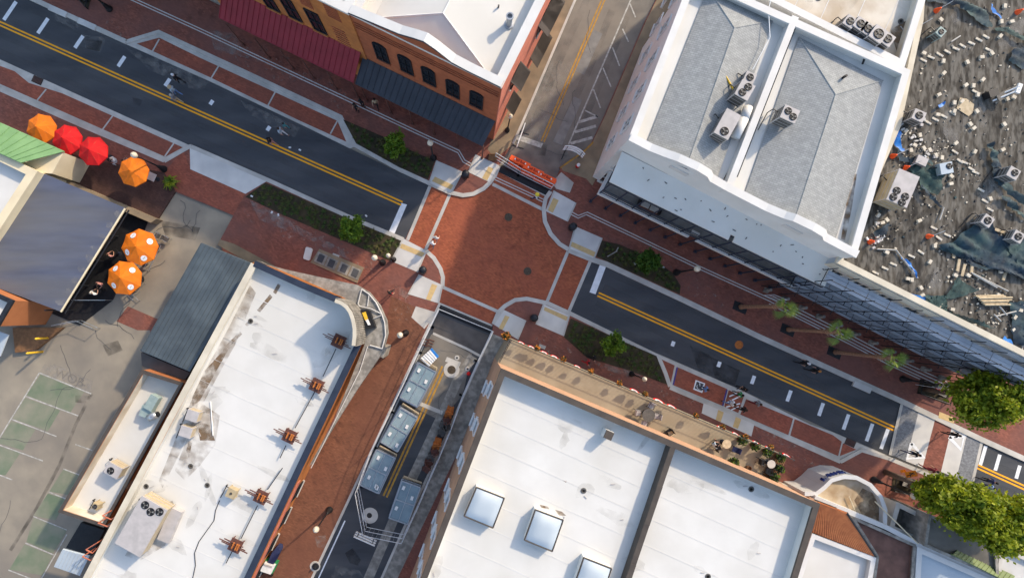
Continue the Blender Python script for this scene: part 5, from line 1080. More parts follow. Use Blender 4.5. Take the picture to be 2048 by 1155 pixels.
# ------------------------------------------------------------------ street closure: barriers, fences, barricades
t = thing('water_barrier', 'x', 'barrier')
m = MB(); n_ = 12
P = [(-.34, 0), (.34, 0), (.34, .12), (.2, .3), (.16, .95), (-.16, .95), (-.2, .3), (-.34, .12)]
m.extr([(-.95, y, z) for y, z in P], (1.9, 0, 0)); part('shell', m, 'barrier', t, True)
for a in (-.5, .5): m = MB(); m.lathe((a, 0, .95), [(.06, 0), (.06, .04), (.03, .06)], 10); part('filler_cap', m, 'white', t, True)
for s_ in (-1, 1):
    m = MB(); m.box((.98 * s_, 0, .5), (.06, .12, .7)); part('coupling', m, 'barrier', t, True)
tx = text('Piolf Buoy', (0, -.22, .55), .42, 0, 'c_maroon', None, ext=.012, rx=R(75)); tx.parent = t; tx.location = (0, -.215, .58)
tx2 = text('Piolf Buoy', (0, 0, .966), .26, 0, 'c_maroon', None, ext=.006); tx2.parent = t
for (x, y, l) in ((1039, 327, 'nearest the pink wall'), (1065, 343, 'in the middle'), (1090, 357, 'nearest the tan corner walk')):
    p = W(x, y, .4); p.z = 0; at(t, use('wb'), p, R(-25), 'orange water-filled barrier with dark lettering, ' + l, 'orange barriers across the north street', (1.0, 1.3, 1.1))
def fence(p0, p1, label, h=1.9, mesh=True, mat='steel_white', grp='temporary fence panels'):
    t = thing('fence_panel', label, 'fence', (p0 + p1) / 2, grp); up = Vector((0, 0, 1)); d = (p1 - p0); L = d.length; d = d / L
    for q in (p0, p1): m = MB(); m.cyl(q, q + up * h, .03, .03, 6); part('post', m, mat, t)
    for z in (.12, h * .5, h - .02): m = MB(); m.cyl(p0 + up * z, p1 + up * z, .028, .028, 6); part('rail', m, mat, t)
    if mesh:
        m = MB(); n = max(2, int(L / .35))
        for k in range(1, n): q = p0 + d * (L * k / n); m.cyl(q + up * .12, q + up * (h - .02), .006, .006, 3, False)
        part('wire_mesh', m, mat, t, kind='stuff')
    for q in (p0, p1): m = MB(); n2 = Vector((-d.y, d.x, 0)); m.box((q.x, q.y, .05), (.62, .16, .08), math.atan2(n2.y, n2.x)); part('foot', m, 'dark_metal', t)
for i, (a, b) in enumerate((((990, 318), (1038, 348)), ((1038, 348), (1101, 379)))): fence(W(*a), W(*b), 'white tube fence panel before the orange barriers, ' + ('near the slate awning' if i == 0 else 'near the tan corner walk'), 1.8)
FL = [(879, 618), (862, 652), (838, 703), (812, 760), (782, 822), (748, 893), (719, 972), (734, 1052), (808, 1067)]
names = ('at the mouth of the lane', 'beside the stacked hoops', 'beside the white crate', 'beside the first glazed stack', 'beside the second glazed stack', 'beside the third glazed stack', 'turning at the round slab', 'closing the lower end')
for i, (a, b) in enumerate(zip(FL[:-1], FL[1:])): fence(W(*a), W(*b), 'temporary fence panel on the brick walk side, ' + names[i], 1.9)
FR = [(984, 661), (955, 722), (925, 790), (903, 850), (880, 905), (858, 955), (842, 993), (808, 1067)]
names = ('at the flower basket corner', 'beside the red hydrant', 'above the rusty chairs', 'beside the rusty chairs', 'beside the tangled chairs', 'beside the fourth glazed stack', 'at the lower end')
for i, (a, b) in enumerate(zip(FR[:-1], FR[1:])): fence(W(*a), W(*b), 'temporary fence panel on the tall building side, ' + names[i], 1.9)
fence(W(879, 618), W(984, 661), 'temporary fence panel across the mouth of the fenced lane', 1.0, mesh=False)
fence(W(1527, 590), W(1552, 600), 'short fence panel under the end of the gallery', 1.6)
p = W(740, 1030); m = MB(); m.lathe((p.x, p.y, .004), [(.72, 0), (.70, .012)], 28); m.mi = 1; m.lathe((p.x - .05, p.y + .02, .017), [(.24, 0), (.22, .01)], 16); solid('manhole', m, ['concrete', 'grate'], 'round concrete manhole slab at the lower fence corner', 'manhole')
p = W(903, 739); m = MB(); m.lathe((p.x, p.y, .012), [(.72, 0), (.70, .012)], 28); m.mi = 1; m.lathe((p.x, p.y, .026), [(.38, 0), (.36, .01)], 20); m.mi = 0; m.prism(WP([(894, 713), (922, 724), (919, 732), (890, 722)]), .012, .02); solid('manhole', m, ['concrete', 'manhole'], 'big concrete ringed manhole inside the fenced lane', 'manhole')
for (x, y, l) in ((914, 715, 'above the ringed manhole'), (935, 737, 'right of the ringed manhole')): p = W(x, y); m = MB(); m.lathe((p.x, p.y, .012), [(.22, 0), (.2, .02)], 16); m.mi = 1; m.lathe((p.x, p.y, .033), [(.09, 0), (.08, .02)], 12); solid('valve_cover', m, ['concrete', 'black'], 'small round valve cover ' + l, 'valve cover')
p = W(937, 746); t = thing('fire_hydrant', 'red fire hydrant inside the fenced lane', 'hydrant', p)
m = MB(); m.smooth = True; m.lathe((p.x, p.y, 0), [(.16, 0), (.16, .06), (.11, .1), (.11, .5), (.14, .55), (.13, .62), (.05, .72)], 12); part('barrel', m, 'red', t); m = MB(); m.cyl((p.x - .2, p.y, .4), (p.x + .2, p.y, .4), .05, .05, 8); part('outlet', m, 'red', t)
def barricade(p, rz, label, L=1.5, bend=0.0, mat='white'):
    t = thing('barricade', label, 'barricade', p, 'striped barricades'); c, s_ = math.cos(rz), math.sin(rz)
    def Q(u, v, z): return Vector((p.x + u * c - v * s_, p.y + u * s_ + v * c, z))
    for z in (.55, 1.0, 1.45):
        pts = [Q(-L / 2 + L * k / 6, bend * (1 - ((k - 3) / 3) ** 2), z) for k in range(7)]; m = MB()
        for a, b in zip(pts[:-1], pts[1:]): m.extr([a, b, b + Vector((0, 0, .2)), a + Vector((0, 0, .2))], Q(0, .07, 0) - Q(0, 0, 0))
        part('rail', m, mat, t)
    for u in (-L * .36, L * .36):
        m = MB(); a = Q(u, .1, 0.02); m.cyl(a, Q(u, .1, 1.6), .03, .03, 6); part('upright', m, 'dark_metal', t); m = MB(); m.cyl(Q(u, -.6, .04), Q(u, .7, .04), .03, .03, 6); part('foot', m, 'dark_metal', t)
barricade(W(735, 1066), R(-24), 'white three-rail barricade below the fenced lane', 2.0); barricade(W(1142, 312), R(-22), 'bowed white three-rail barricade by the yellow kerb', 1.9, .25); barricade(W(1040, 279), R(70), 'narrow barricade seen edge-on beside the stop bar', 1.9)
p = W(1156, 331, .4); m = MB(); m.smooth = True; p.z = .125; m.lathe(p, [(.17, 0), (.17, .3), (.15, .45)], 14); m.mi = 1; m.lathe(p + Vector((0, 0, .45)), [(.17, 0), (.15, .1), (.05, .16)], 14); solid('bucket', m, ['red', 'white'], 'red bucket with white lid on the tan corner walk', 'bucket')
p = W(985, 314, .3); t = thing('folding_stand', 'small brown folding sign stand at the foot of the awning post', 'stand', W(985, 314) + Vector((0, 0, .12)))
for a in (-.28, .28): m = MB(); m.extr([(p.x - .4, p.y + a, .12), (p.x + .4, p.y + a, .12), (p.x + .35, p.y + a * .2, 1.0), (p.x - .35, p.y + a * .2, 1.0)], (0, .03, 0)); part('leaf', m, 'wood', t)
# glazed panels in stacks
gp_ = thing('glazed_panel', 'x', 'panel'); LX, LY = 1.72, 3.45
m = MB()
for y in (-LY / 2, 0.02, LY / 2): m.box((0, y, .06), (LX, .09, .12))
for x in (-LX / 2, LX / 2): m.box((x, 0, .06), (.08, LY, .12))
m.box((0, 0, .08), (.05, LY, .06)); part('frame', m, 'steel', gp_, True)
for y in (-LY / 4, LY / 4):
    m = MB(); m.box((0, y, .06), (LX - .1, LY / 2 - .1, .02)); part('pane', m, 'glass_blue', gp_, True)
for si, (q, nm) in enumerate((([(835, 728), (873, 740), (833, 815), (800, 796)], 'first'), ([(799, 814), (837, 831), (794, 907), (758, 885)], 'second'), ([(754, 898), (793, 914), (756, 992), (717, 974)], 'third'), ([(803, 955), (844, 971), (813, 1053), (774, 1040)], 'fourth'))):
    P = WP(q, .9); c = sum(P, Vector()) / 4; d = (P[0] + P[1] - P[2] - P[3]); rz = math.atan2(d.y, d.x) - math.pi / 2
    for k in range(6):
        at(gp_, use('gp'), Vector((c.x + random.uniform(-.06, .06), c.y + random.uniform(-.09, .09), .03 + k * .135)), rz + random.uniform(-.02, .02), ('top glazed panel of the %s stack from the crossing' % nm) if k == 5 else ('glazed panel under the top of the %s stack from the crossing' % nm), 'stack %s of glazed panels' % nm)
    for (u, v) in ((-.5, 1.2), (.5, .6), (-.5, -.7), (.55, -1.25), (.4, -1.15))[:3 + si % 3]:
        e = Vector((c.x + u * math.cos(rz) - v * math.sin(rz), c.y + u * math.sin(rz) + v * math.cos(rz), .855)); m = MB(); m.box(e, (.24, .36, .012), rz + .1 * u); solid('paper_label', m, 'white', 'white paper label lying on the %s glazed stack' % nm, 'label', 'labels on the %s glazed stack' % nm)
    for k in range(4):
        e = c + Vector((math.cos(rz + math.pi / 2), math.sin(rz + math.pi / 2), 0)) * (LY / 2 + .14 + .1 * k); m = MB(); m.box((e.x, e.y, .25 + .16 * k), (LX * (1.04 - .02 * k), .07, .09), rz + random.uniform(-.05, .05)); solid('timber_bearer', m, 'wood_pale', 'pale timber bearer at the upper end of the %s glazed stack' % nm, 'timber', 'bearers of the %s glazed stack' % nm)
t = thing('white_crate', 'white ribbed crate with a blue end above the first glazed stack', 'crate', W(858, 716)); P = WP([(860, 699), (874, 716), (858, 733), (840, 717)], .8)
m = MB(); m.prism(P, .02, .75); part('body', m, 'white', t)
for k in range(5): a = P[3].lerp(P[0], (k + .5) / 5); b = P[2].lerp(P[1], (k + .5) / 5); m = MB(); m.cyl((a.x, a.y, .77), (b.x, b.y, .77), .03, .03, 5); part('rib', m, 'white', t)
m = MB(); a, b = P[0], P[1]; d = (P[3] - P[0]).normalized() * -.18; m.prism([a, b, b + d, a + d], .05, .72); part('end', m, 'tarp_blue', t)
# rusty chairs piled against the fence
rc = {k: chair_master(k, k) for k in ('rust_orange', 'rust', 'ac_dark')}
for i, (x, y, key, l) in enumerate(((900, 818, 'rust_orange', 'at the top of the pile'), (896, 828, 'rust_orange', 'second down the pile'), (893, 838, 'rust', 'third down the pile'), (886, 848, 'ac_dark', 'dark, left in the pile'), (894, 852, 'ac_dark', 'dark, right in the pile'), (884, 862, 'ac_dark', 'dark, below the first chairs'),
                                     (876, 880, 'rust_orange', 'brightest orange in the middle of the pile'), (872, 890, 'rust_orange', 'just below the brightest'), (869, 900, 'rust', 'brown, below the orange pair'), (862, 912, 'ac_dark', 'dark, lower left'), (858, 922, 'rust', 'brown, near the lower end'), (853, 935, 'rust', 'last at the lower end'))):
    at(rc[key], use('rc' + key), W(x, y, .4).xy.to_3d() + Vector((0, 0, .01)), R(TH + [0, 180, 30, 90, -60, 150][i % 6]), 'stacked metal chair in the lane, ' + l, 'metal chairs piled in the lane', (1.25, 1.25, 1.1))
    dup(rc[key], W(x, y, .4).xy.to_3d() + Vector((.04, .02, .3)), R(TH + 20 + [0, 180, 30, 90, -60, 150][i % 6]), 'upper stacked chair in the lane, ' + l, 'metal chairs piled in the lane', (1.25, 1.25, 1.1))
for (x, y, l) in ((861, 685, 'right'), (851, 684, 'left')):
    p = W(x, y); t = thing('hoop_rack', '%s of two rusty hoop racks inside the lane mouth' % l, 'rack', p)
    for k in (-1, 0, 1): m = MB(); c = p + Vector((.1, .25, 0)) * k; m.path([(c.x - .25, c.y + .1, .05), (c.x - .25, c.y + .1, .5), (c.x + .25, c.y - .1, .5), (c.x + .25, c.y - .1, .05), (c.x - .25, c.y + .1, .05)], .03); part('hoop', m, 'rust', t)
# small blue and green carts at the foot of the canopy wall
t = thing('service_cart', 'white and green cart with navy cover at the bottom by the orange wall', 'cart', W(545, 1130)); P = WP([(529, 1124), (550, 1130), (541, 1148), (517, 1140)], 1.2)
m = MB(); m.prism(P, .3, 1.2); part('box', m, 'white', t); m = MB(); m.prism(inset(P, -.08), .35, .9); part('trim', m, 'c_green', t); m = MB(); m.prism(WP([(529, 1127), (545, 1132), (543, 1135), (527, 1130)], 1.25), 1.2, 1.24); part('vent', m, 'ac_case', t)
m = MB(); m.prism(WP([(553, 1093), (559, 1095), (560, 1102), (546, 1130), (534, 1126), (544, 1104)], 1.1), .3, 1.1); part('cover', m, 'c_navy', t)
for (x, y) in ((525, 1143), (545, 1146), (538, 1122), (556, 1096)): q = W(x, y, .2); m = MB(); m.cyl((q.x - .05, q.y, .24), (q.x + .05, q.y, .24), .2, .2, 12); part('wheel', m, 'black', t)
p = W(632, 1130); t = thing('street_bollard', 'black round stub bollard on a cream kerb end beside the lane', 'bollard', p + Vector((0, 0, .12))); m = MB(); m.lathe((p.x, p.y, .12), [(.34, 0), (.3, .1), (.12, .14), (.1, .4)], 16); part('drum', m, 'black', t); m = MB(); m.lathe((p.x - .05, p.y, .12), [(.48, 0), (.46, .04)], 18); part('plinth', m, 'concrete', t)
# bench pits, signs, flag
for i, (P, l) in enumerate((([(1838, 758), (1900, 780), (1890, 806), (1832, 785)], 'near the raised crossing'), ([(1785, 944), (1840, 962), (1832, 990), (1780, 978)], 'below the yellow crossing sign'), ([(130, -8), (165, 5), (178, 20), (190, -20)], 'at the top left'))):
    c = sum(WP(P), Vector()) / 4; t = thing('bench_pit', 'dark edged planting pit with a bench ' + l, 'planter', c + Vector((0, 0, .12))); m = MB(); m.prism(WP(P), .1, .16); part('bed', m, 'soil', t)
    for a, b in zip(WP(P), WP(P)[1:] + WP(P)[:1]): m = MB(); m.cyl(a + Vector((0, 0, .5)), b + Vector((0, 0, .5)), .04, .04, 6); m.cyl(a + Vector((0, 0, .1)), a + Vector((0, 0, .5)), .05, .05, 6); part('rail', m, 'black', t)
    b = thing('park_bench', 'grey slatted bench in the pit ' + l, 'bench', c + Vector((.2, .15, .16)))
    for k in range(4): q = c + V.to_3d() * (.12 * k - .1); m = MB(); m.box((q.x, q.y, .6), (1.5, .09, .04), R(TH)); part('slat', m, 'concrete_old', b)
    for k in (-.6, .6): q = c + U.to_3d() * k; m = MB(); m.box((q.x, q.y, .37), (.06, .45, .45), R(TH)); part('leg', m, 'black', b)
    q = c + U.to_3d() * .1 + V.to_3d() * .45; m = MB(); m.box((q.x, q.y, .35), (.6, .4, .35), R(TH)); solid('planter_box', m, 'glass_sky' if i == 1 else 'concrete_old', 'small box beside the bench in the pit ' + l, 'box')
p = W(1835, 955); t = thing('crossing_sign', 'yellow-orange diamond crossing sign with a small plate on a post', 'sign', p + Vector((0, 0, .12)))
m = MB(); m.cyl((p.x, p.y, .12), (p.x, p.y, 2.9), .035, .035, 6); part('post', m, 'steel', t)
tl = Matrix.Rotation(R(35), 3, 'X'); c = W(1822, 947, 2.6)
def dia(c, s, z, mat, nm):
    m = MB(); e1 = Vector((.95, -.25, .1)).normalized(); e2 = Vector((.15, .75, .62)).normalized(); nn = e1.cross(e2).normalized()
    m.extr([c + (e1 * a + e2 * b) * s + nn * z for a, b in ((1, 0), (0, 1), (-1, 0), (0, -1))], nn * .02); return part(nm, m, mat, t)
dia(c, .55, 0, 'sign_orange', 'plate'); dia(W(1806, 941, 2.3), .26, 0, 'sign_orange', 'small_plate')
m = MB(); e1 = Vector((.95, -.25, .1)).normalized(); e2 = Vector((.15, .75, .62)).normalized(); nn = e1.cross(e2).normalized(); o = c + nn * .03
for a, b in (((0, .25), (0, -.05)), ((0, -.05), (-.12, -.3)), ((0, -.05), (.14, -.28)), ((-.2, .08), (.2, .12))): m.cyl(o + e1 * a[0] + e2 * a[1], o + e1 * b[0] + e2 * b[1], .035, .035, 5)
part('walker_symbol', m, 'black', t)
p = W(1848, 782); t = thing('flag', 'small striped flag on a staff by the bench pit', 'flag', p + Vector((0, 0, .12))); q = W(1878, 776, 2.4); p = Vector((q.x, q.y, .12)); m = MB(); m.cyl(p, (q.x, q.y, 2.6), .02, .02, 5); part('staff', m, 'white', t)
for k in range(6): m = MB(); m.face([(q.x, q.y, 2.5 - k * .08), (q.x + .55, q.y - .4, 2.42 - k * .08), (q.x + .55, q.y - .34, 2.35 - k * .08), (q.x, q.y, 2.42 - k * .08)]); part('stripe', m, 'red' if k % 2 else 'white', t)
# bunting and hanging flowers on the terrace railing
def fan_bunting(u, w_, label):
    t = thing('bunting', label, 'bunting', wT.pt(u, zt + .3, .06), 'bunting along the terrace railing'); c = wT.pt(u, zt + .85, .04); e1 = Vector((wT.d.x, wT.d.y, 0)); e2 = (Vector((wT.n.x, wT.n.y, 0)) * .3 + Vector((0, 0, -.9))).normalized()
    for ri, (r0_, r1_, mt) in enumerate(((.05, .35, 'c_navy'), (.35, .7, 'white'), (.7, 1, 'red'))):
        m = MB()
        for k in range(8):
            a0, a1 = math.pi * k / 8, math.pi * (k + 1) / 8; m.face([c + (e1 * math.cos(a) + e2 * math.sin(a)) * w_ * r for a, r in ((a0, r0_), (a0, r1_), (a1, r1_), (a1, r0_))])
        part('band', m, mt, t)
words = ['at the lane corner', 'second from the lane corner', 'third from the lane corner', 'fourth from the lane corner', 'above the walking pair', 'left of the largest fan', 'the largest fan', 'right of the largest fan', 'above the kerb ramp', 'right of the kerb ramp', 'over the potted plants', 'next to last', 'nearest the slatted end']
for i, (x, y, s_) in enumerate(((1040, 681, .5), (1060, 690, .55), (1085, 700, .55), (1105, 709, .6), (1150, 729, .5), (1262, 778, .7), (1310, 795, .85), (1335, 808, .7), (1430, 846, .5), (1460, 858, .5), (1500, 876, .5), (1525, 887, .5), (1560, 902, .6))):
    s = (x - 1021) / 554 * wT.len; fan_bunting(s, s_ * .6, 'red white and blue pleated bunting on the terrace railing, ' + words[i])
def flowers(p, r, label, name='flower_basket', mats_=('leaf_dark', 'flower_orange'), n=70):
    t = thing(name, label, 'flowers', p, 'flower baskets')
    m = MB(); m.lathe((p.x, p.y, p.z), [(r * .4, 0), (r * .6, r * .3), (r * .62, r * .35)], 12); part('basket', m, 'wood', t)
    for nm, mt, k_ in (('foliage', mats_[0], n), ('blossom', mats_[1], n)):
        m = MB()
        for k in range(k_):
            d = Vector((random.gauss(0, 1), random.gauss(0, 1), abs(random.gauss(0, .7)))).normalized() * r * random.uniform(.5, 1); leaf(m, Vector((p.x, p.y, p.z + r * .4)) + d, r * .28)
        part(nm, m, mt, t)
def leaf(m, c, s, up=.3):
    a = Vector((random.uniform(-1, 1), random.uniform(-1, 1), random.uniform(-.6, .6))).normalized(); b = a.cross(Vector((random.uniform(-1, 1), random.uniform(-1, 1), random.uniform(-1, 1)))).normalized()
    a = a * s; b = b * s * .6; m.face([c - a, c + b, c + a, c - b])
for i, (x, y) in enumerate(((1012, 671), (1070, 691), (1122, 713), (1176, 738), (1232, 761), (1283, 783), (1383, 824), (1435, 846), (1480, 868), (1530, 888))):
    if i == 0: p = W(x, y, 3.2); flowers(p, .38, 'round flower basket hanging at the lane corner of the terrace')
    else: s = (x - 1021) / 554 * wT.len; p = wT.pt(s, zt + .55, .15); flowers(p, .26, 'orange flower basket on the terrace railing, number-free place: ' .replace('number-free place: ', '') + ('nearest the lane', 'second from the lane', 'third from the lane', 'just left of the largest bunting fan', 'just right of the bunting gap', 'left of the kerb ramp', 'above the kerb ramp', 'over the first potted plant', 'nearest the slatted end')[i - 1])
for i, (x, y, r) in enumerate(((1484, 880, .42), (1510, 891, .4), (1535, 903, .42), (1560, 913, .4), (1467, 924, .42), (1559, 937, .36), (1548, 954, .42))):
    p = W(x, y, zt + .5); p.z = zt; t = thing('potted_plant', 'potted leafy plant on the terrace, ' + ('first along the railing', 'second along the railing', 'third along the railing', 'last along the railing by the slats', 'against the wall beside the hose', 'beside the stone-topped table', 'in the corner by the wall and slats')[i], 'plant', p, 'potted plants on the terrace')
    m = MB(); m.lathe((p.x, p.y, zt), [(r * .4, 0), (r * .6, .35), (r * .55, .35)], 14); part('pot', m, 'rust', t)
    for nm, mt, n in (('foliage', 'leaf_dark', 130), ('leaf', 'leaf_young', 70)):
        m = MB()
        for k in range(n): d = Vector((random.gauss(0, 1), random.gauss(0, 1), abs(random.gauss(0, .8)))).normalized() * r * random.uniform(.4, 1.05); leaf(m, Vector((p.x, p.y, zt + .5)) + d, r * .24)
        part(nm, m, mt, t)
p = W(1498, 936, zt + .3); p.z = zt; m = MB(); m.lathe(p, [(.14, 0), (.22, .2), (.2, .38), (.16, .38), (.15, .2)], 14); solid('empty_pot', m, 'wood', 'empty brown pot on the terrace', 'pot')
mk('block', (.66, .60, .49), (.52, .46, .36), sc=3, rough=.9)
# ------------------------------------------------------------------ litter of the derelict roof
blk = thing('concrete_block', 'x', 'block'); m = MB(); m.box((0, 0, .07), (.3, .22, .14)); part('body', m, 'block', blk, True)
BL = [(1882, 39), (2010, 12), (2003, 43), (2024, 43), (2001, 72), (1887, 122), (1935, 124), (1964, 114), (1888, 146), (1984, 106), (1848, 106), (1966, 159), (1932, 170), (1947, 171), (1956, 189), (1878, 189), (1909, 205), (1909, 222), (1954, 222), (1924, 202), (1876, 229), (1941, 248), (1948, 256), (2009, 248), (1998, 193), (2015, 197), (2028, 194), (1912, 286), (1950, 303), (2006, 299), (1839, 441), (1981, 397), (1902, 367), (1903, 352), (1860, 523), (1842, 575), (1816, 557), (1824, 559), (1911, 550), (1937, 550), (1774, 504), (1870, 491), (2003, 542), (1774, 439), (1840, 270), (1812, 262), (1830, 290), (1822, 300), (1860, 300), (1872, 310), (1848, 296), (1884, 315), (1757, 430), (1765, 445), (1880, 610), (1881, 618), (1905, 618), (1948, 650), (2030, 634), (2041, 620), (2028, 660), (2044, 606), (1845, 590), (1996, 590)]
for (x, y) in BL:
    p = W(x, y, zE + .1); at(blk, use('blk'), Vector((p.x, p.y, zE)), random.uniform(0, 3), 'pale concrete block lying loose on the littered roof', 'loose blocks on the littered roof')
ST = [(1879, 110), (1861, 115), (1846, 121), (1894, 104), (1911, 98), (1924, 92), (1942, 87), (1957, 80), (1971, 74), (1976, 100), (1950, 184), (1904, 226), (1887, 233), (1870, 239), (1855, 245), (1909, 304), (1919, 322), (1942, 338), (1961, 380), (1969, 402), (1979, 419), (1867, 456), (1877, 476), (1894, 470), (1822, 512), (1841, 504), (1769, 536), (1750, 545), (1786, 528), (1928, 325), (1950, 345)]
stp = thing('paver_strip', 'x', 'paver'); m = MB(); m.box((0, 0, .03), (.52, .14, .06)); part('body', m, 'block', stp, True); m = MB(); m.box((.14, 0, .063), (.18, .12, .012)); part('mortar', m, 'concrete', stp, True)
for (x, y) in ST: p = W(x, y, zE); at(stp, use('stp'), Vector((p.x, p.y, zE)), R(-30 + random.uniform(-8, 8)), 'short pale paver strip in a broken row on the littered roof', 'paver strips on the littered roof')
for i, (x, y, a, l) in enumerate(((1909, 500, 75, 1.2), (1915, 530, 80, .9), (1925, 540, 75, .9), (1921, 505, 85, .7), (1934, 510, 80, .7), (1942, 535, 85, .8), (2008, 550, 70, .8), (2014, 530, 75, .8), (1998, 462, -20, .8))):
    p = W(x, y, zE); m = MB(); m.box((p.x, p.y, zE + .05), (l, .2, .08), R(a)); solid('plank', m, 'wood_pale', 'pale plank lying in or below the big dark net', 'plank', 'planks around the big net')
fl = thing('marker_flag', 'x', 'marker'); m = MB(); m.lathe((0, 0, 0), [(.2, 0), (.19, .04), (.05, .42)], 10); part('cone', m, 'barrier', fl, True); m = MB(); m.cyl((0, 0, .3), (.55, .3, .75), .025, .025, 5); part('stick', m, 'concrete_pale', fl, True)
for (x, y, l) in ((1877, 19, 'at the top of'), (1837, 53, 'beside the corner parapet of'), (1789, 311, 'above the big tan unit on'), (1814, 334, 'right above the big tan unit on'), (1861, 472, 'left of the big net on'), (1744, 483, 'by the white parapet low on'), (2040, 22, 'at the upper right edge of')):
    p = W(x, y, zE + .2); at(fl, use('fl'), Vector((p.x, p.y, zE)), 0, 'red-orange marker with a pale stick %s the littered roof' % l, 'orange markers')
p = W(1930, 214, zE); t = thing('plywood_sheet', 'square tan plywood sheet lying on the littered roof', 'board', (p.x, p.y, zE)); m = MB(); m.prism(WP([(1919, 196), (1932, 198), (1947, 209), (1944, 226), (1936, 233), (1912, 217)], zE), zE + .01, zE + .05); part('board', m, 'wood_pale', t)
p = W(2025, 182, zE + .8); t = thing('toppled_rack', 'white and dark metal rack tipped over at the right of the littered roof', 'rack', (p.x, p.y, zE))
for a in ((-.9, -.5), (-.5, -.1)): m = MB(); m.cyl((p.x + a[0], p.y + a[1], zE + .3), (p.x + .5, p.y + .4 + a[1] * .6, zE + .8), .06, .06, 6); part('bar', m, 'white', t)
m = MB(); m.box((p.x + .5, p.y + .2, zE + .75), (.3, .7, .12), R(-20)); part('plate', m, 'white', t); m = MB(); m.box((p.x - .2, p.y - .1, zE + .45), (1.2, .5, .08), R(30)); part('panel', m, 'ac_dark', t); m = MB(); m.box((p.x - 1, p.y, zE + .25), (.7, .5, .5), R(20)); part('block', m, 'black', t)
def cloth(P, z, mat, label, name, amp=.22, n=None, cat='tarp'):
    W_ = WP(P, z); bm = bmesh.new(); vs = [bm.verts.new((p.x, p.y, z + .05)) for p in W_]; bm.faces.new(vs); bmesh.ops.triangulate(bm, faces=bm.faces)
    for _ in range(6):
        es = [e for e in bm.edges if e.calc_length() > .28]
        if not es: break
        bmesh.ops.subdivide_edges(bm, edges=es, cuts=1); bmesh.ops.triangulate(bm, faces=bm.faces)
    for v in bm.verts:
        x, y = v.co.x, v.co.y; f = abs(math.sin(x * 1.9 + y * 3.3 + math.sin(y * 1.7))) ** 1.5 * (.5 + .5 * math.sin(y * 1.1 - x * .8)) + .35 * abs(math.sin(x * 5.1 - y * 4.2)); v.co.z += amp * f + random.uniform(0, amp * .12); v.co.x += random.uniform(-.05, .05); v.co.y += random.uniform(-.05, .05)
    c = sum(W_, Vector()) / len(W_)
    for v in bm.verts: v.co -= Vector((c.x, c.y, z))
    me = bpy.data.meshes.new(name); bm.to_mesh(me); bm.free(); me.materials.append(MT[mat]); me.polygons.foreach_set('use_smooth', [True] * len(me.polygons)); o = bpy.data.objects.new(name, me); COL.objects.link(o); o.location = (c.x, c.y, z); tag(o, label, cat); return o
def ribbon(pts, wd):
    L_, R_ = [], []
    for k, p in enumerate(pts):
        a = Vector(pts[max(k - 1, 0)]); b = Vector(pts[min(k + 1, len(pts) - 1)]); d = (b - a).normalized(); w_ = wd * random.uniform(.6, 1.3) * (1 if 0 < k < len(pts) - 1 else .5); L_.append((p[0] - d.y * w_, p[1] + d.x * w_)); R_.append((p[0] + d.y * w_, p[1] - d.x * w_))
    return L_ + R_[::-1]
cloth([(1849, 4), (1895, 12), (1913, 13), (1931, 33), (1970, 57), (1983, 57), (1976, 43), (1970, 24), (1910, 2), (1853, -4)], zE, 'net_dark', 'dark torn netting across the top of the littered roof', 'debris_net', cat='netting')
cloth(ribbon([(1974, 288), (1984, 322), (1993, 352), (2015, 385), (2050, 410)], 9), zE, 'net_dark', 'dark net strip trailing past the right-hand condenser', 'debris_net', .3, cat='netting')
cloth([(1870, 490), (1883, 499), (1896, 490), (1916, 481), (1934, 478), (1950, 488), (1957, 499), (1981, 494), (2007, 500), (2020, 518), (2040, 543), (2048, 562), (2075, 560), (2075, 500), (2032, 469), (2000, 472), (1992, 472), (1981, 458), (1970, 437), (1953, 437), (1934, 456), (1913, 468), (1903, 485)], zE, 'net_dark', 'large crumpled dark net spread by the two white condensers', 'debris_net', .24, cat='netting')
cloth(ribbon([(1873, 495), (1918, 511), (1944, 529), (1968, 537), (1994, 533), (2020, 545), (2050, 560)], 4), zE, 'net_dark', 'narrow dark net rope looping below the large net', 'debris_net', .25, cat='netting')
cloth([(1911, 553), (1923, 563), (1952, 581), (1900, 598), (1846, 596), (1866, 617), (1900, 625), (1960, 645), (1990, 660), (1920, 640), (1890, 625), (1840, 590), (1890, 590)], zE, 'net_green', 'greenish net along the street parapet of the littered roof', 'debris_net', .3, cat='netting')
cloth([(2010, 605), (2050, 600), (2075, 625), (2060, 690), (2025, 690), (2018, 660), (2022, 632)], zE, 'net_dark', 'dark blue net heap at the lower right of the littered roof', 'debris_net', .25, cat='netting')
cloth(ribbon([(1815, 330), (1850, 340), (1872, 352), (1866, 375), (1835, 372)], 14), zE, 'net_green', 'dusty net over hoses beside the big tan unit', 'debris_net', .2, cat='netting'); cloth(ribbon([(1835, 372), (1855, 395), (1880, 415)], 5), zE, 'net_dark', 'dark rolled net pointing away from the big tan unit', 'debris_net', .25, cat='netting')
cloth(ribbon([(1792, 300), (1800, 318), (1820, 322), (1840, 315), (1862, 330)], 6), zE, 'net_dark', 'dark crumpled net strip between the two red markers above the tan unit', 'debris_net', .2, cat='netting')
cloth(ribbon([(1985, 60), (2010, 62), (2035, 80), (2055, 85)], 4), zE, 'net_green', 'thin greenish net rope at the upper right of the littered roof', 'debris_net', .2, cat='netting')
cloth([(2020, 100), (2060, 90), (2070, 130), (2040, 140), (2015, 122)], zE, 'net_dark', 'black torn sheet at the right edge above the toppled rack', 'debris_net', .15, cat='netting')
cloth(ribbon([(1995, 395), (2010, 400), (2030, 425), (2055, 440)], 7), zE, 'net_dark', 'dark net band between the wrapped condenser and the far white one', 'debris_net', .25, cat='netting')
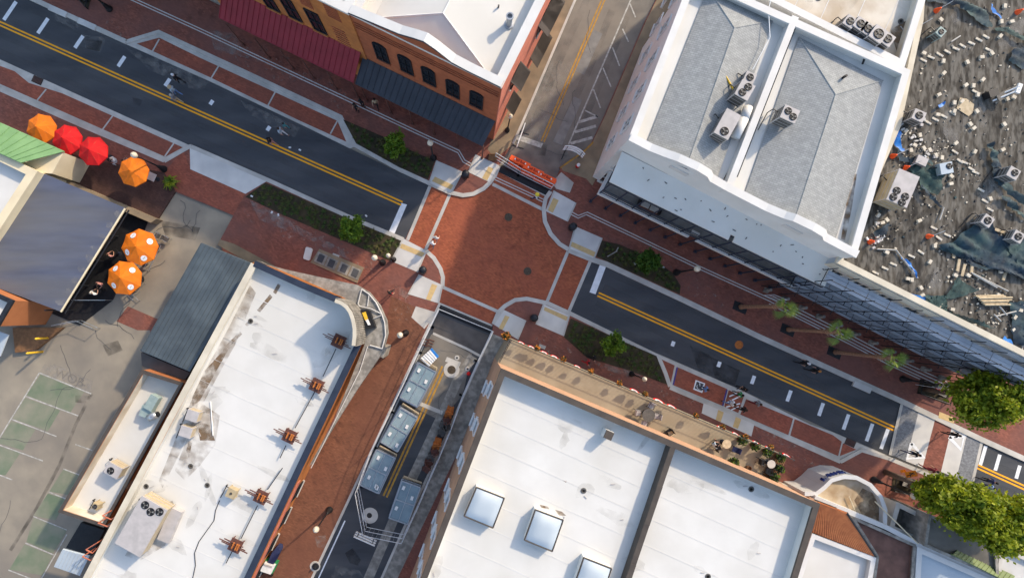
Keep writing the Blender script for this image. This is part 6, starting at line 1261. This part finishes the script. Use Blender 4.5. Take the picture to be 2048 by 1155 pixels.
cloth(ribbon([(1745, 470), (1762, 462), (1775, 448)], 7), zE, 'net_dark', 'small dark net scrap by the white parapet below the tan unit', 'debris_net', .15, cat='netting')
cloth(ribbon([(1840, 600), (1880, 625), (1930, 648), (1985, 678), (2020, 690)], 6), zE, 'net_dark', 'dark net band lying along the street parapet', 'debris_net', .2, cat='netting')
for P, l in ((ribbon([(1796, 262), (1788, 280), (1796, 296), (1805, 302)], 7), 'scrap of bright blue tarp by the white parapet above the tan unit'), (ribbon([(1797, 578), (1820, 592), (1840, 597), (1875, 594)], 5), 'bright blue tarp strip along the street parapet'), (ribbon([(2002, 675), (2015, 685), (2022, 695)], 9), 'bright blue tarp heap at the lower right parapet'), (ribbon([(1977, 10), (1985, 25), (2000, 37)], 3), 'thin blue tarp strip at the top right'), (ribbon([(1766, 408), (1775, 414), (1783, 416)], 6), 'blue bundle below the big tan unit'), (ribbon([(1800, 515), (1815, 525), (1830, 555)], 2), 'thin blue strip on a pole low on the littered roof'), (ribbon([(1872, 215), (1886, 207)], 5), 'folded blue panel right of the dark sided condenser')):
    cloth(P, zE, 'tarp_blue', l, 'blue_tarp', .18)
for i in range(9):
    a = W(1948 + i * 2, 592 + i * 2.2, zE); b = W(2010 + random.uniform(-8, 12), 590 + i * 2.4, zE); m = MB(); m.cyl((a.x, a.y, zE + .12 + .05 * (i % 3)), (b.x, b.y, zE + .12 + .05 * (i % 3)), .06, .06, 4); solid('timber', m, 'wood_pale', 'pale timber in the loose lumber pile at the lower right of the littered roof', 'timber', 'lumber pile on the littered roof')
for a, b in (((1940, 545), (2012, 582)), ((1944, 548), (1990, 575)), ((1996, 612), (2010, 630)), ((1985, 628), (1998, 642)), ((1988, 632), (2028, 622)), ((2040, 705), (2055, 600)), ((1752, 498), (1790, 500)), ((1790, 500), (1832, 556)), ((1885, 415), (1876, 440)), ((1900, 85), (1917, 74))):
    p, q = W(*a, zE), W(*b, zE); m = MB(); m.cyl((p.x, p.y, zE + .1), (q.x, q.y, zE + .14), .05, .05, 5); solid('loose_pole', m, 'concrete', 'loose pale pole lying on the littered roof', 'pole', 'loose poles on the littered roof')
for k in range(40):
    x, y = random.choice(((1850, 305), (1830, 280), (1800, 265), (1862, 318), (1752, 480), (1760, 440), (1835, 240))); p = W(x + random.gauss(0, 9), y + random.gauss(0, 7), zE); m = MB(); m.box((p.x, p.y, zE + .06), (random.uniform(.08, .3), random.uniform(.08, .2), .12), random.uniform(0, 3)); solid('rubble_piece', m, random.choice(('concrete_pale', 'concrete', 'white', 'ac_case')), 'small piece of rubble in a heap on the littered roof', 'rubble', 'rubble heaps on the littered roof')

# fine litter nobody could count
m = MB()
for k in range(900):
    x = random.uniform(1740, 2060); y = random.uniform(-10, 690)
    if random.random() < .5: cx, cy = random.choice(((1850, 300), (1800, 270), (1760, 450), (1940, 560), (1900, 330), (1980, 620), (1850, 380), (2000, 480))); x = cx + random.gauss(0, 30); y = cy + random.gauss(0, 26)
    if x < 1715 + max(0, 512 - y) * .29 + 12 and y < 512: continue
    if y > 500 + (x - 1672) * .49: continue
    p = W(x, y, zE); a = random.uniform(0, 3); s_ = random.uniform(.04, .16); m.mi = random.choice((0, 0, 1, 1, 2, 3)); m.box((p.x, p.y, zE + .03), (s_, s_ * random.uniform(.3, 1), .05), a)
part('litter', m, ['block', 'black', 'concrete_old', 'net_dark'], E, kind='stuff')
for k in range(40):
    x = random.uniform(1760, 2050); y = random.uniform(0, 650)
    if x < 1745 + max(0, 512 - y) * .29 or y > 480 + (x - 1672) * .49: continue
    p = W(x, y, zE); r1, r2 = random.uniform(.4, 1.6), random.uniform(.2, .7); m = MB(); m.face([(p.x + r1 * .5 * math.cos(q) * random.uniform(.7, 1.2) + r2 * .3 * math.sin(q), p.y + r1 * math.sin(q) * random.uniform(.7, 1.2), zE + .004 + .0005 * k) for q in [v * .4488 for v in range(14)]]); part('tar_stain', m, 'stain_shade_dark' if k % 3 else 'stain_pale', E)
# ------------------------------------------------------------------ trees, palms, beds
def crown(m, c, rx, ry, rz_, n, s, clumps=26, fill=.55):
    cs = []
    for k in range(clumps):
        d = Vector((random.gauss(0, 1), random.gauss(0, 1), random.gauss(0, 1))).normalized() * (random.uniform(.25, 1) ** .5) * .86; cs.append((Vector((d.x * rx, d.y * ry, d.z * rz_)), random.uniform(.16, .34)))
    for k in range(n):
        o, q = random.choice(cs); p = c + o + Vector((random.gauss(0, q * rx * fill * .85), random.gauss(0, q * ry * fill * .85), random.gauss(0, q * rz_ * fill * .85))); leaf(m, p, s * random.uniform(.6, 1.3))
def tree(px, py, zc, rx, ry, rz_, label, mat, n, s, base=.12, tr=.09, clumps=26, name='street_tree', grp=None):
    c = W(px, py, zc); t = thing(name, label, 'tree', (c.x, c.y, base), grp)
    m = MB(); m.smooth = True; b = Vector((c.x, c.y, base)); mid = Vector((c.x + .04, c.y - .03, base + (zc - base) * .55)); m.cyl(b, mid, tr * 1.3, tr, 8); m.cyl(mid, c, tr, tr * .6, 8); tk = part('trunk', m, 'bark', t)
    for k in range(7):
        a = k * .9; m = MB(); e = c + Vector((math.cos(a) * rx * .7, math.sin(a) * ry * .7, rz_ * random.uniform(-.1, .6))); m.cyl(mid.lerp(c, .3 + .1 * (k % 4)), e, tr * .5, tr * .15, 5); part('limb', m, 'bark', tk)
    m = MB(); crown(m, c, rx, ry, rz_, n, s, clumps); part('crown', m, mat, t); return t
tree(788, 289, 2.2, 1.0, 1.15, 1.1, 'small round green tree in the bed under the slate awning', 'leaf_young', 3600, .12, tr=.05)
tree(702, 456, 2.2, 1.3, 1.2, 1.0, 'bright young tree in the bed by the memorial plaques', 'leaf_young', 3600, .12, tr=.05)
tree(1295, 521, 2.2, 1.0, 1.05, 1.0, 'dark small tree in the bed by the gallery', 'leaf_tree', 3400, .12, tr=.05)
tree(1228, 688, 2.2, 1.1, 1.15, 1.0, 'small tree in the bed below the terrace', 'leaf_young', 3400, .12, tr=.05)
for (x, y, z, a, b, c_, l) in ((1985, 800, 6.0, 3.2, 2.3, 2.2, 'big yellow-green street tree beside the scaffold'), (1880, 985, 5.4, 1.9, 1.6, 1.6, 'street tree nearest the crossing sign'), (1935, 1015, 5.8, 2.4, 2.0, 1.9, 'street tree behind the one by the crossing sign'), (1990, 1050, 6.0, 2.5, 2.2, 2.0, 'street tree over the weathered grey roof'), (2045, 1040, 6.0, 2.4, 2.2, 2.0, 'street tree at the lower right picture edge')):
    tree(x, y, z, a, b, c_, l, 'leaf_bright', 11000 if a > 2 else 6500, .16, tr=.2, clumps=55, grp='large street trees')
# fan palms
fr = bpy.data.meshes.new('frond'); mm = MB(); mm.cyl((0, 0, 0), (0, .55, .14), .022, .014, 5)
for k in range(13):
    a = R(-70 + k * 140 / 12); d = Vector((math.sin(a), math.cos(a), .12 - .25 * abs(math.sin(a)))); o = Vector((0, .55, .14)); w_ = Vector((math.cos(a), -math.sin(a), 0)) * .035; L_ = .9 * (1 - .25 * abs(math.sin(a)))
    mm.face([o, o + d * L_ * .55 + w_, o + d * L_ + Vector((0, 0, -.12)), o + d * L_ * .55 - w_])
fr = mm.mesh('frond'); fr.materials.append(MT['leaf_palm'])
for (x, y, l) in ((1481, 613, 'nearest the gallery end'), (1576, 658, 'in the middle of the row'), (1669, 703, 'nearest the bench pit')):
    p = W(x, y); hp = 6.2; t = thing('palm_tree', 'fan palm with bare leaning-looking trunk, ' + l, 'palm', p + Vector((0, 0, .12)), 'palms along the east walk')
    m = MB(); m.smooth = True; m.lathe((p.x, p.y, .12), [(.26, 0), (.2, .3), (.16, 1.5), (.155, hp - 1.6), (.2, hp - 1.5), (.21, hp - .1), (.1, hp)], 12); tk = part('trunk', m, 'palm_bark', t)
    for k in range(14):
        a = k * 2.4; z = hp - 1.5 + k * .09; m = MB(); m.cyl((p.x + .17 * math.cos(a), p.y + .17 * math.sin(a), z), (p.x + .34 * math.cos(a), p.y + .34 * math.sin(a), z + .22), .04, .015, 4); part('boot', m, 'wood_pale', tk)
    for k in range(13):
        o = bpy.data.objects.new('frond', fr); COL.objects.link(o); o.parent = t; o.location = (0, 0, hp - .05); el = [72, 45, 20, -5, -30][k % 5]; o.rotation_euler = (R(el + random.uniform(-8, 8)), 0, k * 2.4 + random.uniform(-.2, .2)); sc_ = random.uniform(.5, .95); o.scale = (sc_, sc_, sc_)
    q = W(x, y); m = MB(); P = WP([(x - 13, y - 13), (x + 14, y - 1), (x + 8, y + 16), (x - 18, y + 4)]); m.prism(P, .1, .135); g = solid('tree_pit', m, 'black', 'square black tree pit of the palm ' + l, 'tree pit', 'palm tree pits')
def bed(P, label, nrow=.52, mat='ground_cover'):
    Q = WP(P); c = sum(Q, Vector()) / len(Q); t = thing('planting_bed', label, 'planting bed', (c.x, c.y, .1), 'street planting beds'); m = MB(); m.prism(Q, .1, .15); part('soil', m, 'soil', t)
    I = inset(Q, .15)
    def inside(x, y):
        r = False; n = len(I)
        for i in range(n):
            a, b = I[i], I[i - 1]
            if (a.y > y) != (b.y > y) and x < (b.x - a.x) * (y - a.y) / (b.y - a.y) + a.x: r = not r
        return r
    m = MB(); L_ = 14; i = -int(L_ / nrow)
    while i * nrow < L_:
        j = -int(L_ / nrow)
        while j * nrow < L_:
            x = c.x + (U.x * i + V.x * (j + .5 * (i % 2))) * nrow + random.uniform(-.07, .07); y = c.y + (U.y * i + V.y * (j + .5 * (i % 2))) * nrow + random.uniform(-.07, .07)
            if inside(x, y) and random.random() > .06:
                hs_ = random.uniform(.7, 1.6)
                for k in range(34):
                    a = random.uniform(0, 6.3); l_ = random.uniform(.12, .3) * hs_; d = Vector((math.cos(a), math.sin(a), 0)); o = Vector((x, y, .15)) + d * random.uniform(0, .07); n2 = Vector((-d.y, d.x, 0)) * .028
                    m.face([o - n2, o + n2, o + d * l_ + Vector((0, 0, random.uniform(.08, .3) * hs_))])
            j += 1
        i += 1
    part('ground_cover', m, mat, t, kind='stuff'); return t
bed([(687, 240), (764, 273), (816, 299), (870, 323), (856, 359), (800, 336), (713, 288)], 'planting bed under the slate awning side of the crossing')
bed([(532, 366), (689, 434), (803, 482), (781, 521), (702, 488), (562, 428), (492, 394)], 'long planting bed beside the memorial plaques')
bed([(1203, 481), (1192, 513), (1358, 588), (1360, 571), (1344, 546), (1321, 529), (1279, 507), (1238, 489)], 'planting bed with a rounded end beside the gallery')
bed([(1141, 636), (1312, 711), (1333, 768), (1261, 741), (1173, 714), (1127, 673)], 'planting bed below the terrace railing')
c = W(342, 364, .6); t = thing('potted_cycad', 'bright spiky plant at the end of the dining terrace', 'plant', (c.x, c.y, .12)); m = MB(); m.lathe((c.x, c.y, .12), [(.25, 0), (.32, .4), (.28, .4)], 12); part('pot', m, 'black', t)
for k in range(34):
    a = k * 2.4; l_ = random.uniform(.5, .95); m = MB(); d = Vector((math.cos(a), math.sin(a), 0)); n2 = Vector((-d.y, d.x, 0)) * .07; o = Vector((c.x, c.y, .5)); m.face([o, o + d * l_ * .5 + n2 + Vector((0, 0, .4)), o + d * l_ + Vector((0, 0, .3 * (k % 3) * .5)), o + d * l_ * .5 - n2 + Vector((0, 0, .4))]); part('frond', m, 'leaf_bright', t)
# fallen wooden sign in the gallery bed, stray pipes and litter
p = W(1225, 507, .4); t = thing('fallen_post', 'pale broken post lying in the bed by the gallery', 'post', (p.x, p.y, .15)); m = MB(); m.box((p.x, p.y, .3), (1.0, .1, .1), R(30)); part('post', m, 'concrete_old', t); m = MB(); m.box((p.x + .45, p.y + .4, .32), (.4, .09, .09), R(65)); part('arm', m, 'concrete_old', t)
for (x, y) in ((1267, 519),): pass
for (x, y) in ((580, 295), (600, 300), (733, 432), (558, 430), (1268, 528), (1325, 535), (505, 393), (545, 425), (877, 214)):
    p = W(x, y); m = MB(); m.box((p.x, p.y, .16 if y > 310 else .03), (.22, .14, .04), random.uniform(0, 3)); solid('paper_scrap', m, 'white', 'small white paper scrap on the street or bed', 'litter', 'paper scraps')
# ------------------------------------------------------------------ people
def body(name, J, sit=False):
    keys = ['pel', 'spi', 'che', 'nek', 'hed', 'top', 'sl', 'el', 'wl', 'hl', 'sr', 'er', 'wr', 'hr', 'pl', 'kl', 'al', 'tl', 'pr', 'kr', 'ar', 'tr']
    E_ = [('pel', 'spi'), ('spi', 'che'), ('che', 'nek'), ('nek', 'hed'), ('hed', 'top'), ('che', 'sl'), ('sl', 'el'), ('el', 'wl'), ('wl', 'hl'), ('che', 'sr'), ('sr', 'er'), ('er', 'wr'), ('wr', 'hr'), ('pel', 'pl'), ('pl', 'kl'), ('kl', 'al'), ('al', 'tl'), ('pel', 'pr'), ('pr', 'kr'), ('kr', 'ar'), ('ar', 'tr')]
    rad = dict(pel=(.15, .11), spi=(.14, .1), che=(.16, .11), nek=(.055, .055), hed=(.085, .1), top=(.07, .085), s=(.07, .07), e=(.045, .045), w=(.032, .03), h=(.04, .02), p=(.09, .09), k=(.06, .06), a=(.045, .05), t=(.045, .03))
    me = bpy.data.meshes.new(name); me.from_pydata([J[k] for k in keys], [(keys.index(a), keys.index(b)) for a, b in E_], []); me.update()
    o = bpy.data.objects.new(name, me); COL.objects.link(o); md = o.modifiers.new('s', 'SKIN'); md.use_smooth_shade = True
    for i, k in enumerate(keys):
        sv = me.skin_vertices[0].data[i]; sv.radius = rad.get(k) or rad[k[0]]; sv.use_root = (k == 'pel')
    o.modifiers.new('u', 'SUBSURF').levels = 1
    em = bpy.data.meshes.new_from_object(o.evaluated_get(bpy.context.evaluated_depsgraph_get())); bpy.data.objects.remove(o)
    segs = [(Vector(J[a]), Vector(J[b]), a, b) for a, b in E_]; mi = []
    for p in em.polygons:
        c = p.center; best = None
        for a, b, ka, kb in segs:
            d = b - a; t_ = max(0, min(1, (c - a).dot(d) / d.length_squared)); q = (c - a - d * t_).length
            if best is None or q < best[0]: best = (q, ka, kb, t_)
        kb = best[2]; ka = best[1]
        mi.append(3 if kb in ('tl', 'tr') else 2 if kb in ('pl', 'pr', 'kl', 'kr', 'al', 'ar') else 0 if kb in ('hed', 'top', 'wl', 'wr', 'hl', 'hr') else 2 if (ka == 'pel' and best[3] < .35) else 1)
    vs = [tuple(v.co) for v in em.vertices]; fs = [list(p.vertices) for p in em.polygons]; mb = MB(); mb.v = vs; mb.f = fs; mb.m = mi; mb.sm = [True] * len(fs); mb.smooth = True
    for w_, h_, sd_ in (('wl', 'hl', -1), ('wr', 'hr', 1)):        # fingers
        a, b = Vector(J[w_]), Vector(J[h_]); d = (b - a).normalized(); sdv = d.cross(Vector((1, 0, 0))).normalized() if abs(d.x) < .9 else Vector((0, 1, 0))
        for k in range(4): o_ = b + sdv * (.016 * (k - 1.5)); l_ = (.06, .072, .068, .052)[k]; kn = o_ + d * l_ * .55; mb.cyl(o_ - d * .02, kn, .009, .008, 5); mb.cyl(kn, kn + (d + Vector((0, .45, 0))).normalized() * l_ * .5, .008, .006, 5)
        o_ = a.lerp(b, .5) + sdv * .03; mb.cyl(o_, o_ + (d + sdv * .9).normalized() * .06, .010, .008, 5)
    hd = Vector(J['hed']); mb.cyl(hd + Vector((0, .08, .0)), hd + Vector((0, .118, -.02)), .014, .018, 5)
    for s_ in (-1, 1): mb.cyl(hd + Vector((.08 * s_, 0, -.03)), hd + Vector((.095 * s_, -.005, .03)), .02, .02, 6)
    mb.mi = 3
    for s_ in (-1, 1): mb.box(hd + Vector((.032 * s_, .092, .02)), (.022, .012, .012))
    mb.mi = 1; mb.box(hd + Vector((0, .096, -.055)), (.04, .01, .01))
    m2 = mb.mesh(name); return m2, hd
base_j = dict(pel=(0, 0, .93), spi=(0, 0, 1.1), che=(0, 0, 1.32), nek=(0, 0, 1.48), hed=(0, .02, 1.6), top=(0, .015, 1.7))
walk = dict(base_j, sl=(-.19, 0, 1.4), el=(-.24, -.1, 1.13), wl=(-.23, .05, .92), hl=(-.22, .1, .85), sr=(.19, 0, 1.4), er=(.24, .08, 1.13), wr=(.23, .26, .98), hr=(.22, .32, .93), pl=(-.1, 0, .9), kl=(-.1, .18, .52), al=(-.1, .28, .1), tl=(-.1, .44, .05), pr=(.1, 0, .9), kr=(.1, -.05, .5), ar=(.1, -.3, .14), tr=(.1, -.2, .04))
stand = dict(base_j, sl=(-.19, 0, 1.4), el=(-.25, -.03, 1.12), wl=(-.24, .06, .88), hl=(-.23, .09, .81), sr=(.19, 0, 1.4), er=(.25, -.03, 1.12), wr=(.2, .2, 1.02), hr=(.14, .26, 1.05), pl=(-.1, 0, .9), kl=(-.11, .02, .5), al=(-.12, -.02, .09), tl=(-.14, .14, .04), pr=(.1, 0, .9), kr=(.11, .02, .5), ar=(.12, -.02, .09), tr=(.15, .14, .04))
sit = dict(pel=(0, 0, .58), spi=(0, -.02, .75), che=(0, 0, .98), nek=(0, .03, 1.13), hed=(0, .06, 1.25), top=(0, .06, 1.35), sl=(-.19, .02, 1.05), el=(-.24, .14, .82), wl=(-.15, .36, .8), hl=(-.1, .43, .8), sr=(.19, .02, 1.05), er=(.24, .14, .82), wr=(.15, .36, .82), hr=(.09, .42, .84), pl=(-.1, .05, .55), kl=(-.13, .45, .53), al=(-.13, .44, .12), tl=(-.13, .6, .05), pr=(.1, .05, .55), kr=(.13, .45, .53), ar=(.13, .44, .12), tr=(.13, .6, .05))
BODY = {k: body('person', j) for k, j in (('walk', walk), ('stand', stand), ('sit', sit))}
for k in BODY:
    for mt in ('skin', 'c_white', 'c_denim', 'c_black'): BODY[k][0].materials.append(MT[mt])
def hair_mesh(kind):
    m = MB(); m.smooth = True
    if kind == 'hat': m.lathe((0, 0, -.0), [(.19, .03), (.19, .045), (.12, .05), (.115, .12), (.06, .16), (.02, .165)], 16)
    elif kind == 'cap': m.lathe((0, 0, 0), [(.108, .02), (.112, .06), (.1, .12), (.055, .155), (.015, .16)], 14); m.box((0, .13, .04), (.14, .12, .015))
    else:
        m.lathe((0, -.015, 0), [(.098, -.03), (.108, .03), (.103, .09), (.07, .135), (.02, .15)], 14)
        if kind == 'long': m.lathe((0, -.06, -.18), [(.05, 0), (.08, .08), (.085, .2), (.05, .26)], 10)
    return m.mesh('hair')
HM = {k: hair_mesh(k) for k in ('short', 'long', 'hat', 'cap')}
for k in HM: HM[k].materials.append(MT['hair_brown'])
def person(x, y, pose, heading, top, bottom, hair, hk, label, z0=0.0, shoes='c_black', skin='skin', s=1.0, hh=None):
    hh = (1.62 if pose != 'sit' else 1.3) * s; p = W(x, y, hh + z0); me, hd = BODY[pose]
    o = bpy.data.objects.new('person', me); COL.objects.link(o); o.location = (p.x, p.y, z0); o.rotation_euler = (0, 0, R(heading) - math.pi / 2); o.scale = (s, s, s); tag(o, label, 'person', None)
    for i, mt in enumerate((skin, top, bottom, shoes)): o.material_slots[i].link = 'OBJECT'; o.material_slots[i].material = MT[mt]
    h = bpy.data.objects.new('hat' if hk in ('hat', 'cap') else 'hair', HM[hk]); COL.objects.link(h); h.parent = o; h.location = hd; h.material_slots[0].link = 'OBJECT'; h.material_slots[0].material = MT[hair]
    ORG[o.name] = Vector(o.location); return o
A0 = TH
person(339, 174, 'walk', A0 + 180, 'c_pale', 'c_blue', 'c_tan', 'hat', 'person in pale blue with a tan hat walking on the left roadway')
person(341, 190, 'walk', A0 + 180, 'c_grey', 'c_tan', 'hair_grey', 'short', 'person in grey with tan trousers walking on the yellow line')
person(346, 150, 'walk', A0 + 180, 'c_black', 'c_black', 'c_white', 'cap', 'person in black with a white cap on the left roadway')
person(535, 277, 'walk', A0, 'c_black', 'c_pink', 'hair_black', 'long', 'person in black top and pink skirt beside the yellow line', shoes='skin')
person(556, 257, 'walk', A0, 'c_pale', 'c_white', 'hair_brown', 'short', 'person in pale blue shirt walking beside the one in pink', shoes='skin')
person(566, 247, 'walk', A0, 'c_teal', 'c_teal', 'hair_black', 'short', 'child in teal walking by the parking bay kerb', s=.72)
person(708, 208, 'stand', A0 - 90, 'c_black', 'c_black', 'hair_black', 'short', 'person in black standing at the foot of an awning post, left of the pair', .12)
person(720, 200, 'stand', A0 + 90, 'c_black', 'c_black', 'hair_black', 'long', 'person in black standing at the foot of an awning post, right of the pair', .12)
person(748, 199, 'walk', A0 - 60, 'c_tan', 'c_black', 'hair_black', 'short', 'person in tan top walking under the slate awning', .12)
person(1075, 389, 'walk', A0 + 190, 'c_white', 'c_navy', 'c_yellow', 'hat', 'worker with yellow hat and white shirt crossing the brick crossing')
person(871, 474, 'walk', 70, 'c_white', 'c_pink', 'hair_grey', 'short', 'person in white and pink crossing at the west band, farther of the pair')
person(864, 486, 'walk', 70, 'c_white', 'c_grey', 'c_white', 'cap', 'person in white with a white cap crossing at the west band')
person(778, 585, 'walk', 40, 'c_black', 'c_black', 'hair_black', 'short', 'person in black with a red bag on the plaza by the rounded canopy', .12); p = W(783, 588, 1.0); m = MB(); m.box((p.x, p.y, .95), (.3, .15, .35), .5); solid('shoulder_bag', m, 'c_red', 'red bag carried by the person on the plaza', 'bag')
person(1190, 716, 'walk', A0, 'c_black', 'c_black', 'hair_black', 'short', 'person in black walking below the lower planting bed', .12)
person(1178, 725, 'walk', A0, 'c_red', 'c_red', 'hair_black', 'short', 'person in red walking below the lower planting bed', .12)
person(1619, 727, 'walk', A0 + 180, 'c_black', 'c_black', 'c_white', 'cap', 'person in black with a white cap on the right roadway')
person(1640, 742, 'walk', A0 + 180, 'c_black', 'c_black', 'hair_orange', 'short', 'person in black with orange hair on the right roadway')
person(1416, 779, 'stand', A0, 'c_blue', 'c_navy', 'hair_brown', 'short', 'person in blue beside the wheelchair symbol', .04)
person(1494, 779, 'stand', 200, 'c_black', 'c_black', 'hair_black', 'short', 'person in black standing at the kerb by the hatched aisle')
person(1486, 790, 'stand', 180, 'c_green', 'c_black', 'hair_black', 'short', 'person in green standing on the hatched aisle', .04)
person(1470, 808, 'walk', 160, 'c_white', 'c_blue', 'hair_brown', 'short', 'person in white and blue on the hatched aisle', .04)
person(1493, 820, 'walk', A0, 'c_black', 'c_black', 'hair_brown', 'long', 'person in black with bare arms in the brick bay', .04)
person(1522, 808, 'walk', A0, 'c_grey', 'c_maroon', 'hair_brown', 'short', 'person in grey and maroon in the brick bay', .04)
person(1434, 893, 'sit', R(0) + 20, 'c_pale', 'c_black', 'hair_black', 'long', 'seated guest in pale blue at the wooden terrace table', zt, shoes='skin')
person(1920, 871, 'walk', A0, 'c_black', 'c_black', 'hair_black', 'short', 'person in black on the raised crossing', .05)
person(1840, 910, 'walk', A0 + 180, 'c_black', 'c_navy', 'hair_black', 'short', 'person in dark clothes on the white triangle marking', .05)
person(1876, 943, 'walk', A0 + 150, 'c_maroon', 'c_maroon', 'hair_black', 'short', 'person in dark red at the lower end of the raised crossing', .05)
person(1993, 965, 'walk', A0, 'c_navy', 'c_black', 'hair_black', 'cap', 'person in navy on the far right roadway, upper of the pair')
person(1990, 977, 'walk', A0, 'c_blue', 'c_navy', 'hair_black', 'short', 'person in blue on the far right roadway, lower of the pair')
person(222, 316, 'sit', 200, 'c_white', 'c_white', 'hair_grey', 'short', 'guest in a white floral shirt between the umbrellas', .12); person(245, 322, 'sit', 100, 'c_black', 'c_grey', 'hair_brown', 'short', 'guest in black beside the one in white between the umbrellas', .12)
person(213, 510, 'sit', 60, 'c_pink', 'c_navy', 'hair_brown', 'short', 'diner in pink at the upper black table of the pavilion', .02); person(192, 566, 'sit', 250, 'c_pink', 'c_black', 'hair_black', 'short', 'diner in coral at the lower black table of the pavilion', .02)
person(180, 586, 'sit', 50, 'c_white', 'c_black', 'hair_grey', 'short', 'diner in white at the lower black table of the pavilion', .02)
# ------------------------------------------------------------------ labels that single out loose pieces
LMK = [(1930, 214, 'the plywood sheet'), (1806, 376, 'the big tan unit'), (1975, 441, 'the upper white condenser'), (2036, 473, 'the far white condenser'), (1882, 64, 'the small greenish condenser'), (1838, 231, 'the dark sided condenser'), (1893, 336, 'the pale blue condenser'), (2027, 346, 'the net-wrapped condenser'), (2025, 182, 'the toppled rack'), (1877, 19, 'the topmost red marker'), (1861, 472, 'the red marker by the net'), (1744, 483, 'the lowest red marker'), (1975, 600, 'the lumber pile'), (1830, 590, 'the street-edge blue tarp')]
def relabel(group, noun):
    obs = [o for o in bpy.data.objects if o.parent is None and o.get('group') == group]; cells = {}
    for o in obs:
        f = S * (H - o.location.z) / H; x = o.location.x / f + NX; y = NY - o.location.y / f
        a = min(LMK, key=lambda l: (l[0] - x) ** 2 + (l[1] - y) ** 2); dx, dy = x - a[0], y - a[1]
        d = ('right of' if dx > 0 else 'left of') if abs(dx) > abs(dy) else ('below' if dy > 0 else 'above')
        cells.setdefault((d, a[2]), []).append((dx * dx + dy * dy, o))
    O_ = ('nearest', 'second nearest', 'third nearest', 'fourth nearest', 'fifth nearest', 'sixth nearest', 'seventh nearest', 'eighth nearest', 'ninth nearest', 'tenth nearest', 'eleventh nearest', 'twelfth nearest', 'thirteenth nearest', 'fourteenth nearest', 'fifteenth nearest', 'sixteenth nearest')
    for (d, l), q in cells.items():
        q.sort(key=lambda z: z[0])
        for i, (_, o) in enumerate(q): o['label'] = '%s %s %s' % (noun, d, l) + ('' if len(q) == 1 else ', ' + (O_[i] if i < 16 else 'among the farthest') + ' of several')
relabel('loose blocks on the littered roof', 'pale loose concrete block'); relabel('paver strips on the littered roof', 'short pale paver strip'); relabel('rubble heaps on the littered roof', 'small rubble piece'); relabel('loose poles on the littered roof', 'loose pale pole'); relabel('planks around the big net', 'pale plank')
LMK = [(556, 257, 'the walkers in the left road'), (702, 456, 'the tree by the plaques'), (510, 390, 'the left end of the long bed'), (1290, 530, 'the tree by the gallery'), (860, 210, 'the slate awning posts')]
relabel('paper scraps', 'small white paper scrap')
def orderlab(group, fmt, key):
    obs = sorted([o for o in bpy.data.objects if o.parent is None and o.get('group') == group], key=key); n = ('lowest', 'second from the bottom', 'third from the bottom', 'fourth from the bottom', 'fifth from the bottom', 'sixth', 'seventh', 'eighth', 'topmost')
    for i, o in enumerate(obs): o['label'] = fmt % (n[i] if i < len(obs) - 1 else 'topmost')
for nm in ('first', 'second', 'third', 'fourth'):
    orderlab('stack %s of glazed panels' % nm, '%s glazed panel of the ' + nm + ' stack from the crossing', lambda o: o.location.z)
    orderlab('bearers of the %s glazed stack' % nm, '%s pale timber bearer at the upper end of the ' + nm + ' glazed stack', lambda o: o.location.z)
    orderlab('labels on the %s glazed stack' % nm, '%s white paper label in the picture on the ' + nm + ' glazed stack', lambda o: o.location.y)
orderlab('lumber pile on the littered roof', '%s pale timber in the picture in the loose lumber pile', lambda o: o.location.y)
